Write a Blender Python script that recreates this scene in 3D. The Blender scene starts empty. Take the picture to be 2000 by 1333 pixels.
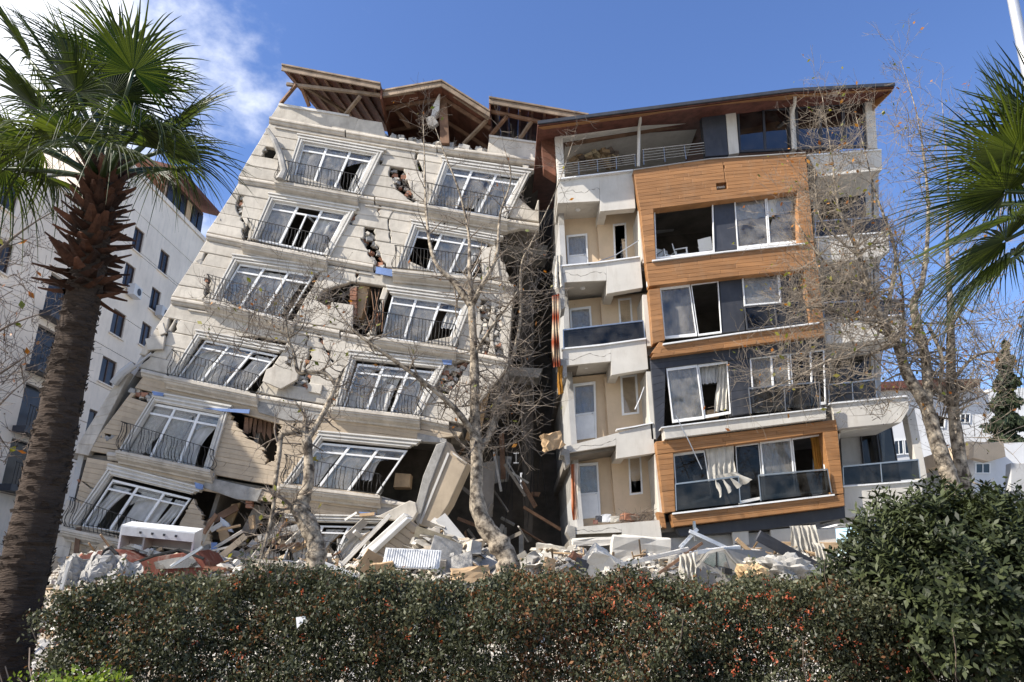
import bpy, math, random
import numpy as np
from mathutils import Vector, Matrix

random.seed(7)
rng = np.random.default_rng(7)
SC = bpy.context.scene
COL = SC.collection
R = math.radians

# ------------------------------------------------------------------ camera
F_PX, PITCH, CAM_Z = 1440.0, R(20.0), 1.6
cam_d = bpy.data.cameras.new("camera")
cam_d.sensor_width = 36.0
cam_d.lens = 36.0 * F_PX / 2000.0
cam_d.clip_end = 3000
cam = bpy.data.objects.new("camera", cam_d)
cam.location = (0, 0, CAM_Z)
cam.rotation_euler = (R(90) + PITCH, 0, 0)
COL.objects.link(cam)
SC.camera = cam

# ------------------------------------------------------------------ light
SUN_AZ, SUN_EL = R(64), R(44)      # sun behind the camera, to the left
sdir = Vector((-math.sin(SUN_AZ) * math.cos(SUN_EL), -math.cos(SUN_AZ) * math.cos(SUN_EL), math.sin(SUN_EL)))
sl = bpy.data.lights.new("sun", 'SUN')
sl.energy = 5.0
sl.angle = R(0.5)
sl.color = (1.0, 0.94, 0.85)
so = bpy.data.objects.new("sun", sl)
so.rotation_euler = sdir.to_track_quat('Z', 'Y').to_euler()
so.location = (-30, -30, 40)
COL.objects.link(so)

W = bpy.data.worlds.new("World")
SC.world = W
W.use_nodes = True
nt = W.node_tree
nt.nodes.clear()
wo = nt.nodes.new("ShaderNodeOutputWorld")
bg = nt.nodes.new("ShaderNodeBackground")
sky = nt.nodes.new("ShaderNodeTexSky")
sky.sky_type = 'NISHITA'
sky.sun_disc = False
sky.sun_elevation = SUN_EL
sky.sun_rotation = math.atan2(sdir.x, sdir.y)
sky.altitude = 80
sky.air_density = 1.0
sky.dust_density = 0.35
sky.ozone_density = 2.2
bg.inputs["Strength"].default_value = 0.14
# drifting cloud: denser toward the west (left), broken up by noise on the sky direction
tc = nt.nodes.new("ShaderNodeTexCoord")
mp = nt.nodes.new("ShaderNodeMapping")
mp.inputs["Location"].default_value = (0.62, 0.3, 0.15)
mp.inputs["Scale"].default_value = (1.0, 1.0, 1.5)
nz = nt.nodes.new("ShaderNodeTexNoise")
nz.inputs["Scale"].default_value = 3.2
nz.inputs["Detail"].default_value = 9
nz.inputs["Roughness"].default_value = 0.58
sep = nt.nodes.new("ShaderNodeSeparateXYZ")
ma = nt.nodes.new("ShaderNodeMath"); ma.operation = 'MULTIPLY_ADD'
ma.inputs[1].default_value = -0.85
ma.inputs[2].default_value = -0.15
ad = nt.nodes.new("ShaderNodeMath"); ad.operation = 'ADD'
mr = nt.nodes.new("ShaderNodeMapRange"); mr.interpolation_type = 'SMOOTHSTEP'
mr.inputs["From Min"].default_value = 0.53
mr.inputs["From Max"].default_value = 0.74
mr.inputs["To Max"].default_value = 0.92
mx = nt.nodes.new("ShaderNodeMix"); mx.data_type = 'RGBA'
mx.inputs["B"].default_value = (6.4, 6.55, 6.9, 1)
hs = nt.nodes.new("ShaderNodeHueSaturation")
hs.inputs["Saturation"].default_value = 1.15
hs.inputs["Hue"].default_value = 0.512
L = nt.links.new
L(tc.outputs["Generated"], mp.inputs["Vector"])
L(mp.outputs["Vector"], nz.inputs["Vector"])
L(tc.outputs["Generated"], sep.inputs[0])
L(sep.outputs["X"], ma.inputs[0])
L(ma.outputs[0], ad.inputs[0])
L(nz.outputs["Fac"], ad.inputs[1])
L(ad.outputs[0], mr.inputs["Value"])
L(mr.outputs["Result"], mx.inputs["Factor"])
L(sky.outputs["Color"], hs.inputs["Color"])
L(hs.outputs["Color"], mx.inputs["A"])
L(mx.outputs["Result"], bg.inputs["Color"])
L(bg.outputs[0], wo.inputs["Surface"])

SC.render.engine = 'CYCLES'
SC.cycles.use_denoising = True
SC.cycles.max_bounces = 6
SC.cycles.transparent_max_bounces = 12
SC.cycles.sample_clamp_indirect = 6
SC.view_settings.view_transform = 'Standard'
SC.view_settings.look = 'None'
SC.view_settings.gamma = 1.0
SC.view_settings.exposure = 0.76
SC.view_settings.use_curve_mapping = False

# ------------------------------------------------------------------ materials
def newmat(name):
    m = bpy.data.materials.new(name)
    m.use_nodes = True
    n = m.node_tree
    return m, n, n.nodes["Principled BSDF"], n.links.new

def mat(name, col, rough=0.8, var=0.18, scale=1.5, bump=0.15, bscale=25, rand=0.0, metal=0.0, dirt=0.0,
        dirtcol=(0.12, 0.10, 0.08), grain=None, spec=0.3, col2=None, attr=False, rp_pos=(0.3, 0.7)):
    """Procedural surface: two scales of noise on the base colour, vertical dirt, bump, per-piece tint."""
    m, n, p, L = newmat(name)
    tc = n.nodes.new("ShaderNodeTexCoord")
    mp = n.nodes.new("ShaderNodeMapping")
    L(tc.outputs["Object"], mp.inputs[0])
    if grain:
        mp.inputs["Scale"].default_value = grain
    nz = n.nodes.new("ShaderNodeTexNoise")
    nz.inputs["Scale"].default_value = scale
    nz.inputs["Detail"].default_value = 8
    nz.inputs["Roughness"].default_value = 0.65
    L(mp.outputs[0], nz.inputs["Vector"])
    c2 = col2 or tuple(max(0, c * (1 - 2 * var)) for c in col)
    c1 = tuple(min(1, c * (1 + var)) for c in col)
    rp = n.nodes.new("ShaderNodeValToRGB")
    rp.color_ramp.elements[0].position = rp_pos[0]
    rp.color_ramp.elements[1].position = rp_pos[1]
    rp.color_ramp.elements[0].color = (*c2, 1)
    rp.color_ramp.elements[1].color = (*c1, 1)
    L(nz.outputs["Fac"], rp.inputs[0])
    out = rp.outputs[0]
    if attr:
        at = n.nodes.new("ShaderNodeAttribute"); at.attribute_name = "tint"
        mm = n.nodes.new("ShaderNodeMix"); mm.data_type = 'RGBA'; mm.blend_type = 'MULTIPLY'
        mm.inputs["Factor"].default_value = 1.0
        L(out, mm.inputs["A"]); L(at.outputs["Color"], mm.inputs["B"])
        out = mm.outputs["Result"]
    if rand:
        oi = n.nodes.new("ShaderNodeObjectInfo")
        mrn = n.nodes.new("ShaderNodeMapRange")
        mrn.inputs["To Min"].default_value = 1 - rand
        mrn.inputs["To Max"].default_value = 1 + rand
        L(oi.outputs["Random"], mrn.inputs["Value"])
        hv = n.nodes.new("ShaderNodeHueSaturation")
        L(mrn.outputs[0], hv.inputs["Value"])
        L(out, hv.inputs["Color"])
        out = hv.outputs[0]
    if dirt:
        mp2 = n.nodes.new("ShaderNodeMapping")
        mp2.inputs["Scale"].default_value = (2.2, 2.2, 0.45)
        L(tc.outputs["Object"], mp2.inputs[0])
        n2 = n.nodes.new("ShaderNodeTexNoise")
        n2.inputs["Scale"].default_value = 1.6
        n2.inputs["Detail"].default_value = 10
        n2.inputs["Roughness"].default_value = 0.72
        L(mp2.outputs[0], n2.inputs["Vector"])
        mr2 = n.nodes.new("ShaderNodeMapRange")
        mr2.inputs["From Min"].default_value = 0.50
        mr2.inputs["From Max"].default_value = 0.78
        mr2.inputs["To Max"].default_value = dirt
        L(n2.outputs["Fac"], mr2.inputs["Value"])
        md = n.nodes.new("ShaderNodeMix"); md.data_type = 'RGBA'
        md.inputs["B"].default_value = (*dirtcol, 1)
        L(mr2.outputs[0], md.inputs["Factor"]); L(out, md.inputs["A"])
        out = md.outputs["Result"]
    L(out, p.inputs["Base Color"])
    p.inputs["Roughness"].default_value = rough
    p.inputs["Metallic"].default_value = metal
    p.inputs["Specular IOR Level"].default_value = spec
    if bump:
        n3 = n.nodes.new("ShaderNodeTexNoise")
        n3.inputs["Scale"].default_value = bscale
        n3.inputs["Detail"].default_value = 6
        L(mp.outputs[0], n3.inputs["Vector"])
        bp = n.nodes.new("ShaderNodeBump")
        bp.inputs["Strength"].default_value = bump
        bp.inputs["Distance"].default_value = 0.02
        L(n3.outputs["Fac"], bp.inputs["Height"])
        L(bp.outputs[0], p.inputs["Normal"])
    return m

def glass(name, tint, refl, rough=0.015, dust=0.0, gcol=0.95):
    """Thin window glass: see-through tint plus mirror reflection, a film of dust."""
    m, n, p, L = newmat(name)
    out = n.nodes["Material Output"]
    tr = n.nodes.new("ShaderNodeBsdfTransparent"); tr.inputs[0].default_value = (*tint, 1)
    gl = n.nodes.new("ShaderNodeBsdfGlossy"); gl.inputs["Roughness"].default_value = rough
    gl.inputs["Color"].default_value = (gcol, gcol, gcol, 1)
    fr = n.nodes.new("ShaderNodeFresnel"); fr.inputs[0].default_value = 1.38
    ad = n.nodes.new("ShaderNodeMath"); ad.operation = 'ADD'; ad.use_clamp = True
    ad.inputs[1].default_value = refl
    L(fr.outputs[0], ad.inputs[0])
    mx = n.nodes.new("ShaderNodeMixShader")
    L(ad.outputs[0], mx.inputs[0]); L(tr.outputs[0], mx.inputs[1]); L(gl.outputs[0], mx.inputs[2])
    tc = n.nodes.new("ShaderNodeTexCoord")
    nz = n.nodes.new("ShaderNodeTexNoise"); nz.inputs["Scale"].default_value = 2.0; nz.inputs["Detail"].default_value = 9
    L(tc.outputs["Object"], nz.inputs["Vector"])
    mr = n.nodes.new("ShaderNodeMapRange"); mr.inputs["From Min"].default_value = 0.35; mr.inputs["From Max"].default_value = 0.75
    mr.inputs["To Max"].default_value = dust
    L(nz.outputs["Fac"], mr.inputs["Value"])
    df = n.nodes.new("ShaderNodeBsdfDiffuse"); df.inputs[0].default_value = (0.45, 0.42, 0.38, 1)
    m2 = n.nodes.new("ShaderNodeMixShader")
    L(mr.outputs[0], m2.inputs[0]); L(mx.outputs[0], m2.inputs[1]); L(df.outputs[0], m2.inputs[2])
    bp = n.nodes.new("ShaderNodeBump"); bp.inputs["Strength"].default_value = 0.02; bp.inputs["Distance"].default_value = 0.05
    n4 = n.nodes.new("ShaderNodeTexNoise"); n4.inputs["Scale"].default_value = 1.2
    L(tc.outputs["Object"], n4.inputs["Vector"]); L(n4.outputs["Fac"], bp.inputs["Height"]); L(bp.outputs[0], gl.inputs["Normal"])
    L(m2.outputs[0], out.inputs["Surface"])
    return m

def cloth(name, col, trans=0.4, stripes=None, var=0.12):
    m, n, p, L = newmat(name)
    out = n.nodes["Material Output"]
    tc = n.nodes.new("ShaderNodeTexCoord")
    nz = n.nodes.new("ShaderNodeTexNoise"); nz.inputs["Scale"].default_value = 3; nz.inputs["Detail"].default_value = 8
    L(tc.outputs["Object"], nz.inputs["Vector"])
    rp = n.nodes.new("ShaderNodeValToRGB")
    rp.color_ramp.elements[0].position = 0.3; rp.color_ramp.elements[1].position = 0.7
    rp.color_ramp.elements[0].color = (*[c * (1 - 2 * var) for c in col], 1)
    rp.color_ramp.elements[1].color = (*[min(1, c * (1 + var)) for c in col], 1)
    L(nz.outputs["Fac"], rp.inputs[0])
    c = rp.outputs[0]
    if stripes:
        wv = n.nodes.new("ShaderNodeTexWave"); wv.inputs["Scale"].default_value = stripes[1]
        wv.inputs["Distortion"].default_value = 1.5; wv.bands_direction = stripes[2]
        wv.inputs["Detail"].default_value = 3
        L(tc.outputs["Object"], wv.inputs["Vector"])
        mm = n.nodes.new("ShaderNodeMix"); mm.data_type = 'RGBA'; mm.inputs["B"].default_value = (*stripes[0], 1)
        L(wv.outputs["Fac"], mm.inputs["Factor"]); L(c, mm.inputs["A"]); c = mm.outputs["Result"]
    df = n.nodes.new("ShaderNodeBsdfDiffuse"); tl = n.nodes.new("ShaderNodeBsdfTranslucent")
    L(c, df.inputs[0]); L(c, tl.inputs[0])
    mx = n.nodes.new("ShaderNodeMixShader"); mx.inputs[0].default_value = trans
    L(df.outputs[0], mx.inputs[1]); L(tl.outputs[0], mx.inputs[2]); L(mx.outputs[0], out.inputs["Surface"])
    return m

def leafmat(name, c1, c2, trans=0.3, rough=0.45, scale=2.5, gloss=0.25):
    m, n, p, L = newmat(name)
    out = n.nodes["Material Output"]
    tc = n.nodes.new("ShaderNodeTexCoord")
    nz = n.nodes.new("ShaderNodeTexNoise"); nz.inputs["Scale"].default_value = scale; nz.inputs["Detail"].default_value = 5
    L(tc.outputs["Object"], nz.inputs["Vector"])
    at = n.nodes.new("ShaderNodeAttribute"); at.attribute_name = "tint"
    ad = n.nodes.new("ShaderNodeMath"); ad.operation = 'MULTIPLY_ADD'; ad.inputs[1].default_value = 0.8; ad.inputs[2].default_value = -0.4
    L(at.outputs["Fac"], ad.inputs[0])
    a2 = n.nodes.new("ShaderNodeMath"); L(nz.outputs["Fac"], a2.inputs[0]); L(ad.outputs[0], a2.inputs[1])
    rp = n.nodes.new("ShaderNodeValToRGB")
    rp.color_ramp.elements[0].position = 0.25; rp.color_ramp.elements[1].position = 0.8
    rp.color_ramp.elements[0].color = (*c1, 1); rp.color_ramp.elements[1].color = (*c2, 1)
    L(a2.outputs[0], rp.inputs[0])
    L(rp.outputs[0], p.inputs["Base Color"])
    p.inputs["Roughness"].default_value = rough
    p.inputs["Specular IOR Level"].default_value = gloss
    tl = n.nodes.new("ShaderNodeBsdfTranslucent")
    hv = n.nodes.new("ShaderNodeHueSaturation"); hv.inputs["Value"].default_value = 1.5; hv.inputs["Saturation"].default_value = 1.15
    L(rp.outputs[0], hv.inputs["Color"]); L(hv.outputs[0], tl.inputs[0])
    mx = n.nodes.new("ShaderNodeMixShader"); mx.inputs[0].default_value = trans
    L(p.outputs[0], mx.inputs[1]); L(tl.outputs[0], mx.inputs[2]); L(mx.outputs[0], out.inputs["Surface"])
    return m

MT = dict(
    cream=mat("cream_render", (0.52, 0.475, 0.405), 0.9, 0.15, 1.3, 0.25, 30, rand=0.10, dirt=0.6, dirtcol=(0.24, 0.20, 0.16)),
    cornice=mat("cornice_render", (0.50, 0.455, 0.39), 0.88, 0.15, 1.4, 0.2, 30, rand=0.06, dirt=0.7, dirtcol=(0.2, 0.165, 0.13)),
    siding=mat("tan_siding", (0.44, 0.355, 0.255), 0.8, 0.10, 1.6, 0.15, 30, rand=0.10, dirt=0.35, dirtcol=(0.2, 0.15, 0.11)),
    trim=mat("white_trim", (0.58, 0.555, 0.51), 0.75, 0.10, 2.0, 0.08, 30, rand=0.05, dirt=0.38, dirtcol=(0.26, 0.23, 0.19)),
    pvc=mat("white_pvc", (0.74, 0.74, 0.73), 0.42, 0.06, 3, 0.02, 10, dirt=0.22, dirtcol=(0.3, 0.28, 0.25), spec=0.5),
    concrete=mat("bare_concrete", (0.33, 0.315, 0.29), 0.92, 0.2, 2.2, 0.5, 22, rand=0.1, dirt=0.3),
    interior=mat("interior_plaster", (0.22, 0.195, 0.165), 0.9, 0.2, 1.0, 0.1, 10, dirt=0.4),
    darkint=mat("shadowy_interior", (0.10, 0.085, 0.07), 0.9, 0.3, 1.0, 0.1, 10),  # darker than the interior plaster, shade of deep rooms put into the colour
    brick=mat("hollow_brick", (0.30, 0.145, 0.09), 0.92, 0.2, 6, 0.5, 30, rand=0.2, dirt=0.3),
    timber=mat("roof_timber", (0.20, 0.115, 0.07), 0.8, 0.25, 2, 0.2, 20, rand=0.25, grain=(1, 1, 1)),
    fascia=mat("weathered_fascia", (0.27, 0.20, 0.14), 0.75, 0.25, 2.2, 0.2, 18, rand=0.12, dirt=0.4),
    board=mat("roof_boarding", (0.15, 0.06, 0.035), 0.8, 0.25, 2.0, 0.2, 14, rand=0.2),
    tile=mat("roof_tile", (0.13, 0.05, 0.035), 0.8, 0.25, 3, 0.2, 20, rand=0.1),
    wood=mat("orange_wood_cladding", (0.32, 0.155, 0.06), 0.6, 0.17, 2.0, 0.08, 12, rand=0.14, grain=(0.35, 1, 5.0), spec=0.35, dirt=0.35, dirtcol=(0.30, 0.20, 0.12)),
    whiter=mat("white_render", (0.56, 0.53, 0.475), 0.88, 0.08, 1.0, 0.15, 35, rand=0.04, dirt=0.55, dirtcol=(0.32, 0.275, 0.22)),
    peach=mat("peach_render", (0.60, 0.465, 0.32), 0.88, 0.08, 0.9, 0.12, 35, dirt=0.25, dirtcol=(0.34, 0.26, 0.18)),
    anthra=mat("anthracite_panel", (0.042, 0.045, 0.055), 0.5, 0.15, 1.5, 0.05, 15, rand=0.1, dirt=0.25, dirtcol=(0.14, 0.13, 0.12)),
    steel=mat("brushed_steel", (0.42, 0.42, 0.42), 0.35, 0.1, 3, 0.03, 30, metal=0.9),
    iron=mat("black_iron", (0.022, 0.02, 0.02), 0.55, 0.3, 6, 0.1, 40, spec=0.4),
    greyw=mat("grey_render", (0.42, 0.415, 0.405), 0.9, 0.10, 0.8, 0.15, 30, rand=0.05, dirt=0.35, dirtcol=(0.22, 0.2, 0.18)),
    leftw=mat("pale_block_render", (0.78, 0.685, 0.575), 0.9, 0.09, 0.35, 0.12, 12, rand=0.03, dirt=0.35, dirtcol=(0.34, 0.31, 0.28)),
    farw=mat("far_white_render", (0.62, 0.62, 0.62), 0.9, 0.08, 0.4, 0.1, 12, rand=0.04, dirt=0.2, dirtcol=(0.35, 0.33, 0.3)),
    brownfr=mat("brown_window_frame", (0.06, 0.035, 0.025), 0.6, 0.2, 3, 0.05, 20),
    rubble=mat("rubble_concrete", (0.52, 0.49, 0.44), 0.95, 0.22, 3.0, 0.5, 18, attr=True),
    mound=mat("rubble_dust", (0.40, 0.365, 0.315), 0.97, 0.28, 2.2, 0.9, 9, dirt=0.3),
    splinter=mat("rubble_timber", (0.36, 0.25, 0.15), 0.85, 0.3, 4.0, 0.2, 20, attr=True, grain=(1, 1, 1)),
    blue=mat("blue_insulation", (0.17, 0.25, 0.46), 0.8, 0.15, 3, 0.1, 20),
    foam=mat("yellow_foam", (0.52, 0.37, 0.21), 0.95, 0.2, 4, 0.6, 12),
    redp=mat("dusty_red_paint", (0.15, 0.042, 0.026), 0.7, 0.25, 2.5, 0.1, 10, dirt=0.9, dirtcol=(0.3, 0.26, 0.22)),
    carg=mat("dusty_grey_paint", (0.23, 0.22, 0.20), 0.5, 0.15, 2.2, 0.05, 10, dirt=0.6, dirtcol=(0.36, 0.33, 0.28), spec=0.4),
    rubber=mat("black_rubber", (0.02, 0.02, 0.02), 0.8, 0.2, 5, 0.2, 30),
    metalw=mat("white_enamel", (0.62, 0.63, 0.64), 0.65, 0.07, 2, 0.05, 8, dirt=0.45, dirtcol=(0.35, 0.32, 0.28), spec=0.2),
    card=mat("tan_board", (0.45, 0.31, 0.18), 0.8, 0.15, 2, 0.1, 15, rand=0.1, dirt=0.3),
    ground=mat("dusty_pavement", (0.40, 0.385, 0.36), 0.92, 0.18, 0.8, 0.25, 14, dirt=0.2),
    asphalt=mat("asphalt", (0.075, 0.073, 0.07), 0.9, 0.25, 1.2, 0.4, 60, dirt=0.3, dirtcol=(0.22, 0.2, 0.18)),
    soil=mat("garden_soil", (0.09, 0.065, 0.045), 0.97, 0.3, 2, 0.8, 20),
    kerb=mat("kerb_stone", (0.38, 0.37, 0.35), 0.9, 0.15, 2, 0.3, 20, rand=0.1),
    pipe=mat("galvanised_pole", (0.50, 0.51, 0.52), 0.45, 0.08, 2, 0.03, 20, metal=0.5),
    plane=mat("plane_bark", (0.34, 0.285, 0.215), 0.92, 0.15, 5.5, 0.7, 16, col2=(0.06, 0.046, 0.034), rp_pos=(.40, .60)),
    twig=mat("twig_bark", (0.23, 0.19, 0.15), 0.9, 0.2, 6.0, 0.2, 30, col2=(0.09, 0.07, 0.055)),
    twig_sunlit=mat("sunlit_twig_bark", (0.27, 0.225, 0.175), 0.9, 0.2, 6.0, 0.2, 30, col2=(0.11, 0.088, 0.066)),  # paler copy of the twig bark, sunlight put into the colour
    twigd=mat("dark_twig_bark", (0.17, 0.13, 0.10), 0.9, 0.2, 6.0, 0.2, 30),
    palmbark=mat("palm_bark", (0.052, 0.036, 0.026), 0.95, 0.3, 7.0, 1.0, 26, grain=(0.7, 0.7, 3.6), col2=(0.03, 0.02, 0.014)),  # albedo lowered to carry the shade on the trunk
    boot=mat("palm_leaf_base", (0.080, 0.034, 0.019), 0.85, 0.4, 6, 0.6, 30, rand=0.6),
    curtain=cloth("net_curtain", (0.78, 0.765, 0.73), 0.45),
    drape=cloth("cream_drape", (0.60, 0.50, 0.33), 0.3),
    tarp=cloth("dusty_white_sheet", (0.66, 0.62, 0.54), 0.25),
    striped=cloth("striped_curtain", (0.68, 0.6, 0.5), 0.15, stripes=((0.33, 0.09, 0.03), 1.1, 'X')),
    rug=cloth("patterned_rug", (0.5, 0.4, 0.28), 0.0, stripes=((0.25, 0.06, 0.03), 0.35, 'Z')),
    blind=cloth("roller_blind", (0.7, 0.7, 0.69), 0.2, var=0.04),
    amber=cloth("amber_drape", (0.45, 0.22, 0.05), 0.3),
    glass=glass("window_glass", (0.90, 0.91, 0.91), 0.02, dust=0.42, gcol=0.8),
    glassd=glass("tinted_glass", (0.14, 0.155, 0.17), 0.0, dust=0.10),
    glassb=glass("dark_blue_glass", (0.05, 0.08, 0.14), 0.03, dust=0.05),
    glassf=glass("far_glass", (0.22, 0.24, 0.26), 0.0, dust=0.15, gcol=0.35),
    darkpane=mat("dark_window_pane", (0.035, 0.037, 0.045), 0.25, 0.3, 0.6, 0.0, 10, spec=0.25, rand=0.5),
    dust=mat("grey_dusty_debris", (0.36, 0.345, 0.32), 0.95, 0.25, 3, 0.4, 14, dirt=0.4),
    carglass=glass("dusty_car_glass", (0.25, 0.25, 0.25), 0.10, dust=0.75),
    hedge=leafmat("hedge_leaf", (0.016, 0.022, 0.010), (0.105, 0.108, 0.056), 0.2, 0.5, 2.2, 0.35),
    hedgeb=leafmat("dry_hedge_leaf", (0.10, 0.045, 0.020), (0.24, 0.12, 0.055), 0.25, 0.6, 2.0),
    bloom=leafmat("red_blossom", (0.26, 0.05, 0.025), (0.52, 0.15, 0.075), 0.3, 0.6, 6.0),
    shrub=leafmat("glossy_leaf", (0.009, 0.014, 0.005), (0.058, 0.070, 0.027), 0.12, 0.5, 1.6, 0.25),
    palm=leafmat("palm_leaf", (0.010, 0.020, 0.005), (0.076, 0.096, 0.019), 0.42, 0.5, 1.2, 0.4),
    petiole=leafmat("palm_petiole", (0.03, 0.05, 0.014), (0.09, 0.12, 0.035), 0.1, 0.4, 2.0, 0.4),
    leafg=leafmat("autumn_leaf_green", (0.10, 0.12, 0.02), (0.26, 0.23, 0.05), 0.35),
    leafo=leafmat("autumn_leaf_orange", (0.25, 0.08, 0.015), (0.42, 0.19, 0.04), 0.3),
    seed=leafmat("seed_ball", (0.03, 0.02, 0.012), (0.08, 0.055, 0.03), 0.0, 0.9),
    bush=leafmat("bright_bush_leaf", (0.06, 0.10, 0.015), (0.24, 0.30, 0.05), 0.3),
    conifer=leafmat("conifer_needles", (0.012, 0.022, 0.012), (0.055, 0.07, 0.035), 0.1, 0.7),
    chair=mat("white_plastic", (0.72, 0.72, 0.70), 0.4, 0.05, 2, 0.02, 10, spec=0.5),
)

# ------------------------------------------------------------------ geometry helpers
CP, SP = math.cos(PITCH), math.sin(PITCH)
def ray(px, py):
    a = (px - 1000.0) / F_PX
    b = (666.5 - py) / F_PX
    return Vector((a, -b * SP + CP, b * CP + SP))
CAMP = Vector((0, 0, CAM_Z))
def P(px, py, Y):
    """Point of the facade plane y = Y."""
    d = ray(px, py)
    return CAMP + d * (Y / d.y)
def PG(px, py, z):
    d = ray(px, py)
    return CAMP + d * ((z - CAM_Z) / d.z)
def lerp(a, b, t): return (a[0] + (b[0] - a[0]) * t, a[1] + (b[1] - a[1]) * t)
def bil(q, u, v): return lerp(lerp(q[0], q[1], u), lerp(q[3], q[2], u), v)
def sub(q, u0, v0, u1, v1): return [bil(q, u0, v0), bil(q, u1, v0), bil(q, u1, v1), bil(q, u0, v1)]

ORIG = {}
class M:
    def __init__(s): s.v = []; s.f = []; s.t = []
    def add(s, vs, fs, tint=None):
        b = len(s.v)
        s.v.extend([tuple(x) for x in vs])
        s.f.extend([tuple(i + b for i in f) for f in fs])
        if tint is not None: s.t.extend([tint] * len(vs))
    def ext(s, front, vec, cham=0.0, tint=None):
        """Extrude a roughly upright polygon (front, world points) by vec; cham bevels its front rim."""
        n = len(front); vec = Vector(vec)
        back = [p + vec for p in front]
        if cham > 0:
            ins = inset(front, cham)
            d = vec.normalized() * cham
            rim = [p + d for p in front]
            vs = list(ins) + rim + back
            fs = [tuple(range(n))]
            for i in range(n):
                j = (i + 1) % n
                fs += [(i, j, n + j, n + i), (n + i, n + j, 2 * n + j, 2 * n + i)]
            fs.append(tuple(range(3 * n - 1, 2 * n - 1, -1)))
        else:
            vs = list(front) + back
            fs = [tuple(range(n)), tuple(range(2 * n - 1, n - 1, -1))]
            for i in range(n):
                j = (i + 1) % n
                fs.append((i, n + i, n + j, j))
        s.add(vs, fs, tint)
    def box(s, c, size, rot=None, tint=None, taper=1.0):
        hx, hy, hz = [k / 2 for k in size]
        vs = []
        for z, t in ((-hz, 1.0), (hz, taper)):
            for x, y in ((-hx, -hy), (hx, -hy), (hx, hy), (-hx, hy)):
                p = Vector((x * t, y * t, z))
                if rot is not None: p = rot @ p
                vs.append(Vector(c) + p)
        s.add(vs, [(3, 2, 1, 0), (4, 5, 6, 7), (0, 1, 5, 4), (1, 2, 6, 5), (2, 3, 7, 6), (3, 0, 4, 7)], tint)
    def beam(s, a, b, w, h, up=(0, 0, 1), tint=None):
        a = Vector(a); b = Vector(b); d = (b - a).normalized()
        x = d.cross(Vector(up))
        if x.length < 1e-4: x = Vector((1, 0, 0))
        x.normalize(); z = x.cross(d)
        vs = [p + x * (i * w / 2) + z * (j * h / 2) for p in (a, b) for i, j in ((-1, -1), (1, -1), (1, 1), (-1, 1))]
        s.add(vs, [(3, 2, 1, 0), (4, 5, 6, 7), (0, 1, 5, 4), (1, 2, 6, 5), (2, 3, 7, 6), (3, 0, 4, 7)], tint)
    def tube(s, pts, rad, n=6, cap=True):
        pts = [Vector(p) for p in pts]
        k = len(pts)
        if not hasattr(rad, '__len__'): rad = [rad] * k
        ref = None; vs = []
        for i, p in enumerate(pts):
            d = (pts[min(i + 1, k - 1)] - pts[max(i - 1, 0)])
            if d.length < 1e-9: d = Vector((0, 0, 1))
            d.normalize()
            if ref is None:
                ref = Vector((1, 0, 0)) if abs(d.x) < 0.8 else Vector((0, 1, 0))
            x = (ref - d * ref.dot(d)).normalized(); ref = x
            y = d.cross(x)
            for j in range(n):
                a = 2 * math.pi * j / n
                vs.append(p + (x * math.cos(a) + y * math.sin(a)) * rad[i])
        fs = []
        for i in range(k - 1):
            for j in range(n):
                j2 = (j + 1) % n
                fs.append((i * n + j, i * n + j2, (i + 1) * n + j2, (i + 1) * n + j))
        if cap:
            fs.append(tuple(range(n - 1, -1, -1))); fs.append(tuple(range((k - 1) * n, k * n)))
        s.add(vs, fs)
    def grid(s, fn, nu, nv):
        vs = [fn(i / nu, j / nv) for j in range(nv + 1) for i in range(nu + 1)]
        fs = [(j * (nu + 1) + i, j * (nu + 1) + i + 1, (j + 1) * (nu + 1) + i + 1, (j + 1) * (nu + 1) + i) for j in range(nv) for i in range(nu)]
        s.add(vs, fs)
    def build(s, name, m, parent=None, smooth=False, kind=None):
        return mesh_obj(name, s.v, s.f, m, parent, smooth, kind, s.t if s.t and len(s.t) == len(s.v) else None)

def mesh_obj(name, v, f, m, parent=None, smooth=False, kind=None, tint=None):
    o0 = ORIG.get(parent.name, Vector((0, 0, 0))) if parent else Vector((0, 0, 0))
    me = bpy.data.meshes.new(name)
    if o0.length > 0:
        a = np.array([tuple(x) for x in v], dtype=np.float64) - np.array(o0)
        v = a.tolist()
    me.from_pydata([tuple(x) for x in v], [], f)
    if tint is not None:
        at = me.color_attributes.new("tint", 'FLOAT_COLOR', 'POINT')
        arr = np.array([(t[0], t[1], t[2], 1.0) for t in tint], dtype=np.float32)
        at.data.foreach_set("color", arr.ravel())
    if smooth:
        me.polygons.foreach_set("use_smooth", [True] * len(me.polygons))
    me.materials.append(MT[m] if isinstance(m, str) else m)
    o = bpy.data.objects.new(name, me)
    COL.objects.link(o)
    if parent:
        o.parent = parent
        ORIG[o.name] = o0
    if kind: o["kind"] = kind
    return o

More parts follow.
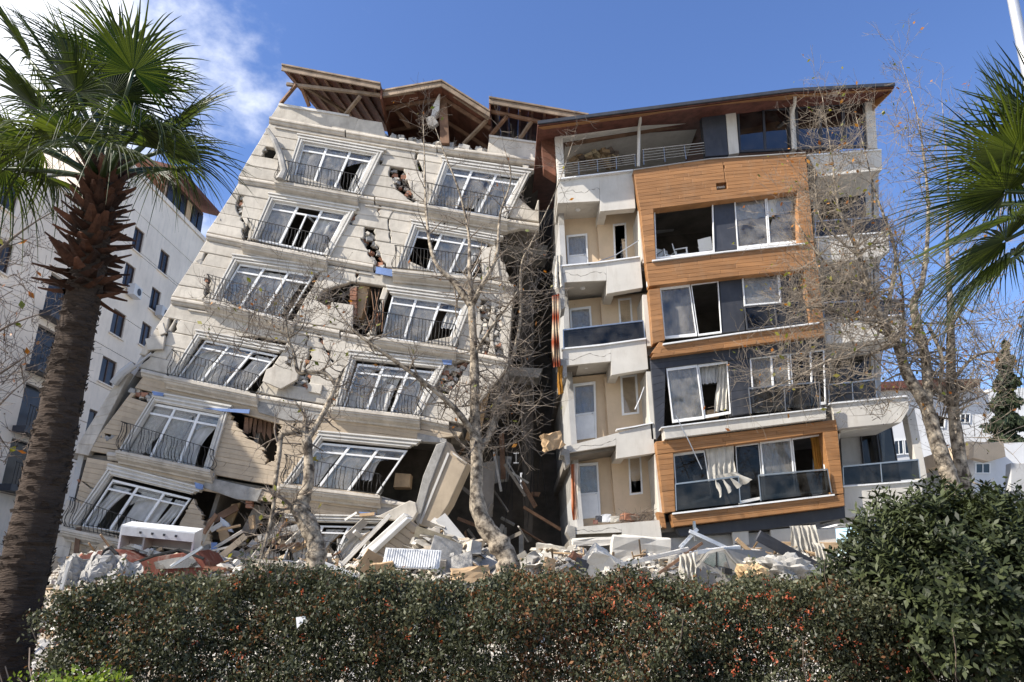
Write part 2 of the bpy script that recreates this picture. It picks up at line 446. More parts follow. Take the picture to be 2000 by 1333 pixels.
def np_quads(name, verts, m, parent=None, kind=None, tint=None, smooth=False):
    """verts: (n,4,3) array of quads -> one mesh."""
    n = len(verts)
    o0 = ORIG.get(parent.name, Vector((0, 0, 0))) if parent else Vector((0, 0, 0))
    me = bpy.data.meshes.new(name)
    me.vertices.add(n * 4); me.loops.add(n * 4); me.polygons.add(n)
    me.vertices.foreach_set("co", (verts.reshape(-1, 3) - np.array(o0)).astype(np.float32).ravel())
    me.loops.foreach_set("vertex_index", np.arange(n * 4, dtype=np.int32))
    me.polygons.foreach_set("loop_start", np.arange(0, n * 4, 4, dtype=np.int32))
    me.update()
    me.validate()
    if tint is not None:
        at = me.color_attributes.new("tint", 'FLOAT_COLOR', 'POINT')
        t = np.repeat(tint, 4)
        at.data.foreach_set("color", np.stack([t, t, t, np.ones_like(t)], 1).astype(np.float32).ravel())
    me.materials.append(MT[m])
    o = bpy.data.objects.new(name, me)
    COL.objects.link(o)
    if parent:
        o.parent = parent; ORIG[o.name] = o0
    if kind: o["kind"] = kind
    return o

def inset(pts, c):
    q = [(p.x, p.z) for p in pts]; n = len(q)
    ar = sum(q[i][0] * q[(i + 1) % n][1] - q[(i + 1) % n][0] * q[i][1] for i in range(n))
    sg = 1 if ar > 0 else -1
    out = []
    for i in range(n):
        a, b, d = q[i - 1], q[i], q[(i + 1) % n]
        e1 = Vector((b[0] - a[0], b[1] - a[1])); e2 = Vector((d[0] - b[0], d[1] - b[1]))
        if e1.length < 1e-6 or e2.length < 1e-6:
            out.append(pts[i].copy()); continue
        e1.normalize(); e2.normalize()
        n1 = Vector((-e1.y, e1.x)) * sg; n2 = Vector((-e2.y, e2.x)) * sg
        den = max(0.35, 1 + n1.dot(n2))
        off = (n1 + n2) * (c / den)
        out.append(Vector((pts[i].x + off.x, pts[i].y, pts[i].z + off.y)))
    return out

def tag(o, label, cat, group=None, kind=None):
    o["label"] = label; o["category"] = cat
    if group: o["group"] = group
    if kind: o["kind"] = kind
    return o
def thing(name, label, cat, loc, group=None):
    o = bpy.data.objects.new(name, None)
    COL.objects.link(o)
    o.location = loc
    o.empty_display_size = 0.3
    ORIG[o.name] = Vector(loc)
    return tag(o, label, cat, group)

def inpoly(x, y, poly):
    c = False; n = len(poly); j = n - 1
    for i in range(n):
        xi, yi = poly[i]; xj, yj = poly[j]
        if (yi > y) != (yj > y) and x < (xj - xi) * (y - yi) / (yj - yi) + xi: c = not c
        j = i
    return c
def pl_at(pts, s):
    """Point at fraction s (by x extent) of a polyline."""
    k = len(pts) - 1
    t = max(0, min(0.99999, s)) * k
    i = int(t)
    return lerp(pts[i], pts[i + 1], t - i)
def resample(pts, n=24):
    seg = [math.hypot(pts[i + 1][0] - pts[i][0], pts[i + 1][1] - pts[i][1]) for i in range(len(pts) - 1)]
    tot = sum(seg); out = []
    for k in range(n + 1):
        d = tot * k / n; i = 0
        while i < len(seg) - 1 and d > seg[i]: d -= seg[i]; i += 1
        out.append(lerp(pts[i], pts[i + 1], d / max(seg[i], 1e-6)))
    return out

def rows(parent, name, m, T, B, n, Y, out=0.0, thick=0.22, cham=0.02, holes=(), jit=0.0, split=0.0, gap=0.0, skip=0.0, wob=0.0, min_px=5, jagged=(), jag=0.007):
    """A wall band between lines T and B (photo points on plane Y) laid in n courses, each piece its own object;
    holes (polygons) are window openings and breaks."""
    T = resample(T, 30); B = resample(B, 30)
    NS = 240
    for r in range(n):
        v0, v1 = r / n, (r + 1) / n
        top = [lerp(a, b, v0) for a, b in zip(T, B)]
        bot = [lerp(a, b, v1) for a, b in zip(T, B)]
        mid = [lerp(a, b, (v0 + v1) / 2) for a, b in zip(T, B)]
        cuts = []
        for h in holes:
            def span(line):
                xs = [k / NS for k in range(NS + 1) if inpoly(*pl_at(line, k / NS), h)]
                return (min(xs), max(xs)) if xs else None
            a, b, c = span(top), span(bot), span(mid)
            if c is None: continue
            a = a or c; b = b or c
            if h in jagged:
                J = lambda: random.uniform(-jag, jag)
                a = (a[0] + J(), a[1] + J()); b = (b[0] + J(), b[1] + J())
                if a[1] < a[0]: a = (c[0], c[1])
                if b[1] < b[0]: b = (c[0], c[1])
            cuts.append((a[0], b[0], a[1], b[1], h in jagged))
        if split:
            s = random.uniform(0.05, 0.2)
            while s < 1:
                if random.random() < split:
                    cuts.append((s - 0.0004, s - 0.0004, s + 0.0004, s + 0.0004, False))
                s += random.uniform(0.06, 0.2)
        cuts.sort(key=lambda c: c[0] + c[1])
        cur = (0.0, 0.0); pieces = []; lj = False
        for c in cuts:
            if c[0] > cur[0] + 1e-4 or c[1] > cur[1] + 1e-4:
                pieces.append((cur[0], cur[1], max(cur[0], c[0]), max(cur[1], c[1]), lj, c[4]))
            cur = (max(cur[0], c[2]), max(cur[1], c[3])); lj = c[4]
        pieces.append((*cur, 1.0, 1.0, lj, False))
        for (a0, a1, b0, b1, lj_, rj_) in pieces:
            if random.random() < skip: continue
            pa, pb = pl_at(top, a0), pl_at(top, b0)
            qa, qb = pl_at(bot, a1), pl_at(bot, b1)
            if max(pb[0] - pa[0], qb[0] - qa[0]) < min_px: continue
            kk = max(1, int((b0 - a0) * 7))
            tp = [pl_at(top, a0 + (b0 - a0) * k / kk) for k in range(kk + 1)]
            bt = [pl_at(bot, a1 + (b1 - a1) * k / kk) for k in range(kk + 1)]
            o = out + random.uniform(-jit, jit)
            dw = random.uniform(-wob, wob)
            def edge(p, q_):
                m_ = []
                for k in (0.25, 0.5, 0.75):
                    w_ = lerp(p, q_, k); m_.append((w_[0] + random.uniform(-3.2, 3.2), w_[1]))
                return m_
            re_ = edge(tp[-1], bt[-1]) if rj_ and tp[-1][0] - tp[0][0] > 12 else []
            le_ = edge(bt[0], tp[0]) if lj_ and tp[-1][0] - tp[0][0] > 12 else []
            fr = [P(x, y, Y - o) for x, y in tp] + [P(x, y, Y - o) for x, y in re_] + [P(x, y + dw, Y - o) for x, y in reversed(bt)] + [P(x, y, Y - o) for x, y in le_]
            mm = M(); mm.ext(fr, (0, thick, 0), cham)
            mm.build(name, m, parent)

def strip(mm, pts, prof, Y, ref):
    """Moulding along photo points on plane Y-ref; prof: (drop in metres, distance out in metres)."""
    base = [P(x, y, Y - ref) for x, y in pts]
    n = len(prof)
    vs = [b + Vector((0, ref - o, -dz)) for b in base for dz, o in prof]
    fs = []
    for i in range(len(base) - 1):
        for j in range(n):
            j2 = (j + 1) % n
            fs.append((i * n + j, (i + 1) * n + j, (i + 1) * n + j2, i * n + j2))
    fs.append(tuple(range(n))); fs.append(tuple(range(len(base) * n - 1, (len(base) - 1) * n - 1, -1)))
    mm.add(vs, fs)

def slab_px(mm, q, Y, out=0.0, thick=0.2, cham=0.0):
    mm.ext([P(x, y, Y - out) for x, y in q], (0, thick, 0), cham)

def bar_px(mm, a, b, w, Y, out=0.0, thick=0.05):
    """Flat bar between photo points a and b, w metres wide, on plane Y-out."""
    A, B_ = P(*a, Y - out), P(*b, Y - out)
    d = (B_ - A).normalized()
    n = Vector((-d.z, 0, d.x)) * (w / 2)
    mm.ext([A + n, B_ + n, B_ - n, A - n], (0, thick, 0))

def curtain(parent, q, Y, out, m="curtain", amp=0.05, folds=9, sway=0.0, name="curtain", nv=8, gather=0.0):
    ph = random.uniform(0, 6)
    def fn(u, v):
        uu = u
        if gather: uu = u * (1 - gather * math.sin(v * math.pi * 0.9))
        x, y = bil(q, uu, v)
        p = P(x, y, Y - out)
        w = amp * (0.4 + 0.6 * v)
        p.y += w * math.sin(u * folds * 6.283 + ph + 1.3 * math.sin(v * 3 + ph)) + 0.4 * w * math.sin(u * folds * 15 + 2 * ph + v * 4)
        p.x += sway * v * v + 0.02 * math.sin(v * 7 + u * 20)
        p.z += 0.03 * math.sin(u * folds * 6.283 + ph) * v
        return p
    mm = M(); mm.grid(fn, folds * 6, nv)
    return mm.build(name, m, parent, smooth=True)

def pane(parent, q, Y, out, m="glass", broken=0, name="pane"):
    """broken 0 whole, 1 one corner gone, 2 only shards along the frame, 3 gone"""
    if broken == 3: return
    TL, TR, BR, BL = [P(x, y, Y - out) for x, y in q]
    mm = M()
    def pt(u, v): return (TL.lerp(TR, u)).lerp(BL.lerp(BR, u), v)
    if broken == 0: polys = [[(0, 0), (1, 0), (1, 1), (0, 1)]]
    elif broken == 1:
        k = random.choice((0, 1, 2, 3)); a, b = random.uniform(0.25, 0.7), random.uniform(0.3, 0.75)
        pol = [(0, 0), (1, 0), (1, 1 - b), (1 - a * 0.35, 1 - b * 0.7), (1 - a * 0.55, 1 - b * 0.75), (1 - a * 0.7, 1 - b * 0.25), (1 - a, 1), (0, 1)]
        fl = (k & 1, k >> 1)
        polys = [[(1 - u if fl[0] else u, 1 - v if fl[1] else v) for u, v in pol]]
    else:
        a = random.uniform(0.1, 0.4); b = random.uniform(0.15, 0.5)
        polys = [[(0, 1 - b), (a * 0.4, 1 - b * 0.5), (a, 1), (0, 1)], [(0, 0), (0.5 + a, 0), (0.3, a * 0.5), (a * 0.3, b)]]
    for pol in polys:
        mm = M(); mm.ext([pt(u, v) for u, v in pol], (0, 0.006, 0)); o = mm.build(name, m, parent)
    return o
# ------------------------------------------------------------------ ground
def sheet(name, x0, y0, x1, y1, z, m, kind="structure"):
    mm = M(); mm.add([(x0, y0, z), (x1, y0, z), (x1, y1, z), (x0, y1, z)], [(0, 1, 2, 3)])
    return mm.build(name, m, kind=kind)
sheet("ground", -900, -600, 900, 1500, -0.02, "ground")
sheet("road", -120, 7.4, 120, 14.2, 0.0, "asphalt")
mm = M()
mm.ext([Vector((-120, 14.2, 0.13)), Vector((120, 14.2, 0.13)), Vector((120, 14.2, -0.3)), Vector((-120, 14.2, -0.3))], (0, 12, 0))
mm.build("pavement", "ground", kind="structure")
mm = M()
mm.ext([Vector((-60, 2.6, 0.18)), Vector((60, 2.6, 0.18)), Vector((60, 2.6, -0.3)), Vector((-60, 2.6, -0.3))], (0, 4.2, 0))
mm.build("planting_bed", "soil", kind="structure")

def rotm0(r): return Matrix.Rotation(r[2], 3, 'Z') @ Matrix.Rotation(r[1], 3, 'Y') @ Matrix.Rotation(r[0], 3, 'X')
# ------------------------------------------------------------------ left building: cream apartment block, sheared
YA = 27.0
A = thing("apartment_building", "cream collapsed apartment block leaning sideways, with iron window balconies and torn timber roof",
          "building", (P(420, 1090, YA).x, YA, 0))

C = {  # floor lines of the bent facade, left to right
    7: [(526, 233), (590, 245), (750, 272), (870, 292), (1036, 314), (1053, 317)],
    6: [(466, 350), (538, 362), (694, 385), (831, 406), (989, 432), (1053, 441)],
    5: [(403, 461), (472, 475), (633, 507), (768, 531), (933, 547), (1003, 560)],
    4: [(334, 586), (403, 597), (571, 634), (728, 664), (884, 685), (993, 706)],
    3: [(256, 722), (322, 738), (496, 774), (650, 800), (815, 818), (902, 836)],
    2: [(143, 885), (227, 893), (407, 932), (548, 957), (740, 982), (800, 990)],
    1: [(106, 1036), (140, 1046), (335, 1082), (530, 1106), (650, 1120), (750, 1130)],
    0: [(92, 1120), (135, 1130), (330, 1165), (530, 1185), (650, 1195), (752, 1205)],
}
WIN = {  # outer quads of the window surrounds TL TR BR BL
    7: [[(584, 265), (748, 294), (706, 380), (556, 352)], [(866, 310), (1036, 334), (990, 428), (834, 402)]],
    6: [[(527, 380), (694, 408), (644, 500), (490, 466)], [(806, 433), (976, 464), (936, 541), (774, 524)]],
    5: [[(456, 500), (632, 524), (572, 629), (408, 590)], [(758, 562), (924, 584), (888, 678), (730, 658)]],
    4: [[(384, 648), (556, 680), (500, 770), (330, 734)], [(684, 688), (872, 708), (820, 814), (654, 794)]],
    3: [[(300, 770), (446, 797), (410, 920), (230, 882)], [(624, 846), (814, 864), (742, 968), (552, 946)]],
    2: [[(212, 912), (388, 956), (336, 1056), (134, 1024)], [(560, 1008), (750, 1012), (700, 1104), (530, 1096)]],
}
BREAKS = {
    7: [[(526, 258), (534, 258), (552, 300), (557, 330), (565, 350), (548, 352), (545, 310)],
        [(762, 332), (790, 340), (802, 374), (822, 396), (812, 402), (790, 380), (764, 364)],
        [(745, 294), (757, 318), (735, 325), (728, 312)],
        [(1036, 330), (1056, 330), (1056, 400), (1040, 418), (1030, 392), (1016, 372), (1008, 380), (996, 410)]],
    6: [[(461, 384), (476, 386), (474, 420), (487, 450), (484, 470), (476, 470), (464, 415)],
        [(676, 414), (690, 420), (698, 434), (690, 440)],
        [(702, 452), (728, 458), (740, 490), (750, 512), (765, 532), (733, 530), (724, 498), (710, 484)],
        [(975, 445), (1056, 445), (1056, 570), (1002, 556), (978, 505), (962, 480)],
        [(938, 480), (948, 482), (944, 545), (934, 545)]],
    5: [[(388, 500), (398, 503), (396, 522), (390, 520)], [(400, 530), (412, 535), (408, 580), (401, 578)],
        [(640, 545), (752, 556), (742, 600), (728, 655), (690, 655), (676, 615), (632, 606), (610, 590), (636, 560)],
        [(938, 588), (958, 590), (954, 700), (940, 698)], [(968, 590), (984, 592), (980, 702), (964, 700)]],
    4: [[(322, 628), (336, 628), (326, 668), (300, 690), (262, 722), (244, 742), (240, 735), (290, 678), (318, 660)],
        [(560, 690), (580, 700), (575, 720), (560, 715)],
        [(545, 735), (606, 722), (612, 745), (600, 768), (580, 760), (556, 752)],
        [(860, 712), (912, 712), (880, 770), (848, 755), (835, 770)]],
    3: [[(258, 762), (300, 770), (292, 788), (262, 776)],
        [(446, 800), (548, 825), (545, 870), (535, 905), (520, 905), (512, 872), (480, 855), (455, 830)],
        [(812, 858), (905, 850), (905, 990), (740, 990), (745, 965)]],
    2: [[(375, 957), (486, 975), (540, 985), (528, 1050), (520, 1100), (430, 1080), (412, 1058), (395, 1010), (378, 985)],
        [(480, 1000), (560, 1005), (532, 1100), (470, 1098)],
        [(745, 990), (830, 985), (820, 1140), (690, 1120)]],
}
HAIR = {  # thin cracks as narrow openings
    7: [[(640, 262), (642, 262), (660, 285), (658, 285)], [(812, 300), (815, 300), (822, 330), (835, 350), (832, 352), (818, 332)], [(505, 290), (540, 300), (540, 303), (505, 293)]],
    6: [[(560, 372), (563, 372), (552, 384), (549, 384)], [(738, 398), (741, 398), (752, 430), (762, 450), (774, 470), (770, 472), (756, 450), (748, 430)], [(430, 430), (452, 440), (452, 444), (430, 434)], [(880, 425), (884, 425), (872, 436), (868, 436)]],
    5: [[(500, 488), (504, 488), (490, 510), (486, 510)], [(690, 520), (694, 520), (705, 548), (700, 548)], [(900, 556), (903, 556), (912, 590), (908, 590)], [(360, 560), (380, 566), (380, 570), (360, 565)]],
    4: [[(620, 650), (625, 650), (640, 690), (660, 712), (655, 716), (634, 692)], [(590, 650), (594, 650), (604, 700), (612, 722), (606, 722), (598, 700)], [(350, 612), (354, 612), (346, 640), (342, 640)], [(750, 672), (754, 672), (748, 690), (744, 690)]],
    3: [[(200, 850), (215, 856), (228, 850), (230, 853), (215, 860), (200, 854)], [(560, 800), (564, 800), (590, 850), (585, 850)]],
    2: [[(150, 930), (190, 960), (188, 964), (150, 935)]],
}
for st_ in HAIR: BREAKS[st_] = BREAKS[st_] + HAIR[st_]
def off(pts, d): return [(x, y + d) for x, y in pts]

# courses of the wall
for st in (7, 6, 5, 4):
    rows(A, "cladding_course", "cream", off(C[st], 9), off(C[st - 1], -7), 5, YA, 0.0, 0.24, 0.03,
         holes=[w for w in WIN[st]] + BREAKS[st], jagged=BREAKS[st], jit=0.02, split=0.16, wob=1.0)
# broken sloping left pier, tan boards lower down
for st, n in ((3, 17), (2, 15)):
    T = [(C[st][0][0] + 27, C[st][0][1] + 9)] + off(C[st][1:], 9)
    B = [(C[st - 1][0][0] + 27, C[st - 1][0][1] - 5)] + off(C[st - 1][1:], -6)
    rows(A, "siding_board", "siding", T, B, n, YA, 0.0, 0.22, 0.012, holes=WIN[st] + BREAKS[st], jagged=BREAKS[st], jit=0.008, split=0.08, wob=0.3)
rows(A, "siding_board", "siding", off(C[1], 10), off(C[0], -4), 7, YA, 0.0, 0.22, 0.012, holes=BREAKS[2], jit=0.012, split=0.2)
rows(A, "corner_stone", "cornice", [(226, 748), (254, 728)], [(142, 884), (172, 890)], 8, YA, 0.03, 0.3, 0.012, jit=0.01)
rows(A, "corner_stone", "cornice", [(130, 976), (158, 984)], [(104, 1086), (132, 1092)], 5, YA, 0.03, 0.3, 0.012, jit=0.02)

# cornices between the floors, broken where the wall broke
CPROF = [(-0.02, -0.2), (-0.02, 0.10), (0.06, 0.14), (0.12, 0.14), (0.15, 0.08), (0.22, 0.06), (0.27, 0.0), (0.27, -0.2)]
def cornice(pts, ref=0.14, prof=CPROF, m="cornice", name="cornice"):
    mm = M(); strip(mm, pts, prof, YA, ref); mm.build(name, m, A)
def part_line(pts, a, b, dy=0, n=8):
    rs = resample(pts, 60)
    return [(pl_at(rs, a + (b - a) * k / n)[0], pl_at(rs, a + (b - a) * k / n)[1] + dy) for k in range(n + 1)]
for st, cuts in ((7, [(0, 0.28, 0), (0.285, 0.62, 1), (0.625, 1, 0)]), (6, [(0, 0.12, 0), (0.125, 0.45, 1), (0.455, 0.70, 0), (0.71, 1, 2)]),
                 (5, [(0, 0.30, 0), (0.305, 0.545, -1), (0.60, 1, 2)]), (4, [(0.0, 0.5, 0), (0.505, 0.8, 3), (0.80, 1, 2)]),
                 (3, [(0.03, 0.36, 0), (0.365, 0.62, 2), (0.625, 0.96, 0)]), (2, [(0.10, 0.42, -2), (0.60, 1, 0)]), (1, [(0.0, 0.28, 0), (0.52, 0.9, 6)])):
    for a, b, dy in cuts: cornice(part_line(C[st], a, b, dy - 6))
# secondary string course a little below
for st, cuts in ((7, [(0.02, 0.62)]), (6, [(0.42, 0.72)]), (5, [(0.35, 0.54), (0.62, 0.95)]), (4, [(0.05, 0.45), (0.55, 0.95)])):
    for a, b in cuts:
        cornice(part_line(C[st], a, b, 12), 0.05, [(0, -0.15), (0, 0.05), (0.05, 0.05), (0.06, 0.02), (0.06, -0.15)], name="string_course")
# bare concrete edge beams showing under the torn siding
for q in ([(404, 932), (512, 957), (502, 980), (460, 975), (395, 952)], [(496, 780), (590, 800), (640, 806), (635, 822), (560, 822), (505, 806)],
          [(738, 968), (800, 985), (808, 1022), (735, 1012)], [(815, 846), (872, 858), (872, 866), (814, 862)]):
    mm = M(); slab_px(mm, q, YA, 0.05, 0.35, 0.015); mm.build("edge_beam", "concrete", A)
for q in ([(735, 521), (768, 527), (766, 540), (733, 534)], [(863, 703), (883, 704), (882, 713), (866, 712)], [(380, 942), (397, 947), (395, 957), (382, 954)],
          [(396, 797), (488, 800), (486, 808), (430, 803)], [(700, 1000), (733, 1002), (732, 1008), (710, 1008)], [(412, 1060), (424, 1060), (422, 1094), (414, 1094)],
          [(296, 764), (320, 768), (318, 774), (300, 772)]):
    mm = M(); slab_px(mm, q, YA, 0.17, 0.05); mm.build("insulation_board", "blue", A)

LPROF = [(0, -0.15), (0, 0.42), (0.10, 0.42), (0.12, 0.38), (0.17, 0.38), (0.19, 0.33), (0.26, 0.30), (0.36, 0.12), (0.42, 0.10), (0.44, -0.15)]
def ledge(a, b, m="cornice"):
    mm = M(); strip(mm, [lerp(a, b, k / 6) for k in range(7)], LPROF, YA, 0.42)
    return mm.build("window_ledge", m, A)

def railing(a, b, h=0.92, n=24, damaged=0.0, fall=0.0):
    """Bellied iron guard in front of a window; a,b: feet on the ledge (photo points on its front edge)."""
    A0, B0 = P(*a, YA - 0.36), P(*b, YA - 0.36)
    d = (B0 - A0); Ld = d.length; d.normalize()
    up = Vector((0, 0, 1)) + d * random.uniform(-0.1, 0.1); up.normalize()
    lean = Vector((0, -fall, 0))
    mm = M()
    top = [A0 + up * h + lean + Vector((0, 0.45, 0)), A0 + up * h + lean, B0 + up * (h * (1 - damaged * 0.3)) + lean, B0 + up * h * (1 - damaged * 0.3) + Vector((0, 0.45, 0))]
    for i in range(3):
        mm.beam(top[i], top[i + 1], 0.035, 0.022)
    bt = [A0 + Vector((0, 0.45, 0.05)), A0 + up * 0.06, B0 + up * 0.06, B0 + Vector((0, 0.45, 0.05))]
    for i in range(3):
        mm.beam(bt[i], bt[i + 1], 0.028, 0.02)
    r = mm.build("railing", "iron", A)
    k = n + 6
    for i in range(k):
        if i < 3: base, side = A0 + Vector((0, 0.45 - 0.14 * (i + 0.3), 0)), Vector((-1, 0, 0)); hh = h
        elif i >= k - 3: base, side = B0 + Vector((0, 0.14 * (i - k + 3.3), 0)), Vector((1, 0, 0)); hh = h * (1 - damaged * 0.3)
        else:
            t = (i - 2.5) / (n)
            base, side = A0.lerp(B0, t), Vector((0, -1, 0)); hh = h * (1 - damaged * 0.3 * t)
        if random.random() < damaged * 0.15: continue
        j = random.uniform(-1, 1) * 0.05 * damaged
        pts = []
        for s, bul in ((0.05, 0.0), (0.14, 0.09), (0.26, 0.155), (0.40, 0.13), (0.58, 0.03), (0.75, -0.02), (0.88, 0.0), (1.0, 0.0)):
            pts.append(base + up * (hh * s) + side * (bul * 0.9) + lean * s + d * j * math.sin(s * 3))
        b_ = M(); b_.tube(pts, 0.0125, 4); b_.build("baluster", "iron", r)
    return r

def a_window(q, brk=(0, 0, 0), tr=(0, 0, 0), cur=((0, 1),), frame=None, skew=(0, 0), n_l=3, surround=(1, 1, 1), open_sash=None, curm="curtain", depth=0.16):
    # moulded surround in three steps
    for on, spans in ((surround[0], [((0.0, 0.0, 0.018, 1), 0.12), ((0.018, 0.0, 0.034, 1), 0.06), ((0.034, 0.0, 0.052, 1), 0.10), ((0.052, 0.02, 0.066, 1), 0.05), ((0.066, 0.05, 0.078, 1), 0.02)]),
                      (surround[2], [((0.982, 0.0, 1.0, 1), 0.12), ((0.966, 0.0, 0.982, 1), 0.06), ((0.948, 0.0, 0.966, 1), 0.10), ((0.934, 0.02, 0.948, 1), 0.05), ((0.922, 0.05, 0.934, 1), 0.02)]),
                      (surround[1], [((-0.03, -0.05, 1.03, -0.02), 0.16), ((-0.02, -0.02, 1.02, 0.012), 0.09), ((-0.012, 0.012, 1.012, 0.045), 0.125), ((0.0182, 0.045, 0.9818, 0.07), 0.06), ((0.0342, 0.07, 0.9658, 0.098), 0.09), ((0.0522, 0.098, 0.9478, 0.12), 0.03)])):
        if not on: continue
        mm = M()
        for (u0, v0, u1, v1), o in spans:
            slab_px(mm, sub(q, u0, v0, u1, v1), YA, o, o + 0.16, 0.008)
        mm.build("window_surround", "trim", A)
    fi = frame or sub(q, 0.078, 0.115, 0.922, 1.0)
    jj = 3.0 if q[0][1] < 600 else 9.0
    fi = [(x + random.uniform(-jj, jj), y + random.uniform(0, jj * .6)) for x, y in fi]
    fi = [(fi[0][0] + skew[0], fi[0][1] + skew[1]), (fi[1][0] + skew[0], fi[1][1] + skew[1]), fi[2], fi[3]]
    mm = M(); o, th = -0.06, 0.07
    w = 0.022
    for s in ((0, 0, w, 1), (1 - w, 0, 1, 1)): slab_px(mm, sub(fi, *s), YA, o, th, 0.006)
    for s in ((w, 0, 1 - w, 0.045), (w, 0.955, 1 - w, 1)): slab_px(mm, sub(fi, *s), YA, o, th, 0.006)
    tv = 0.19
    for k in range(1, n_l):
        u = k / n_l
        slab_px(mm, sub(fi, u - w * 0.75, 0.045, u + w * 0.75, 0.955), YA, o + 0.012, th, 0.006)
    for k in range(n_l):
        u0, u1 = k / n_l + w * 0.75, (k + 1) / n_l - w * 0.75
        if k == 0: u0 = w
        if k == n_l - 1: u1 = 1 - w
        slab_px(mm, sub(fi, u0, tv - 0.018, u1, tv + 0.018), YA, o + 0.004, th - 0.01, 0.004)
    wn = mm.build("window", "pvc", A)
    for k in range(n_l):
        u0, u1 = k / n_l + w, (k + 1) / n_l - w
        pane(wn, sub(fi, u0, tv + 0.02, u1, 0.95), YA, o - 0.03, broken=brk[k])
        pane(wn, sub(fi, u0, 0.05, u1, tv - 0.02), YA, o - 0.03, broken=tr[k])
    if open_sash is not None:
        u = open_sash
        s_ = M()
        a, b = bil(fi, u, tv), bil(fi, u + 0.02, 1)
        A0, B0 = P(*a, YA - o), P(*b, YA - o)
        for i, (p0, p1) in enumerate(((A0, B0), (A0 + Vector((0.18, 0.75, 0)), B0 + Vector((0.18, 0.75, 0))))): s_.beam(p0, p1, 0.06, 0.06, (1, 0, 0))
        s_.beam(A0, A0 + Vector((0.18, 0.75, 0)), 0.06, 0.06); s_.beam(B0, B0 + Vector((0.18, 0.75, 0)), 0.06, 0.06)
        s_.build("open_sash", "pvc", wn)
    for c in cur:
        u0, u1 = c[0], c[1]
        v1 = c[2] if len(c) > 2 else 0.97
        sw = c[3] if len(c) > 3 else 0.0
        g = c[4] if len(c) > 4 else 0.0
        curtain(wn, sub(fi, u0, 0.1, u1, v1), YA, -depth - random.uniform(0.0, 0.06), curm, 0.045, max(3, int(9 * (u1 - u0))), sw, gather=g)
    return wn

a_window(WIN[7][0], (1, 0, 2), (0, 0, 0), ((0.0, 0.30), (0.36, 0.62, 0.95, 0.1), (0.88, 1)))
a_window(WIN[7][1], (0, 1, 1), (0, 1, 2), ((0.02, 0.34), (0.4, 0.56, .9, .1), (0.6, 0.98)), skew=(2, 1))
a_window(WIN[6][0], (0, 3, 1), (0, 3, 1), ((0.0, 0.32), (0.66, 0.92, 0.97, -0.1)), open_sash=0.5)
a_window(WIN[6][1], (3, 1, 2), (1, 0, 1), ((0.3, 0.62, 0.97, 0.1), (0.68, 0.95, 0.9, -0.1)), surround=(1, 1, 0))
a_window(WIN[5][0], (1, 0, 2), (1, 2, 1), ((0.0, 0.32), (0.34, 0.65), (0.7, 0.9)), skew=(3, 2), surround=(1, 1, 0))
a_window(WIN[5][1], (1, 0, 3), (0, 1, 0), ((0.02, 0.33), (0.36, 0.66), (0.8, 0.98, 0.6)), surround=(0, 1, 1))
a_window(WIN[4][0], (2, 0, 1), (1, 0, 2), ((0.05, 0.3), (0.33, 0.72, 0.97, -0.25, 0.3), (0.75, 0.97, .8)), surround=(1, 1, 0), skew=(3, 2))
a_window(WIN[4][1], (1, 2, 1), (1, 0, 1), ((0.0, 0.25), (0.3, 0.6), (0.62, 0.98, 0.9, 0.2)), skew=(4, 4))
a_window(WIN[3][0], (1, 1, 2), (0, 1, 0), ((0.0, 0.3, 0.9, 0.1, 0.2), (0.36, 0.6, 0.95, -0.1), (0.62, 0.98, 0.97, -0.3, 0.3)), surround=(1, 1, 1))
a_window(WIN[3][1], (2, 0, 2), (0, 0, 1), ((0.0, 0.3), (0.33, 0.63), (0.66, 0.78, 0.7, .2)), surround=(1, 1, 0), skew=(-4, 3))
a_window(WIN[2][0], (3, 2, 3), (2, 1, 2), ((0.06, 0.28, 0.9, -0.3, .3), (0.42, 0.8), (0.84, 0.98, .9, -.2)), surround=(1, 1, 0), skew=(6, 8), curm="curtain")
a_window(WIN[2][1], (2, 3, 2), (2, 3, 3), ((0.05, 0.35, 1.0, 0.3, 0.3), (0.4, 0.62, 1.0, -0.2, 0.4), (0.7, 0.95, 0.9, -0.3)), surround=(0, 1, 0), skew=(10, 6))

LEDGE = [((536, 352), (698, 381)), ((830, 400), (991, 428)), ((471, 470), (637, 504)), ((766, 525), (938, 543)), ((398, 582), (572, 629)), ((722, 656), (890, 680)),
         ((320, 733), (500, 770)), ((648, 794), (819, 814)), ((226, 879), (411, 918)), ((546, 945), (742, 968)), ((120, 1030), (262, 1060)), ((500, 1092), (660, 1106))]
for i, (a, b) in enumerate(LEDGE):
    ledge(a, b)
    railing(lerp(a, b, 0.02), lerp(a, b, 0.98), 1.05, 24 if i not in (10, 11) else 17, damaged=(0.3 if i < 6 else 1.0), fall=(0.0 if i < 8 else 0.12))

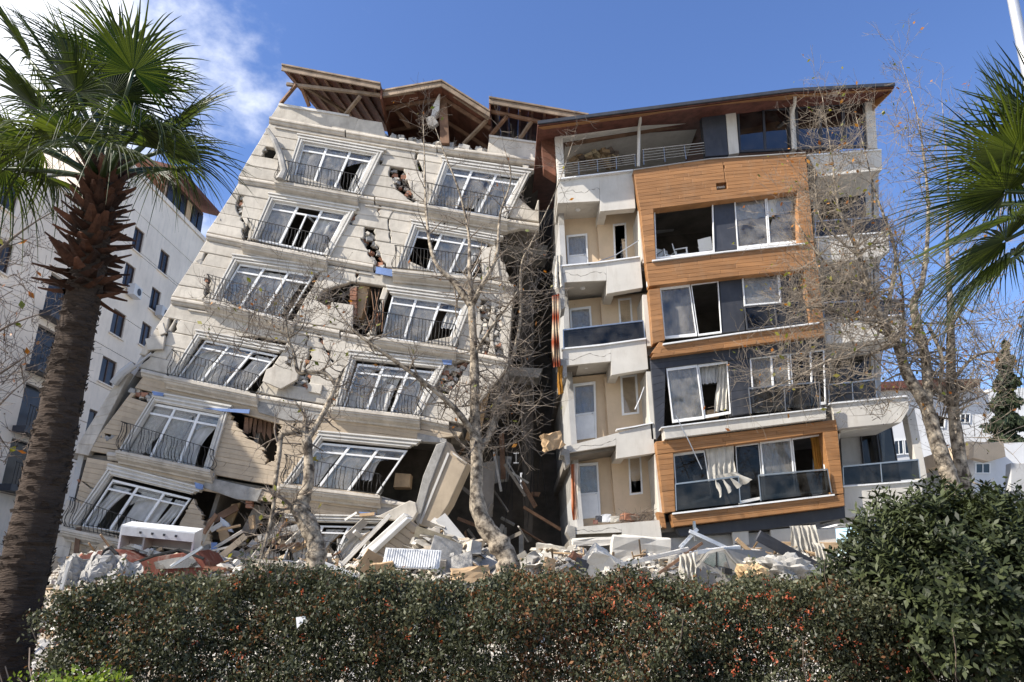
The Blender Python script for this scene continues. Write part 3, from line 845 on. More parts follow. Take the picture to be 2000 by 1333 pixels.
# broken pipe sticking out of the left break, plaster flaps and hanging cladding
mm = M(); mm.tube([P(522, 253, YA - 0.3), P(536, 275, YA - 0.35), P(548, 305, YA - 0.3), P(555, 335, YA - 0.45), P(548, 352, YA - 0.5)], [0.09, 0.13, 0.14, 0.15, 0.2], 7)
mm.build("broken_corner_post", "concrete", A)
mm = M(); mm.tube([P(222, 750, YA - 0.2), P(238, 730, YA - 0.25), P(262, 712, YA - 0.2)], 0.17, 8); mm.tube([P(236, 738, YA - 0.3), P(296, 690, YA - 0.2)], 0.05, 6)
mm.build("bent_downpipe", "greyw", A)
for q, o in (([(520, 722), (552, 708), (583, 726), (580, 742), (548, 760), (512, 745)], 0.35), ([(600, 748), (630, 752), (626, 770), (602, 765)], 0.1),
             ([(306, 636), (318, 630), (324, 650), (312, 655)], 0.2), ([(283, 662), (322, 655), (318, 682), (288, 684)], 0.16),
             ([(648, 590), (690, 596), (688, 640), (640, 614)], 0.05), ([(940, 486), (968, 480), (976, 540), (942, 545)], 0.06),
             ([(890, 780), (904, 776), (922, 800), (914, 822), (896, 800)], 0.6), ([(700, 237), (738, 240), (752, 266), (690, 256)], -0.05)):
    mm = M(); slab_px(mm, q, YA, o, 0.12, 0.015); mm.build("loose_cladding", "cream", A)
# thin cracks and crumbled brick and plaster inside the breaks
for st, bl in BREAKS.items():
    for h in bl:
        xs = [p[0] for p in h]; ys = [p[1] for p in h]
        area = (max(xs) - min(xs)) * (max(ys) - min(ys))
        if area > 5200: continue
        for k in range(int(6 + area / 55)):
            x, y = random.uniform(min(xs), max(xs)), random.uniform(min(ys), max(ys))
            if not inpoly(x, y, h): continue
            e = min(abs(x - min(xs)), abs(max(xs) - x))
            mm = M(); s_ = random.uniform(.06, .2)
            mm.box(P(x, y, YA + random.uniform(.06, .3)), (s_ * 1.6, .15, s_), Matrix.Rotation(random.gauss(.2, .4), 3, 'Y') @ Matrix.Rotation(random.gauss(0, .4), 3, 'Z'), None, random.uniform(.5, 1))
            mm.build("crumbled_brick", random.choice(("brick", "concrete", "cream", "concrete", "concrete", "cream")), A)
# exposed hollow brick
for (x, y, w, h) in ((684, 560, 8, 62), (626, 596, 34, 14), (262, 766, 30, 12), (730, 612, 10, 30), (552, 748, 24, 10), (480, 975, 10, 20)):
    for k in range(max(1, int(h / 9))):
        for j in range(max(1, int(w / 14))):
            q = [(x + j * 14, y + k * 9), (x + j * 14 + 13, y + k * 9 + 1), (x + j * 14 + 12, y + k * 9 + 9), (x + j * 14 - 1, y + k * 9 + 8)]
            mm = M(); slab_px(mm, q, YA, -0.05 + random.uniform(-0.05, 0.05), 0.2, 0.01); mm.build("brick", "brick", A)

# inside: floor slabs, partition walls, back and side walls
for st in range(0, 8):
    pts = resample(C[st], 8)
    mm = M()
    top = [P(x, y, YA + 0.28) for x, y in pts]
    fr = top + [p + Vector((0, 0, -0.22)) for p in reversed(top)]
    mm.ext(fr, (0, 9.2, 0)); mm.build("floor_slab", "interior", A)
bk = [P(x, y, YA) for x, y in ((526, 233), (1053, 317), (1000, 560), (992, 700), (900, 836), (800, 985), (752, 1205), (92, 1120), (143, 885), (256, 722), (403, 461))]
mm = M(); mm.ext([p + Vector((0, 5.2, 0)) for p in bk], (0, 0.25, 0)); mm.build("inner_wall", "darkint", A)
mm = M()
le = [P(x + 4, y, YA + 0.26) for x, y in ((526, 235), (466, 350), (403, 461), (334, 586), (256, 722), (150, 885), (115, 1036), (96, 1120))]
for i in range(len(le) - 1):
    mm.add([le[i], le[i + 1], le[i + 1] + Vector((0, 9, 0)), le[i] + Vector((0, 9, 0)), le[i] + Vector((0.22, 0, 0)), le[i + 1] + Vector((0.22, 0, 0)), le[i + 1] + Vector((0.22, 9, 0)), le[i] + Vector((0.22, 9, 0))],
           [(0, 1, 2, 3), (4, 7, 6, 5), (0, 4, 5, 1), (3, 2, 6, 7), (0, 3, 7, 4), (1, 5, 6, 2)])
mm.build("side_wall", "greyw", A)
for x0, st in ((760, 7), (700, 6), (650, 5), (600, 4), (520, 3), (430, 2), (850, 5), (910, 6), (960, 7), (840, 4)):
    mid = min(C[st], key=lambda p: abs(p[0] - x0)); md2 = min(C[st - 1], key=lambda p: abs(p[0] - x0 + 40))
    a = P(x0, mid[1] + 10, YA + 0.6); b = P(x0 - 34, mid[1] + 118, YA + 0.6)
    mm = M(); mm.ext([a, a + Vector((0.16, 0, 0)), b + Vector((0.16, 0, 0)), b], (0, 4.4, 0)); mm.build("partition_wall", "interior", A)
# brown wardrobe side and hanging strips in the third-floor hole, orange cupboard, torn doors
mm = M(); slab_px(mm, [(702, 556), (722, 560), (706, 622), (684, 618)], YA, -0.35, 0.6, 0.02); mm.build("wardrobe_side", "card", A)
mm = M(); slab_px(mm, [(772, 924), (802, 926), (800, 952), (768, 952)], YA, -1.2, 0.6, 0.02); mm.build("cupboard", "card", A)
for k in range(9):
    mm = M(); x = 716 + k * 4
    mm.tube([P(x + random.uniform(-4, 4), 565, YA + 0.2), P(x + random.uniform(-8, 8), 605, YA - 0.1), P(x + random.uniform(-22, 12), 648, YA - 0.2)], 0.02, 4); mm.build("torn_lath", "splinter" if k % 2 else "timber", A)
for k in range(7):
    mm = M(); x = 478 + k * 9
    slab_px(mm, [(x, 815 + k), (x + 7, 816 + k), (x + random.uniform(0, 8), 850 + random.uniform(-8, 14)), (x - 3, 846)], YA, -0.3 - 0.05 * k, 0.03); mm.build("torn_lath", "timber", A)
for q, o, m in (([(452, 985), (470, 982), (440, 1052), (424, 1048)], -0.8, "card"), ([(498, 985), (520, 990), (496, 1045), (470, 1040)], -0.6, "interior"),
             ([(430, 1010), (446, 1022), (455, 1040), (430, 1036)], -0.3, "metalw"), ([(424, 1030), (440, 1028), (450, 1052), (430, 1058)], -0.2, "card")):
    mm = M(); slab_px(mm, q, YA, o, 0.12, 0.01); mm.build("torn_door", m, A)

for k in range(84):
    x, y = (random.uniform(400, 735), random.uniform(1005, 1105)) if k < 56 else (random.uniform(130, 400), random.uniform(1050, 1115))
    p = P(x, y, YA - random.uniform(-.6, .5)); L_ = random.uniform(.4, 1.6)
    mm = M(); mm.box(p, (L_, random.uniform(.03, .12), random.uniform(.06, .3)), rotm0((random.gauss(0, .4), random.gauss(-.3, .6), random.gauss(0, .4))))
    mm.build("torn_board", random.choice(("trim", "timber", "card", "cream", "siding", "concrete")), A)
# parapet
for q in ([(526, 233), (545, 203), (680, 226), (699, 231), (692, 258), (640, 251), (560, 239)], [(699, 232), (746, 239), (754, 268), (690, 258)],
          [(956, 266), (1052, 280), (1053, 316), (952, 297)]):
    mm = M(); slab_px(mm, q, YA, 0.06, 0.3, 0.02); mm.build("parapet", "cream", A)
for q in ([(545, 201), (682, 224), (682, 228), (543, 206)], [(955, 263), (1053, 277), (1053, 281), (955, 267)]):
    mm = M(); slab_px(mm, q, YA, 0.12, 0.42, 0.01); mm.build("parapet_coping", "trim", A)
mm = M()
for k in range(40):
    x = random.uniform(745, 955); y = 272 + (x - 745) * 0.135
    mm.box(P(x, y - random.uniform(0, 6), YA + random.uniform(0, 0.5)), [random.uniform(0.08, 0.35) for _ in range(3)], Matrix.Rotation(random.uniform(0, 3), 3, 'X') @ Matrix.Rotation(random.uniform(0, 3), 3, 'Z'), (1, 1, 1))
mm.build("broken_parapet_rubble", "rubble", A, kind="stuff")

# torn timber roof: left eave, middle gable, right eave
YR = YA - 1.0
def roofplane(p0, p1, run, rise, m="board", th=0.10, nraft=8, name="roof_boarding"):
    """Eave edge p0-p1 (world), rising away from the street; boards laid side by side, rafters under them."""
    a, b = p0, p1
    nb = max(6, int((b - a).length / 0.42))
    vec = Vector((0, run, rise))
    for k in range(nb):
        x0, x1 = a.lerp(b, k / nb), a.lerp(b, (k + 0.985) / nb)
        mm = M(); up = Vector((0, 0, th * random.uniform(0.6, 1.0)))
        vs = [x0, x1, x1 + vec, x0 + vec]; vs += [p + up for p in vs]
        mm.add(vs, [(0, 1, 2, 3), (7, 6, 5, 4), (0, 4, 5, 1), (1, 5, 6, 2), (2, 6, 7, 3), (3, 7, 4, 0)])
        mm.build("roof_board", m, A)
    for k in range(nraft):
        x0 = a.lerp(b, (k + 0.5) / nraft) + Vector((0, 0.15, -0.07 + 0.15 * rise / run))
        mm = M(); mm.beam(x0, x0 + vec * 0.92, 0.10, 0.14); mm.build("rafter", "timber", A)
def fascia(pts, h=0.24, d=0.06, m="fascia", name="fascia_board", dz=0.0):
    for i in range(len(pts) - 1):
        a, b = pts[i] + Vector((0, -0.03, dz)), pts[i + 1] + Vector((0, -0.03, dz))
        mm = M(); mm.ext([a + Vector((0, 0, h * 0.6)), b + Vector((0, 0, h * 0.6)), b - Vector((0, 0, h * 0.4)), a - Vector((0, 0, h * 0.4))], (0, d, 0), 0.01)
        mm.build(name, m, A)
        mm = M(); mm.ext([a + Vector((0, -0.06, h * 0.6 + 0.09)), b + Vector((0, -0.06, h * 0.6 + 0.09)), b + Vector((0, -0.06, h * 0.6)), a + Vector((0, -0.06, h * 0.6))], (0, 0.4, 0), 0.01)
        mm.build("roof_edge_tile", "fascia", A)
e0, e1 = P(550, 135, YR), P(743, 172, YR)
roofplane(e0, e1, 7, 2.6)
fascia([e0, e0.lerp(e1, 0.36), e1])
g0, ga, g1 = P(747, 186, YR + 0.3), P(862, 166, YR), P(957, 226, YR + 0.1)
for a, b in ((g0, ga), (ga, g1)):
    n = 7
    for k in range(n):
        x0, x1 = a.lerp(b, k / n), a.lerp(b, (k + 0.985) / n)
        mm = M(); vec = Vector((0, 7, 0.3)); up = Vector((0, 0, 0.1))
        vs = [x0, x1, x1 + vec, x0 + vec]; vs += [p + up for p in vs]
        mm.add(vs, [(0, 1, 2, 3), (7, 6, 5, 4), (0, 4, 5, 1), (1, 5, 6, 2), (2, 6, 7, 3), (3, 7, 4, 0)]); mm.build("roof_board", "board", A)
    for k in range(4):
        mm = M(); y = 0.8 + 1.6 * k
        mm.beam(a + Vector((0, y, -0.1)), b + Vector((0, y, -0.1)), 0.1, 0.16); mm.build("rafter", "timber", A)
fascia([g0, ga]); fascia([ga, g1])
for p_ in (e1, P(955, 199, YR)):
    mm = M(); v_ = [p_ + Vector((0, .1, .05)), p_ + Vector((0, 7, 2.62)), p_ + Vector((0, 7, -1.2)), p_ + Vector((0, .1, -.5))]
    mm.add(v_ + [w + Vector((.06, 0, 0)) for w in v_], [(0, 1, 2, 3), (7, 6, 5, 4), (0, 4, 5, 1), (1, 5, 6, 2), (2, 6, 7, 3), (3, 7, 4, 0)]); mm.build("gable_cheek", "board", A)
r0, r1 = P(955, 199, YR), P(1150, 233, YR)
roofplane(r0, r1, 7, 2.6)
fascia([r0, r0.lerp(r1, 0.5), r1])
def strut(a, b, ya=YA, yb=YA, w=0.13, m="timber"):
    mm = M(); mm.beam(P(*a, ya), P(*b, yb), w, w); mm.build("roof_strut", m, A)
for a, b, ya, yb in (((548, 203), (579, 166), YA, YR + .2), ((604, 208), (588, 168), YA + .2, YR + .4), ((675, 224), (704, 188), YA, YR + .3), ((560, 165), (745, 187), YR + .3, YR + .3),
                     ((680, 222), (592, 168), YA + 2, YR + 1), ((757, 192), (800, 250), YR + 1, YA + 1), ((958, 228), (905, 282), YR + .5, YA + .6), ((958, 266), (990, 228), YA, YR + .3),
                     ((745, 188), (858, 172), YR + .35, YR + .35), ((864, 172), (955, 232), YR + .35, YR + .35), ((958, 218), (1060, 240), YR + .4, YR + .4), ((1015, 272), (1040, 235), YA, YR + .4)):
    strut(a, b, ya, yb, m="fascia" if random.random() < 0.6 else "timber")
for q, m, o in (([(856, 178), (872, 178), (878, 280), (860, 280)], "timber", 0.25), ([(846, 205), (860, 178), (858, 215), (838, 248)], "trim", 0.4), ([(832, 230), (846, 224), (856, 240), (846, 248), (836, 244)], "concrete", 0.45)):
    mm = M(); slab_px(mm, q, YA, o, 0.2, 0.02); mm.build("hanging_timber", m, A)
mm = M(); a_, b_, c_, d_ = [P(x, y, YA) + Vector((0, 5.5, 0)) for x, y in ((532, 150), (1100, 235), (1053, 330), (526, 240))]
mm.ext([a_, b_, c_, d_], (0, 0.2, 0)); mm.build("attic_wall", "darkint", A)
# ------------------------------------------------------------------ right building: white balconies and orange wood frame
YB = 24.0
B = thing("apartment_building", "tilted apartment block with orange wood cladding, white corner balconies and dark glass balustrades",
          "building", (P(1380, 1060, YB).x, YB, 0))
def bslab(name, m, q, out=0.0, thick=0.25, cham=0.012, parent=None):
    mm = M(); slab_px(mm, q, YB, out, thick, cham); return mm.build(name, m, parent or B)

# floors, side walls, inner walls
FL = [((1090, 354), (1235, 337), (1700, 300)), ((1094, 536), (1250, 516), (1700, 472)), ((1100, 700), (1262, 680), (1702, 632)),
      ((1108, 876), (1278, 848), (1704, 800)), ((1122, 1042), (1290, 1022), (1706, 972))]
for f in FL:
    t = [P(x, y, YB + 0.26) for x, y in f]
    mm = M(); mm.ext(t + [p + Vector((0, 0, -0.3)) for p in reversed(t)], (0, 10, 0)); mm.build("floor_slab", "interior", B)
mm = M(); pts = [P(x, y, YB + 5.0) for x, y in ((1062, 300), (1700, 225), (1706, 1000), (1100, 1050))]
pts = [P(x, y, YB) + Vector((0, 5.2, 0)) for x, y in ((1190, 300), (1700, 240), (1706, 1000), (1190, 1050))]
mm.ext(pts, (0, 0.2, 0)); mm.build("inner_wall", "darkint", B)
mm = M()
le = [P(x, y, YB + 1.0) for x, y in ((1088, 350), (1092, 440), (1096, 520), (1100, 600), (1104, 690), (1110, 780), (1116, 870), (1122, 960), (1130, 1050))]
for i in range(len(le) - 1):
    a, b = le[i], le[i + 1]; v = Vector((0.2, 0, 0)); d = Vector((0, 9, 0))
    mm = M()
    mm.add([a, b, b + d, a + d, a + v, b + v, b + d + v, a + d + v], [(0, 1, 2, 3), (4, 7, 6, 5), (0, 4, 5, 1), (3, 2, 6, 7), (0, 3, 7, 4), (1, 5, 6, 2)])
    mm.build("side_wall", "greyw" if i % 2 else "concrete", B)
mm = M(); a, b = P(1706, 290, YB + 2.2), P(1712, 1000, YB + 2.2)
mm.ext([a, a + Vector((0.2, 0, 0)), b + Vector((0.2, 0, 0)), b], (0, 8, 0)); mm.build("side_wall", "greyw", B)

# roof: dark edge, orange boarded soffit
ev = [(1050, 247), (1250, 221), (1400, 202), (1550, 183), (1747, 172)]
E = [P(x, y, YB - 1.1) for x, y in ev]
mm = M()
for i in range(len(E) - 1):
    a, b = E[i], E[i + 1]; d = Vector((0, 9, 1.6)); h = Vector((0, 0, 0.16))
    mm.add([a, b, b + d, a + d, a + h, b + h, b + d + h, a + d + h], [(0, 1, 2, 3), (4, 7, 6, 5), (0, 4, 5, 1), (3, 2, 6, 7), (0, 3, 7, 4), (1, 5, 6, 2)])
mm.build("roof", "tile", B)
mm = M()
for i in range(len(E) - 1):
    a, b = E[i] + Vector((0, -0.1, 0.17)), E[i + 1] + Vector((0, -0.1, 0.17))
    mm.ext([a, b, b - Vector((0, 0, 0.13)), a - Vector((0, 0, 0.13))], (0, 0.08, 0))
mm.build("gutter", "anthra", B)
W7 = [(1084, 264), (1250, 242), (1366, 222), (1550, 206), (1700, 195)]
S = [P(x, y, YB - 0.05) for x, y in W7]
nb = 7
for k in range(nb):
    mm = M(); t0, t1 = k / nb, (k + 0.97) / nb
    for i in range(len(E) - 1):
        f = lambda j, t: (E[j] + Vector((0, 0.02, -0.03))).lerp(S[j], t)
        mm.add([f(i, t0), f(i + 1, t0), f(i + 1, t1), f(i, t1)], [(0, 1, 2, 3)])
    o = mm.build("soffit_board", "wood", B)
mm = M(); a0, a1 = E[-1] + Vector((0, 0, -0.02)), S[-1]
mm.ext([P(1700, 192, YB), P(1746, 176, YB - 1.0), P(1707, 214, YB - 0.2)], (0, 5, 0.8)); mm.build("soffit_end", "wood", B)
rows(B, "cladding_plank", "board", [(1056, 258), (1084, 266)], [(1062, 330), (1086, 345)], 6, YB, -0.15, 0.5, 0.01)  # wood in shade, painted with the darker boarding colour

# penthouse
bslab("white_post", "whiter", [(1083, 263), (1099, 262), (1103, 346), (1089, 348)], 0.02, 0.3)
bslab("lintel", "whiter", [(1099, 263), (1366, 222), (1366, 229), (1099, 270)], 0.0, 0.3)
bslab("anthracite_panel", "anthra", [(1369, 219), (1418, 216), (1424, 303), (1378, 306)], 0.05, 0.3)
bslab("white_post", "whiter", [(1417, 215), (1437, 214), (1444, 299), (1424, 302)], 0.09, 0.3)
bslab("white_post", "whiter", [(1543, 209), (1552, 208), (1557, 292), (1548, 293)], 0.09, 0.3)
bslab("white_post", "whiter", [(1690, 194), (1708, 192), (1714, 290), (1696, 290)], 0.09, 0.4)
bslab("lintel", "whiter", [(1437, 206), (1690, 192), (1690, 196), (1437, 212)], 0.06, 0.3)
def flat_window(q, cols, fm="anthra", gm="glassb", out=0.0, w=0.035, brk=None, inner=None, rowsplit=None, name="window"):
    mm = M()
    for s in ((0, 0, w, 1), (1 - w, 0, 1, 1), (w, 0, 1 - w, 0.05), (w, 0.95, 1 - w, 1)): slab_px(mm, sub(q, *s), YB, out, 0.07, 0.005)
    for k in range(1, len(cols)):
        slab_px(mm, sub(q, cols[k] - w * .6, 0.05, cols[k] + w * .6, 0.95), YB, out + 0.01, 0.07, 0.005)
    if rowsplit: slab_px(mm, sub(q, w, rowsplit - 0.02, 1 - w, rowsplit + 0.02), YB, out + 0.005, 0.06, 0.005)
    wn = mm.build(name, fm, B)
    cc = list(cols) + [1.0]
    for k in range(len(cols)):
        b = 0 if not brk else brk[k]
        pane(wn, sub(q, cc[k] + w * .6, 0.05, cc[k + 1] - w * .6, 0.95), YB, out - 0.03, gm, b)
    return wn
flat_window([(1440, 213), (1542, 210), (1547, 293), (1444, 298)], [0, 0.5], "anthra", "glassb", 0.0)
flat_window([(1553, 208), (1690, 197), (1694, 288), (1557, 292)], [0, 0.35, 0.68], "anthra", "glassb", 0.0)
# sloping attic ceiling, broken partition and debris in the open penthouse room
c1 = [P(x, y, YB + 0.4) for x, y in ((1105, 268), (1366, 228), (1366, 262), (1105, 300))]
mm = M(); a, b = P(1105, 272, YB + 0.3), P(1368, 232, YB + 0.3)
mm.add([a, b, b + Vector((0, 4.5, -0.2)), a + Vector((0, 4.5, -0.2)), a + Vector((0, 0, .1)), b + Vector((0, 0, .1)), b + Vector((0, 4.5, -.1)), a + Vector((0, 4.5, -.1))], [(0, 1, 2, 3), (4, 7, 6, 5), (0, 4, 5, 1), (2, 6, 7, 3)])
mm.build("attic_ceiling", "whiter", B)
mm = M(); a, b = P(1096, 300, YB), P(1380, 260, YB)
mm.ext([a + Vector((0, 4.6, 1)), b + Vector((0, 4.6, 1)), b + Vector((0, 4.6, -1.6)), a + Vector((0, 4.6, -1.6))], (0, 0.2, 0)); mm.build("attic_wall", "greyw", B)
mm = M(); mm.beam(P(1104, 280, YB + .5), P(1366, 236, YB + .5), 0.2, 0.22); mm.build("roof_beam", "timber", B)
mm = M(); mm.beam(P(1366, 236, YB + .8), P(1345, 285, YB + 2.5), 0.25, 0.3); mm.build("roof_beam", "timber", B)
mm = M()
for k in range(60):
    mm.box(P(random.uniform(1105, 1200), random.uniform(286, 318), YB + random.uniform(1.2, 3)), (random.uniform(.2, .9), random.uniform(.1, .4), random.uniform(.05, .3)),
           Matrix.Rotation(random.uniform(-.5, .5), 3, 'Y') @ Matrix.Rotation(random.uniform(0, 3), 3, 'Z'), random.choice(((.6, .45, .3), (.8, .7, .5), (.35, .3, .28))))
mm.build("attic_debris", "rubble", B, kind="stuff")
def bar_rail(a, b, c, d, nb, npst):
    """Steel bar railing with corner photo points a b (top) c d (bottom right, left)."""
    q = [a, b, c, d]; mm = M()
    for k in range(nb):
        v = k / nb * 0.9
        mm.tube([P(*bil(q, 0, v), YB - 0.02), P(*bil(q, 1, v), YB - 0.02)], 0.022 if k == 0 else 0.012, 6)
    r = mm.build("bar_railing", "steel", B)
    for k in range(npst):
        u = (k + 0.06) / (npst - 0.88)
        m2 = M(); m2.tube([P(*bil(q, u, 0), YB), P(*bil(q, u, 1), YB)], 0.02, 6); m2.build("railing_post", "steel", r)
bar_rail((1091, 322), (1242, 302), (1243, 326), (1092, 347), 5, 5)
bar_rail((1254, 293), (1378, 279), (1384, 306), (1255, 323), 5, 4)
mm = M(); mm.tube([P(1251, 222, YB - 0.9), P(1250, 240, YB - 0.35), P(1248, 250, YB - 0.15), P(1247, 326, YB - 0.15)], 0.06, 8); mm.build("downpipe", "whiter", B)
mm = M(); mm.tube([P(1553, 190, YB - 0.9), P(1552, 205, YB - 0.5), P(1547, 225, YB - 0.2), P(1550, 292, YB - 0.2)], 0.06, 8); mm.build("downpipe", "whiter", B)

# orange wood cladding, plank by plank
WO = 0.34
def planks(T, Bm, n, **k): rows(B, "cladding_plank", "wood", T, Bm, n, YB, k.pop("out", WO), k.pop("thick", 0.42), 0.009, jit=0.004, **k)
planks([(1237, 333), (1390, 311), (1574, 298)], [(1251, 411), (1400, 392), (1580, 371)], 12, split=0.55,
       holes=[[(1398, 356), (1420, 353), (1422, 366), (1399, 369)], [(1411, 318), (1414, 318), (1419, 356), (1416, 356)]])
planks([(1251, 412), (1276, 407)], [(1262, 514), (1281, 510)], 10)
planks([(1557, 374), (1580, 371)], [(1561, 476), (1590, 473)], 10)
planks([(1262, 515), (1400, 497), (1590, 475)], [(1268, 559), (1440, 539), (1596, 524)], 6, split=0.5)
planks([(1267, 566), (1289, 563)], [(1275, 672), (1299, 664)], 10)
planks([(1571, 528), (1598, 525)], [(1582, 633), (1609, 630)], 10)
planks([(1285, 677), (1450, 653), (1609, 632)], [(1272, 699), (1460, 674), (1612, 656)], 3, split=0.5)
planks([(1281, 863), (1450, 843), (1633, 820)], [(1284, 888), (1450, 866), (1636, 841)], 3, split=0.4)
planks([(1284, 889), (1315, 885)], [(1298, 1002), (1319, 999)], 11)
planks([(1607, 845), (1636, 842)], [(1629, 966), (1648, 964)], 11)
planks([(1310, 1005), (1450, 990), (1648, 966)], [(1316, 1029), (1450, 1013), (1650, 988)], 3, split=0.4)
planks([(1284, 1000), (1297, 1002)], [(1293, 1030), (1302, 1032)], 3, out=0.1)
planks([(1288, 668), (1296, 670)], [(1272, 690), (1290, 692)], 2)
# junction boxes torn open in the planks
for q in ([(1399, 357), (1419, 354), (1421, 366), (1400, 368)], [(1263, 550), (1287, 547), (1288, 557), (1264, 560)]):
    bslab("service_hole", "metalw", q, WO - 0.25, 0.1)
# frame around openings: white sill lines
def sill(pts, out=0.42, h=0.05, m="pvc"):
    mm = M()
    strip(mm, pts, [(0, -0.2), (0, out), (h, out), (h, -0.2)], YB, out); return mm.build("sill", m, B)
sill([(1274, 508), (1420, 490), (1575, 474)]); sill([(1295, 671), (1454, 648), (1600, 629)]); sill([(1314, 1002), (1470, 984), (1630, 965)])
sill([(1090, 348), (1160, 340), (1236, 331)], 0.12); sill([(1237, 331), (1390, 309), (1500, 302), (1574, 297)], 0.40, 0.025, "greyw")

# storey with the open room: dark panel, two windows, plastic chairs
def door_frame(q, fm="pvc", out=0.0, w=0.05):
    mm = M()
    for s in ((0, 0, w, 1), (1 - w, 0, 1, 1), (w, 0, 1 - w, 0.04), (w, 0.97, 1 - w, 1)): slab_px(mm, sub(q, *s), YB, out, 0.08, 0.006)
    return mm.build("window_frame", fm, B)
door_frame([(1277, 409), (1393, 394), (1396, 492), (1281, 506)], "pvc", 0.05, 0.02)
bslab("anthracite_panel", "anthra", [(1394, 392), (1434, 387), (1440, 486), (1397, 491)], 0.0, 0.12)
w = flat_window([(1434, 386), (1495, 379), (1502, 480), (1441, 487)], [0], "pvc", "glass", 0.05, 0.03)
curtain(w, [(1437, 390), (1492, 384), (1494, 425), (1438, 430)], YB, -0.25, "blind", 0.003, 2, name="roller_blind")
w = flat_window([(1496, 379), (1554, 373), (1559, 474), (1503, 480)], [0], "pvc", "glass", 0.05, 0.04, brk=[1])
curtain(w, [(1499, 382), (1551, 377), (1553, 412), (1501, 424)], YB, -0.1, "blind", 0.003, 2, name="roller_blind")
# storey with the slid glass doors
w = flat_window([(1289, 562), (1347, 555), (1362, 656), (1298, 662)], [0], "pvc", "glass", 0.05, 0.035)
curtain(w, [(1291, 565), (1345, 558), (1358, 654), (1300, 660)], YB, -0.3, "interior", 0.05, 5, name="dusty_curtain")
door_frame([(1349, 553), (1403, 546), (1410, 650), (1364, 656)], "pvc", 0.03, 0.03)
bslab("anthracite_panel", "anthra", [(1405, 545), (1449, 540), (1456, 645), (1411, 650)], 0.0, 0.12)
w = flat_window([(1449, 538), (1520, 531), (1526, 592), (1454, 598)], [0], "pvc", "glass", 0.06, 0.035)
curtain(w, [(1451, 541), (1518, 534), (1523, 590), (1455, 596)], YB, -0.2, "blind", 0.01, 5, name="roller_blind")
flat_window([(1454, 599), (1572, 590), (1578, 630), (1459, 644)], [0, 0.5], "anthra", "glassd", 0.2, 0.02, name="balustrade_glass")
w = flat_window([(1521, 530), (1571, 526), (1578, 630), (1528, 636)], [0], "pvc", "glassd", 0.03, 0.035)
# anthracite storey
rows(B, "anthracite_plank", "anthra", [(1270, 700), (1460, 677), (1611, 658)], [(1272, 722), (1460, 700), (1612, 680)], 2, YB, 0.1, 0.3, 0.01, split=0.4)
rows(B, "anthracite_plank", "anthra", [(1272, 722), (1300, 719)], [(1282, 860), (1297, 838)], 9, YB, 0.1, 0.3, 0.01)
rows(B, "anthracite_plank", "anthra", [(1424, 704), (1463, 699)], [(1430, 812), (1468, 806)], 7, YB, 0.05, 0.3, 0.01)
w = flat_window([(1301, 720), (1362, 712), (1376, 818), (1314, 826)], [0], "pvc", "glass", 0.05, 0.04)
curtain(w, [(1303, 724), (1360, 715), (1372, 816), (1316, 823)], YB, -0.2, "curtain", 0.05, 6)
w = flat_window([(1363, 712), (1421, 704), (1428, 808), (1377, 817)], [0], "pvc", "glassd", 0.02, 0.035, brk=[3])
curtain(w, [(1365, 716), (1419, 708), (1422, 745), (1367, 752)], YB, -0.25, "curtain", 0.05, 7)
curtain(w, [(1402, 712), (1419, 708), (1427, 800), (1400, 806)], YB, -0.2, "tarp", 0.06, 3, sway=-0.1)
bslab("headboard", "card", [(1380, 802), (1402, 798), (1404, 815), (1382, 818)], -0.5, 0.2)
w = flat_window([(1464, 697), (1540, 688), (1548, 796), (1472, 805)], [0, 0.55], "pvc", "glass", 0.03, 0.04)
curtain(w, [(1466, 700), (1505, 695), (1510, 798), (1474, 802)], YB, -0.25, "interior", 0.04, 5)
flat_window([(1542, 688), (1610, 680), (1614, 790), (1549, 797)], [0, 0.6], "pvc", "glassd", 0.0, 0.04)
def balustrade(a, b, c, d, nseg, out=0.45, gm="glassd", sag=0):
    q = [a, b, c, d]
    mm = M(); mm.beam(P(*a, YB - out), P(*b, YB - out), 0.045, 0.045)
    for k in range(nseg + 1):
        mm.beam(P(*bil(q, k / nseg, 0), YB - out), P(*bil(q, k / nseg, 1), YB - out), 0.03, 0.03, (0, 1, 0))
    r = mm.build("balustrade", "steel", B)
    for k in range(nseg):
        pane(r, sub(q, k / nseg + 0.006, 0.04, (k + 1) / nseg - 0.006, 0.98), YB, out, gm, 0, "glass_panel")
balustrade((1462, 759), (1600, 747), (1602, 797), (1467, 808), 2)
bslab("balcony_parapet", "whiter", [(1296, 836), (1613, 798), (1614, 818), (1299, 858)], 0.5, 0.6)
sill([(1292, 834), (1450, 815), (1614, 796)], 0.56, 0.04)
# lowest wood-framed balcony
w = flat_window([(1315, 886), (1376, 879), (1392, 972), (1322, 996)], [0], "pvc", "glassd", 0.05, 0.035)
bslab("shelf_unit", "greyw", [(1352, 928), (1388, 922), (1390, 945), (1354, 950)], -0.5, 0.3)
curtain(B, [(1377, 878), (1432, 870), (1436, 928), (1390, 965)], YB, 0.1, "tarp", 0.05, 5, name="blown_curtain")
curtain(B, [(1392, 930), (1436, 922), (1470, 938), (1398, 975)], YB, 0.40, "tarp", 0.07, 4, name="blown_curtain")
w = flat_window([(1436, 868), (1482, 862), (1492, 975), (1444, 985)], [0], "pvc", "glassd", 0.0, 0.03)
w = flat_window([(1484, 862), (1545, 855), (1556, 965), (1495, 974)], [0], "pvc", "glass", 0.04, 0.045)
curtain(w, [(1487, 866), (1543, 858), (1553, 960), (1497, 970)], YB, -0.2, "greyw", 0.04, 7)
w = door_frame([(1546, 855), (1606, 846), (1618, 960), (1557, 966)], "pvc", 0.02, 0.04)
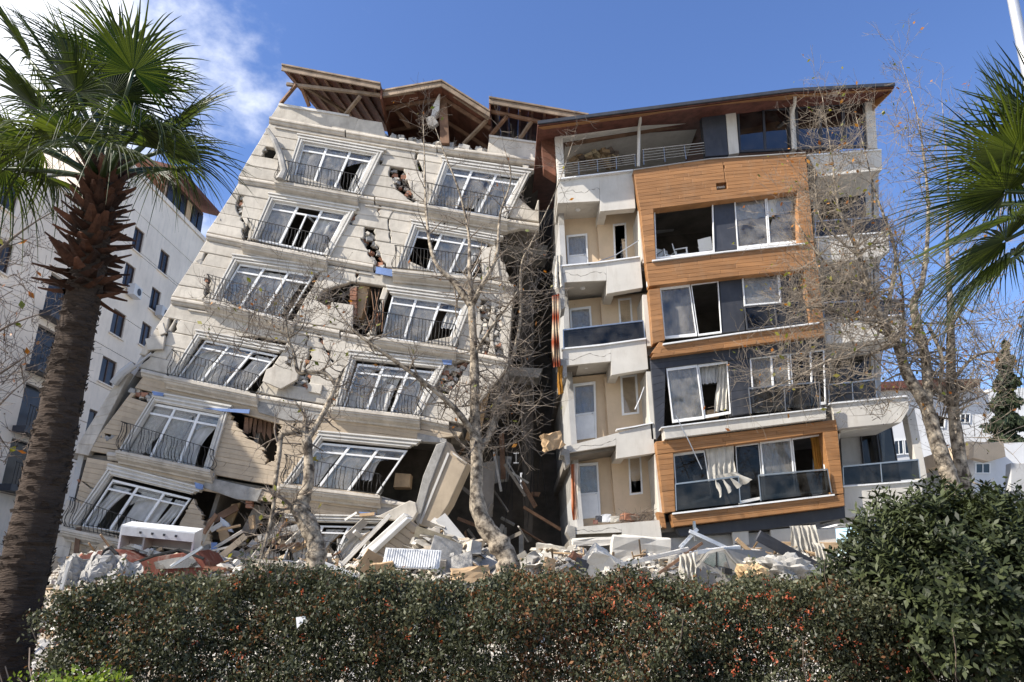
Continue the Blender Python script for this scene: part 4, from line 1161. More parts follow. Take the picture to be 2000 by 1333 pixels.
curtain(B, [(1580, 850), (1606, 847), (1618, 950), (1600, 955)], YB, -0.15, "amber", 0.06, 4, name="amber_curtain", gather=0.3)
balustrade((1319, 946), (1442, 931), (1446, 984), (1321, 998), 1, 0.42)
balustrade((1481, 929), (1616, 917), (1624, 963), (1486, 979), 1, 0.42)
bslab("anthracite_panel", "anthra", [(1320, 1032), (1450, 1015), (1650, 990), (1652, 1012), (1500, 1034), (1330, 1048)], 0.0, 0.3)
bslab("ground_storey_wall", "greyw", [(1255, 1055), (1630, 1030), (1640, 1110), (1265, 1120)], -0.4, 0.3)
for q in ([(1430, 1038), (1462, 1035), (1464, 1065), (1432, 1066)], [(1505, 1035), (1545, 1032), (1548, 1060), (1507, 1062)], [(1592, 1034), (1632, 1032), (1634, 1060), (1594, 1062)]):
    bslab("shop_sign_panel", "whiter", q, -0.05, 0.1)
bslab("shop_beam", "card", [(1510, 1058), (1640, 1060), (1640, 1080), (1516, 1074)], 0.05, 0.2)

# white corner balconies, storey by storey: parapet, deep beam, soffit, recess with door and window
def recess(yt, yb, xl, xr, dx):
    bslab("recess_wall", "peach", [(xl + 4, yt), (xr + 6, yt - 16), (xr + dx + 10, yb - 16), (xl + dx + 4, yb)], -1.5, 0.2, 0.0)
    # short return wall beside the wood frame
    mm = M(); a, b = P(xr - 2, yt - 12, YB), P(xr + dx - 1, yb - 14, YB)
    mm.ext([a, a + Vector((0.15, 0, 0)), b + Vector((0.15, 0, 0)), b], (0, 1.6, 0)); mm.build("return_wall", "whiter", B)
    # projecting pier between door and window
    bslab("wall_pier", "peach", [((xl + xr) / 2 - 6, yt - 2), (xr + 4, yt - 14), (xr + dx + 8, yb - 14), ((xl + xr) / 2 + dx - 6, yb - 4)], -1.28, 0.22, 0.01)
def parapet(top, lowl, lowr, stepx):
    """top: three points; left part is shallow, right part a deep beam."""
    (x0, y0), (x1, y1) = top
    ys = y0 + (y1 - y0) * (stepx - x0) / (x1 - x0)
    # a ragged horizontal crack splits the rendered front in two
    n_ = 14; ck = []
    for k in range(n_ + 1):
        f_ = k / n_; ck.append((x0 + (stepx - x0) * f_, (y0 + (ys - y0) * f_) * .42 + (lowl[0] + (lowl[1] - lowl[0]) * f_) * .58 + random.uniform(-2.2, 2.2) + 3 * math.sin(k * .7 + x0)))
    bslab("balcony_parapet", "whiter", [(x0, y0), (stepx, ys)] + list(reversed(ck)), 0.0, 0.16, 0)
    bslab("balcony_parapet", "whiter", [(x, y + 1.3 * abs(math.sin(i * 1.7))) for i, (x, y) in enumerate(ck)] + [(stepx, lowl[1]), (x0, lowl[0])], 0.003, 0.16, 0)
    bslab("balcony_beam", "whiter", [(stepx, ys), (x1, y1), (x1 + 5, lowr[1]), (stepx + 1, lowr[0])], 0.0, 0.32, 0)
    mm = M()
    a, b = P(x0, lowl[0] - 1, YB + .165), P(stepx + 30, lowl[1] - 5, YB + .165)
    mm.add([a, b, b + Vector((0, 1.7, 0)), a + Vector((0, 1.7, 0)), a + Vector((0, 0, .14)), b + Vector((0, 0, .14)), b + Vector((0, 1.7, .14)), a + Vector((0, 1.7, .14))],
           [(0, 1, 2, 3), (4, 7, 6, 5), (0, 4, 5, 1), (2, 6, 7, 3), (0, 3, 7, 4), (1, 5, 6, 2)])
    mm.build("balcony_soffit", "whiter", B)
    mm = M(); a = P(stepx, lowl[1] - 4, YB + 0.17); b = P(stepx, lowr[0] - 2, YB + 0.17)
    mm.ext([a, a + Vector((0.3, 0, 0)), b + Vector((0.3, 0, 0)), b], (0, 1.45, 0)); mm.build("soffit_beam", "whiter", B)
def b_door(q, glassm="glass", lower=0.55, out=-1.42, cm=None):
    mm = M()
    for s in ((0, 0, 0.09, 1), (0.91, 0, 1, 1), (0.09, 0, 0.91, 0.05), (0.09, lower - 0.02, 0.91, lower + 0.02)): slab_px(mm, sub(q, *s), YB, out, 0.07, 0.006)
    slab_px(mm, sub(q, 0.09, lower + 0.02, 0.91, 0.99), YB, out - 0.02, 0.04, 0.01)
    d = mm.build("door", "pvc", B)
    pane(d, sub(q, 0.1, 0.06, 0.9, lower - 0.02), YB, out - 0.03, glassm)
    slab = sub(q, 0.1, 0.06, 0.9, lower - 0.02)
    curtain(d, slab, YB, out - 0.06, cm or "curtain", 0.01, 4)
    h = M(); h.beam(P(*bil(q, 0.86, lower), YB - out - 0.05), P(*bil(q, 0.80, lower + 0.01), YB - out - 0.06), 0.03, 0.03); h.build("door_handle", "steel", d)
def b_win(q, cm="curtain", out=-1.26):
    mm = M()
    for s in ((0, 0, 0.13, 1), (0.87, 0, 1, 1), (0.13, 0, 0.87, 0.05), (0.13, 0.95, 0.87, 1)): slab_px(mm, sub(q, *s), YB, out, 0.08, 0.006)
    d = mm.build("window", "pvc", B)
    pane(d, sub(q, 0.14, 0.06, 0.86, 0.94), YB, out - 0.02, "glass")
    if cm: curtain(d, sub(q, 0.15, 0.07, 0.8, 0.93), YB, out - 0.04, cm, 0.01, 3)
LEV = [  # recess top, recess bottom, parapet above
    (424, 528, 1094, 1248, 8), (588, 690, 1100, 1257, 8), (738, 872, 1108, 1264, 10), (900, 1045, 1118, 1280, 12)]
for a in LEV: recess(*a)
parapet(((1089, 349), (1236, 332)), (397, 393), (413, 407), 1171)
parapet(((1097, 519), (1250, 502)), (552, 548), (574, 562), 1184)
parapet(((1099, 681), (1261, 662)), (715, 706), (733, 721), 1193)
parapet(((1107, 872), (1274, 828)), (885, 870), (896, 885), 1203)
parapet(((1122, 1030), (1288, 1016)), (1044, 1040), (1066, 1054), 1214)
sill([(1095, 518), (1170, 511), (1250, 500)], 0.06, 0.05); sill([(1097, 680), (1170, 673), (1262, 660)], 0.06, 0.05); sill([(1204, 838), (1240, 832), (1275, 825)], 0.06, 0.04)
b_door([(1106, 460), (1147, 456), (1150, 530), (1110, 534)], cm="greyw"); b_win([(1197, 438), (1223, 435), (1226, 512), (1200, 514)], cm="curtain")
b_door([(1112, 603), (1154, 598), (1160, 690), (1117, 694)]); b_win([(1207, 584), (1233, 581), (1238, 660), (1212, 663)], cm="amber")
b_door([(1119, 750), (1163, 745), (1166, 856), (1122, 862)], cm="greyw"); b_win([(1211, 735), (1244, 731), (1249, 808), (1215, 812)], cm=None)
b_door([(1128, 906), (1168, 903), (1174, 1012), (1132, 1016)], cm="greyw"); b_win([(1227, 893), (1252, 890), (1256, 965), (1230, 968)], cm="greyw")
balustrade((1100, 645), (1256, 627), (1260, 662), (1101, 681), 1, 0.0)
mm = M(); mm.tube([P(1150, 518, YB - .02), P(1200, 500, YB + .3), P(1248, 470, YB - .02)], 0.018, 5); mm.build("fallen_rail", "steel", B)
for (x, y) in ((1129, 411), (1138, 564), (1145, 718)):
    mm = M(); c = P(x, y, YB + 0.8); mm.tube([c + Vector((0, 0, .05)), c, c - Vector((0, 0, .04))], [0.09, 0.10, 0.05], 10); mm.build("ceiling_lamp", "pvc", B)
# ragged left edge: broken end of each slab
for x, y0, y1 in ((1086, 500, 560), (1090, 530, 600), (1094, 700, 735), (1100, 875, 905), (1112, 1025, 1080)):
    q = [(x - 3, y0), (x + 12, y0 + 4), (x + 14, y1), (x + 6, y1 + 6), (x + 2, (y0 + y1) / 2), (x - 6, y0 + 14)]
    bslab("broken_slab_end", "concrete", q, 0.03, 0.8)
for (q, m) in (([(1077, 580), (1089, 576), (1092, 640), (1090, 715), (1079, 718), (1084, 640)], "rug"),):
    curtain(B, [(1078, 578), (1092, 574), (1094, 716), (1079, 718)], YB, 0.1, "rug", 0.08, 3, name="hanging_rug")
curtain(B, [(1088, 716), (1098, 714), (1100, 770), (1090, 770)], YB, 0.06, "amber", 0.04, 2, name="hanging_rag")
curtain(B, [(1113, 908), (1129, 905), (1129, 1014), (1118, 1016)], YB, -0.3, "striped", 0.05, 3, name="striped_curtain")
curtain(B, [(1086, 500), (1098, 498), (1099, 560), (1080, 565)], YB, 0.05, "tarp", 0.05, 2, name="torn_membrane")

# right-hand wing: stacked balconies set back behind the wood frame
bslab("wing_wall", "greyw", [(1580, 300), (1700, 292), (1712, 960), (1650, 1000), (1640, 820), (1606, 630)], -1.9, 0.2, 0)
for (par, gl, dr) in (
    ([(1578, 302), (1722, 291), (1723, 332), (1600, 346)], None, [(1600, 380), (1690, 372), (1694, 455), (1604, 462)]),
    ([(1592, 463), (1735, 452), (1738, 492), (1698, 508), (1600, 512)], [(1592, 433), (1734, 424), (1735, 452), (1592, 462)], [(1612, 525), (1692, 518), (1698, 618), (1616, 622)]),
    ([(1609, 623), (1767, 614), (1769, 648), (1700, 668), (1612, 672)], [(1609, 592), (1765, 584), (1767, 614), (1609, 622)], [(1630, 690), (1700, 684), (1706, 775), (1634, 782)]),
    ([(1622, 787), (1772, 772), (1776, 800), (1760, 826), (1637, 838)], [(1618, 752), (1710, 742), (1712, 777), (1620, 786)], [(1680, 838), (1742, 832), (1760, 940), (1690, 945)]),
    ([(1648, 949), (1802, 937), (1802, 966), (1700, 1010), (1650, 1012)], [(1646, 912), (1793, 898), (1797, 936), (1648, 948)], None)):
    bslab("wing_balcony", "whiter", par, 0.0, 2.0, 0.015)
    mm = M(); strip(mm, [(par[0][0] - 2, par[0][1]), lerp(par[0], par[1], .5), par[1]], [(0, -0.2), (0, 0.06), (0.05, 0.06), (0.05, -0.2)], YB, 0.06); mm.build("sill", "pvc", B)
    if gl: balustrade(*gl, 2, 0.0, "glassd")
    if dr:
        flat_window(dr, [0, 0.5], "anthra", "glassd", -1.8, 0.03)
bslab("white_column", "whiter", [(1769, 800), (1786, 796), (1812, 936), (1796, 938)], -0.3, 0.35)
bslab("lowered_ceiling_beam", "whiter", [(1640, 806), (1702, 800), (1702, 836), (1642, 846)], -0.3, 1.2)

# plastic chairs standing in the open room
def chair(loc, rz, label, sc=1.0):
    t = thing("plastic_chair", label, "chair", loc, "white plastic chairs in the open room")
    rot = Matrix.Rotation(rz, 3, 'Z'); Lc = Vector(loc)
    def tr(p): return Lc + rot @ (Vector(p) * sc)
    def bx(name, c, s, tilt=0):
        mm = M(); mm.box(tr(c), [k * sc for k in s], rot @ Matrix.Rotation(tilt, 3, 'X')); return mm.build(name, "chair", t)
    bx("seat", (0, 0, 0.44), (0.48, 0.46, 0.03))
    bx("backrest", (0, 0.25, 0.68), (0.48, 0.03, 0.46), -0.18)
    for sx in (-1, 1):
        bx("armrest", (sx * 0.25, 0, 0.64), (0.05, 0.46, 0.03))
        for sy in (-1, 1): bx("leg", (sx * 0.22, sy * 0.2, 0.22), (0.05, 0.05, 0.44))
        bx("arm_support", (sx * 0.25, -0.2, 0.54), (0.04, 0.05, 0.2))
fz = P(1300, 520, YB + 0.26).z
def on_floor(x, y): 
    a, b = P(1250, 516, YB + .26), P(1700, 472, YB + .26)
    t = (x - a.x) / (b.x - a.x); return a.z + (b.z - a.z) * t
for px, dy, rz, lab in ((1380, 0.9, 2.6, "white plastic chair beside the dark panel in the open room"), (1330, 1.0, 1.2, "white plastic chair in the middle of the open room, behind the sill"),
                        (1300, 1.0, 0.4, "white plastic chair nearest the left jamb of the open room")):
    x = P(px, 470, YB + dy).x
    chair((x, YB + dy, on_floor(x, 0) + 0.012), rz, lab, 1.05)
# ------------------------------------------------------------------ dark cleft between the two buildings
G = thing("stairwell_ruin", "shadowed remains of the stairwell in the cleft between the two leaning blocks", "ruin", (P(1030, 1080, 30).x, 30, 0))
YG = 31.0
def gslab(name, m, q, Y=YG, thick=0.25, cham=0.01):
    mm = M(); mm.ext([P(x, y, Y) for x, y in q], (0, thick, 0), cham); return mm.build(name, m, G)
gslab("back_wall", "darkint", [(930, 330), (1110, 330), (1110, 882), (880, 882)], YG + 2)  # dark sheets close the gap, their colour standing in for its shade
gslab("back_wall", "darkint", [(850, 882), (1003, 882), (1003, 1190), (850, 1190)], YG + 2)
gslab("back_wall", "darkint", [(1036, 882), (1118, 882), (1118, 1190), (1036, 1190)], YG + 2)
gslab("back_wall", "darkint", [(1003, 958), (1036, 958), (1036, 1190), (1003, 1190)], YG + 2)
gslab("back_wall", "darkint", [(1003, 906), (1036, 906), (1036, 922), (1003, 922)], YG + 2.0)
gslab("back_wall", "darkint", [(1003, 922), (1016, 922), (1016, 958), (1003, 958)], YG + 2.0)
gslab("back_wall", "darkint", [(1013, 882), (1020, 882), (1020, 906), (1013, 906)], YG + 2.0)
gslab("broken_pier", "interior", [(905, 640), (935, 640), (910, 870), (880, 866)], 28.4, 0.4)
gslab("broken_pier", "card", [(946, 720), (966, 720), (934, 860), (908, 858)], 28.2, 0.3)
gslab("broken_pier", "interior", [(985, 560), (1008, 562), (985, 800), (962, 800)], 29.2, 0.4)
gslab("broken_pier", "darkint", [(1010, 520), (1044, 520), (1040, 1060), (1024, 1060)], 30.0, 0.4)
gslab("hanging_floor", "concrete", [(985, 470), (1070, 480), (1066, 500), (980, 486)], 29.0, 1.2)
gslab("hanging_floor", "concrete", [(960, 715), (1060, 720), (1052, 738), (950, 730)], 29.0, 1.2)
gslab("hanging_panel", "interior", [(938, 905), (968, 900), (962, 1010), (930, 1010)], 28.6, 0.1)
gslab("hanging_panel", "concrete", [(964, 890), (1000, 892), (992, 940), (960, 945)], 29.5, 0.1)
for k in range(14):
    x = random.uniform(985, 1060); y = random.uniform(820, 900)
    mm = M(); mm.tube([P(x, y, 29.5), P(x + random.uniform(-6, 6), y + 50, 29.4), P(x + random.uniform(-12, 12), y + random.uniform(80, 140), 29.3)], 0.012, 4); mm.build("dangling_cable", "iron", G)
for k in range(26):
    p = P(random.uniform(900, 1060), random.uniform(880, 1075), random.uniform(28.2, 30.5))
    mm = M(); mm.box(p, (random.uniform(.5, 2.0), random.uniform(.03, .1), random.uniform(.04, .2)), rotm0((random.gauss(0, .5), random.gauss(1.0, .7), random.gauss(0, .6))))
    mm.build("torn_board", random.choice(("timber", "concrete", "interior")), G)
# wall slabs leaning in the cleft's mouth
def ptthing(name, label, cat, parts, base):
    t = thing(name, label, cat, base)
    for nm, m, pts, vec, ch in parts:
        mm = M(); mm.ext(pts, vec, ch); mm.build(nm, m, t)
    return t
def pq(q, Y): return [P(x, y, Y) for x, y in q]
ptthing("leaning_wall_slab", "brown broken wall slab leaning steeply behind the forked tree trunk", "wall slab",
        [("panel", "siding", pq([(872, 862), (880, 878), (912, 906), (876, 985), (846, 1032), (816, 1026), (830, 968)], 24.6), (0.15, 0.5, 0), 0.02),
         ("broken_edge", "concrete", pq([(852, 868), (872, 862), (838, 950), (816, 1026), (806, 1010), (826, 930)], 24.5), (0.1, 0.4, 0), 0.02),
         ("moulding", "trim", pq([(874, 884), (878, 886), (822, 1024), (818, 1022)], 24.55), (0, 0.1, 0), 0.005),
         ("wire_frame", "trim", pq([(884, 884), (911, 904), (912, 906), (884, 887)], 24.5), (0, 0.03, 0), 0)], (P(840, 1050, 24.6).x, 24.6, 0))
t = thing("leaning_wall_slab", "tan siding wall slab with a white moulded edge lying tilted on the rubble", "wall slab", (P(770, 1090, 22).x, 22, 0))
Q = [(712, 1080), (790, 1012), (806, 1020), (838, 1048), (826, 1066), (806, 1078), (752, 1100), (722, 1092)]
for k in range(7):
    q = [lerp((714, 1082), (792, 1014), 1 - k / 7), lerp((752, 1100), (838, 1048), 1 - k / 7), lerp((752, 1100), (838, 1048), 1 - (k + .96) / 7), lerp((714, 1082), (792, 1014), 1 - (k + .96) / 7)]
    mm = M(); mm.ext(pq(q, 22.0), (0.12, 0.35, 0), 0.012); mm.build("siding_board", "siding", t)
mm = M(); mm.ext(pq([(702, 1080), (788, 1002), (796, 1008), (712, 1088)], 21.8), (0.1, 0.4, 0), 0.03); mm.build("moulding", "trim", t)
mm = M(); mm.ext(pq([(704, 1086), (794, 1010), (797, 1013), (712, 1092)], 21.75), (0.1, 0.2, 0), 0.01); mm.build("moulding", "pvc", t)
t = thing("leaning_wall_slab", "round-edged plaster slab propped behind the tan siding slab", "wall slab", (P(800, 1040, 23.6).x, 23.6, 0))
mm = M(); mm.ext(pq([(735, 1010), (800, 978), (812, 982), (815, 1000), (806, 1016), (790, 1020)], 24.0), (0, 0.35, 0), 0.02); mm.build("panel", "cream", t)

# ------------------------------------------------------------------ rubble
def mound_h(x, y):
    """Height of the rubble heap over the pavement."""
    px_eq = 1000 + 1440 * x / (y * 0.985 + 0.3)
    base = 0.0
    t = max(0.0, min(1.0, (y - 16.5) / 6.0)); t = t * t * (3 - 2 * t)
    prof = np.interp(px_eq, [40, 110, 250, 420, 560, 700, 830, 900, 980, 1020, 1060, 1110, 1180, 1260, 1400, 1520, 1640, 1720, 1800],
                     [1.2, 2.4, 2.8, 2.6, 2.4, 2.5, 3.1, 3.2, 2.5, 2.3, 2.65, 2.95, 2.75, 2.65, 2.7, 2.8, 2.6, 1.7, 0.4])
    n = 0.28 * math.sin(x * 1.9 + y * 1.1) + 0.2 * math.sin(x * 4.1 - y * 2.3) + 0.12 * math.sin(x * 8.3 + y * 6.1)
    return base + t * (prof + n * 0.6)
mm = M()
def mfn(u, v):
    x = -17 + 31 * u; y = 15.8 + 11 * v
    return Vector((x, y, 0.10 + mound_h(x, y) + random.uniform(-0.05, 0.05)))
mm.grid(mfn, 170, 60)
mo = mm.build("rubble_heap", "mound", smooth=False)
tag(mo, "dusty heap of broken concrete and plaster along the foot of both buildings", "rubble heap")
def chunk_mesh(n, xr, yr, sizes, pal, lift=0.05, kind="box"):
    mm = M()
    for _ in range(n):
        x = random.uniform(*xr); y = random.uniform(*yr)
        z = 0.12 + mound_h(x, y) + lift
        s = random.choice(sizes)
        k = random.uniform(0.5, 1.3)
        rot = Matrix.Rotation(random.uniform(0, 6.28), 3, 'Z') @ Matrix.Rotation(random.gauss(0, 0.5), 3, 'X') @ Matrix.Rotation(random.gauss(0, 0.5), 3, 'Y')
        c = random.choice(pal); j = random.uniform(0.8, 1.15)
        b0 = len(mm.v)
        mm.box((x, y, z), [q * k * random.uniform(0.7, 1.3) for q in s], rot, tuple(min(1, q * j) for q in c), taper=random.uniform(0.45, 1.0) if kind == "box" else 1.0)
        if kind == "box":
            for i in range(b0, len(mm.v)):
                a = mm.v[i]; e = 0.12 * min(s)
                mm.v[i] = (a[0] + random.uniform(-e, e), a[1] + random.uniform(-e, e), a[2] + random.uniform(-e, e))
    return mm
PAL = [(1, 1, 1), (1.1, 1.08, 1.05), (0.8, 0.78, 0.74), (0.95, 0.85, 0.72), (0.62, 0.6, 0.58), (1.2, 1.2, 1.2), (1.2, 1.2, 1.2)]
o = chunk_mesh(26000, (-13, 11.5), (17.2, 26.6), [(.06, .05, .04), (.05, .05, .03), (.07, .05, .04), (.08, .06, .03), (.10, .08, .06), (.16, .12, .08), (.22, .15, .05), (.3, .2, .1), (.09, .07, .05), (.12, .1, .03), (.07, .06, .05), (.4, .28, .12)], PAL).build("rubble_chunks", "rubble", kind="stuff")
tag(o, "countless small pale chunks of concrete and plaster strewn over the heap", "rubble", kind="stuff")
o = chunk_mesh(800, (-13, 11.5), (17.8, 24.5), [(.8, .04, .03), (.6, .03, .025), (1.2, .05, .03), (.45, .07, .02)], [(1.2, 1.4, 1.9), (.6, .7, .9), (1.4, 1.8, 2.4), (1.5, 1.9, 2.5), (0.5, 0.5, 0.5), (1, 1, 1)], 0.15, "stick").build("timber_splinters", "splinter", kind="stuff")
tag(o, "splintered laths and thin timber sticks scattered through the rubble", "splinters", kind="stuff")
o = chunk_mesh(240, (-13, 11.5), (18, 24.5), [(.19, .13, .09), (.12, .1, .08)], [(0.75, 0.3, 0.16), (0.85, 0.4, 0.25), (0.6, 0.25, 0.18)], 0.06).build("brick_fragments", "rubble", kind="stuff")
tag(o, "red brick fragments scattered through the rubble", "bricks", kind="stuff")

o = chunk_mesh(320, (-3.6, 1.2), (21.0, 26.5), [(.7, .5, .08), (.9, .4, .12), (.5, .5, .06), (.6, .3, .25)], PAL + [(.6, .6, .6)], 0.2).build("broken_slabs", "rubble", kind="stuff")
tag(o, "jumbled broken slabs filling the shaded foot of the cleft", "rubble", kind="stuff")
# single pieces one can pick out; (name, label, category, px, py, Y, size, rotation xyz, material)
PIECES = [
    ("concrete_block", "pale square concrete block tilted on the rubble below the corner balconies", "block", 1172, 1104, 20.0, (0.85, 0.5, 0.75), (0.5, 0.55, 0.3), "whiter"),
    ("wall_panel", "broad cream wall panel lying under the lowest corner balcony", "wall panel", 1250, 1074, 22.6, (1.75, 0.3, 0.72), (0.25, 0.06, 0.1), "whiter"),
    ("wall_panel", "cream slab jammed beneath the left half of the lowest corner balcony", "wall panel", 1165, 1058, 23.2, (1.5, 0.5, 0.22), (0.1, -0.05, 0.0), "whiter"),
    ("plasterboard_sheet", "grey white plasterboard sheet standing in the shade left of the forked trunk", "board", 868, 1088, 20.5, (0.85, 0.05, 1.0), (-0.3, 0.3, 0.3), "dust"),
    ("plasterboard_sheet", "small white plasterboard sheet propped right of the standing sheet", "board", 902, 1098, 20.2, (0.6, 0.05, 0.5), (-0.5, -0.25, -0.3), "dust"),
    ("plasterboard_sheet", "grey plasterboard sheet slid down under the leaning brown slab", "board", 886, 1042, 22.5, (0.35, 0.06, 1.3), (-0.2, -0.7, 0.1), "greyw"),
    ("tan_board", "tan furniture board standing at the foot of the siding slab", "board", 722, 1102, 19.6, (0.5, 0.06, 0.6), (0.2, 0.5, 0.4), "card"),
    ("tan_board", "short tan board tipped sideways beside the standing tan board", "board", 748, 1110, 19.4, (0.6, 0.08, 0.3), (0.6, -0.1, -0.2), "card"),
    ("dark_panel", "long dark grey cladding panel sloping down right of the crushed car", "panel", 1560, 1090, 20.6, (2.5, 0.12, 0.30), (0.3, 0.48, 0.15), "anthra"),
    ("dark_panel", "grey cladding strip lying along the rubble under the long dark panel", "panel", 1600, 1118, 19.8, (1.9, 0.2, 0.18), (0.3, 0.42, 0.1), "greyw"),
    ("roof_plank", "long pale plank crossing the rubble below the corner balconies", "plank", 1262, 1092, 20.0, (2.4, 0.08, 0.10), (0.2, -0.22, 0.1), "trim"),
    ("roof_plank", "long pale plank slanting down right of the square concrete block", "plank", 1215, 1105, 19.8, (1.5, 0.1, 0.13), (0.1, 0.6, 0.1), "trim"),
    ("roof_plank", "dark thin plank leaning left of the crushed car", "plank", 1330, 1090, 20.0, (1.5, 0.05, 0.07), (0, -0.55, 0.2), "timber"),
    ("roof_plank", "white window bar lying across the roof of the crushed car", "plank", 1395, 1075, 20.3, (1.6, 0.1, 0.10), (0.2, -0.12, 0.3), "pvc"),
    ("roof_plank", "orange brown board sticking up behind the crushed car", "plank", 1452, 1066, 21.0, (0.5, 0.06, 0.12), (0, 0.75, 0.1), "card"),
    ("window_frame_bar", "white window bar forming the left slope of the bent frame over the car", "window bar", 1345, 1052, 21.0, (0.75, 0.09, 0.09), (0, -0.75, 0.1), "pvc"),
    ("window_frame_bar", "white window bar forming the long right slope of the bent frame over the car", "window bar", 1395, 1060, 21.0, (1.5, 0.09, 0.10), (0, 0.42, 0.1), "pvc"),
    ("window_frame_bar", "white window bar standing upright over the bent frame", "window bar", 1357, 1038, 21.2, (0.07, 0.07, 0.55), (0, 0, 0.1), "steel"),
    ("wood_beam", "pale beam leaning across the broken ground-floor window behind the pollard", "beam", 705, 1065, 22.5, (0.12, 0.12, 2.4), (0.1, 0.75, 0.1), "trim"),
    ("wood_beam", "white beam lying at the hedge right of the pollard trunk", "beam", 655, 1110, 19.0, (1.2, 0.14, 0.1), (0.1, 0.35, 0.2), "pvc"),
    ("wood_beam", "white beam lying at the hedge left of the pollard trunk", "beam", 578, 1112, 19.0, (0.9, 0.14, 0.1), (0.1, -0.38, 0.2), "trim"),
    ("cardboard_box", "brown carton hanging in the cleft beside the corner balconies", "box", 1078, 862, 23.9, (0.62, 0.5, 0.5), (0.1, -0.25, 0.2), "card"),
    ("sandbag", "beige boulder-like sack lying left of the forked trunk", "sack", 918, 1122, 18.0, (0.85, 0.4, 0.3), (0.1, -0.1, 0.1), "card"),
    ("blue_bucket", "small black crate with a mesh side among the rubble", "crate", 1136, 1104, 19.8, (0.28, 0.25, 0.3), (0.2, 0.3, 0.4), "anthra"),
    ("brown_carton", "small brown carton on the left shoulder of the rubble", "box", 1072, 1102, 19.8, (0.26, 0.2, 0.3), (0.2, 0.2, 0.4), "card"),
    ("red_brick_block", "orange red brick block lying on the rubble under the balconies", "brick block", 1125, 1088, 20.2, (0.3, 0.2, 0.18), (0.2, 0.5, 0.4), "brick"),
    ("red_brick_block", "orange brick block under the tan siding at the hedge", "brick block", 420, 1112, 20.0, (0.5, 0.3, 0.12), (0.0, 0.08, 0.1), "brick"),
    ("steel_beam", "grey steel section lying across the crushed red car", "beam", 365, 1088, 20.0, (0.9, 0.07, 0.08), (0, -0.6, 0.1), "steel"),
    ("steel_beam", "bent grey frame leaning at the left end of the hedge", "beam", 128, 1125, 19.0, (0.08, 0.08, 0.7), (0, 0.1, 0.1), "greyw"),
]
def rotm(r): return Matrix.Rotation(r[2], 3, 'Z') @ Matrix.Rotation(r[1], 3, 'Y') @ Matrix.Rotation(r[0], 3, 'X')
def rough_block(name, c, size, rot, m, jag=0.06, sub_=3):
    """Block with knocked edges: subdivided box with noise."""
    mm = M(); n = sub_
    idx = {}
    vs = []; fs = []
    def vid(i, j, k):
        key = (i, j, k)
        if key not in idx:
            p = Vector(((i / n - .5) * size[0], (j / n - .5) * size[1], (k / n - .5) * size[2]))
            e = (i in (0, n)) + (j in (0, n)) + (k in (0, n))
            s = jag * min(size) * (0.5 + 0.8 * (e >= 2))
            p += Vector([random.uniform(-s, s) for _ in range(3)])
            if e >= 2: p *= 0.985
            idx[key] = len(vs); vs.append(Vector(c) + rot @ p)
        return idx[key]
    for a in range(n):
        for b in range(n):
            for s in (0, n):
                fs.append((vid(a, b, s), vid(a + 1, b, s), vid(a + 1, b + 1, s), vid(a, b + 1, s)))
                fs.append((vid(a, s, b), vid(a + 1, s, b), vid(a + 1, s, b + 1), vid(a, s, b + 1)))
                fs.append((vid(s, a, b), vid(s, a + 1, b), vid(s, a + 1, b + 1), vid(s, a, b + 1)))
    mm.add([v - Vector(c) for v in vs], fs)
    o = mm.build(name, m); o.location = c
    return o
for (nm, lab, cat, px, py, Y, size, rot, m) in PIECES:
    if nm == "blue_bucket": nm = "mesh_crate"
    o = rough_block(nm, P(px, py, Y), size, rotm(rot), m, jag=0.10 if m in ("whiter", "brick", "card") else 0.04, sub_=4)
    tag(o, lab, cat)

# ribbed white radiator
t = thing("radiator", "ribbed white panel radiator lying at the hedge below the siding slab", "radiator", tuple(P(805, 1108, 19.2)))
rot = rotm((-0.35, 0.05, -0.1)); c = P(805, 1092, 19.4)
mm = M(); mm.box(c, (1.45, 0.07, 0.5), rot); mm.build("body", "metalw", t)
for k in range(22):
    mm = M(); mm.box(c + rot @ Vector((-0.66 + k * 0.063, -0.045, 0)), (0.035, 0.03, 0.46), rot); mm.build("rib", "metalw", t)

# white cabinet with drill holes tipped on the red wreck
t = thing("tipped_cabinet", "white metal cabinet tipped on its side above the crushed red car", "cabinet", tuple(P(315, 1090, 21)))
c = P(315, 1052, 21.5); rot = rotm((0.25, 0.09, 0.12))
def cb(nm, m, p, s):
    mm = M(); mm.box(c + rot @ Vector(p), s, rot); return mm.build(nm, m, t)
cb("top_panel", "metalw", (0, 0, 0.30), (2.0, 0.72, 0.05)); cb("front_panel", "metalw", (0.02, -0.36, 0.18), (1.96, 0.05, 0.24))
cb("side_panel", "metalw", (-0.98, 0, -0.02), (0.05, 0.7, 0.6)); cb("side_panel", "metalw", (0.98, 0, 0.0), (0.05, 0.7, 0.55)); cb("back_panel", "greyw", (0, 0.34, 0), (1.95, 0.04, 0.6)); cb("divider", "greyw", (-0.35, 0, -0.02), (0.05, 0.66, 0.58))
for k in range(4): cb("vent_hole", "anthra", (-0.45 + k * 0.32, -0.39, 0.18), (0.06, 0.02, 0.06))

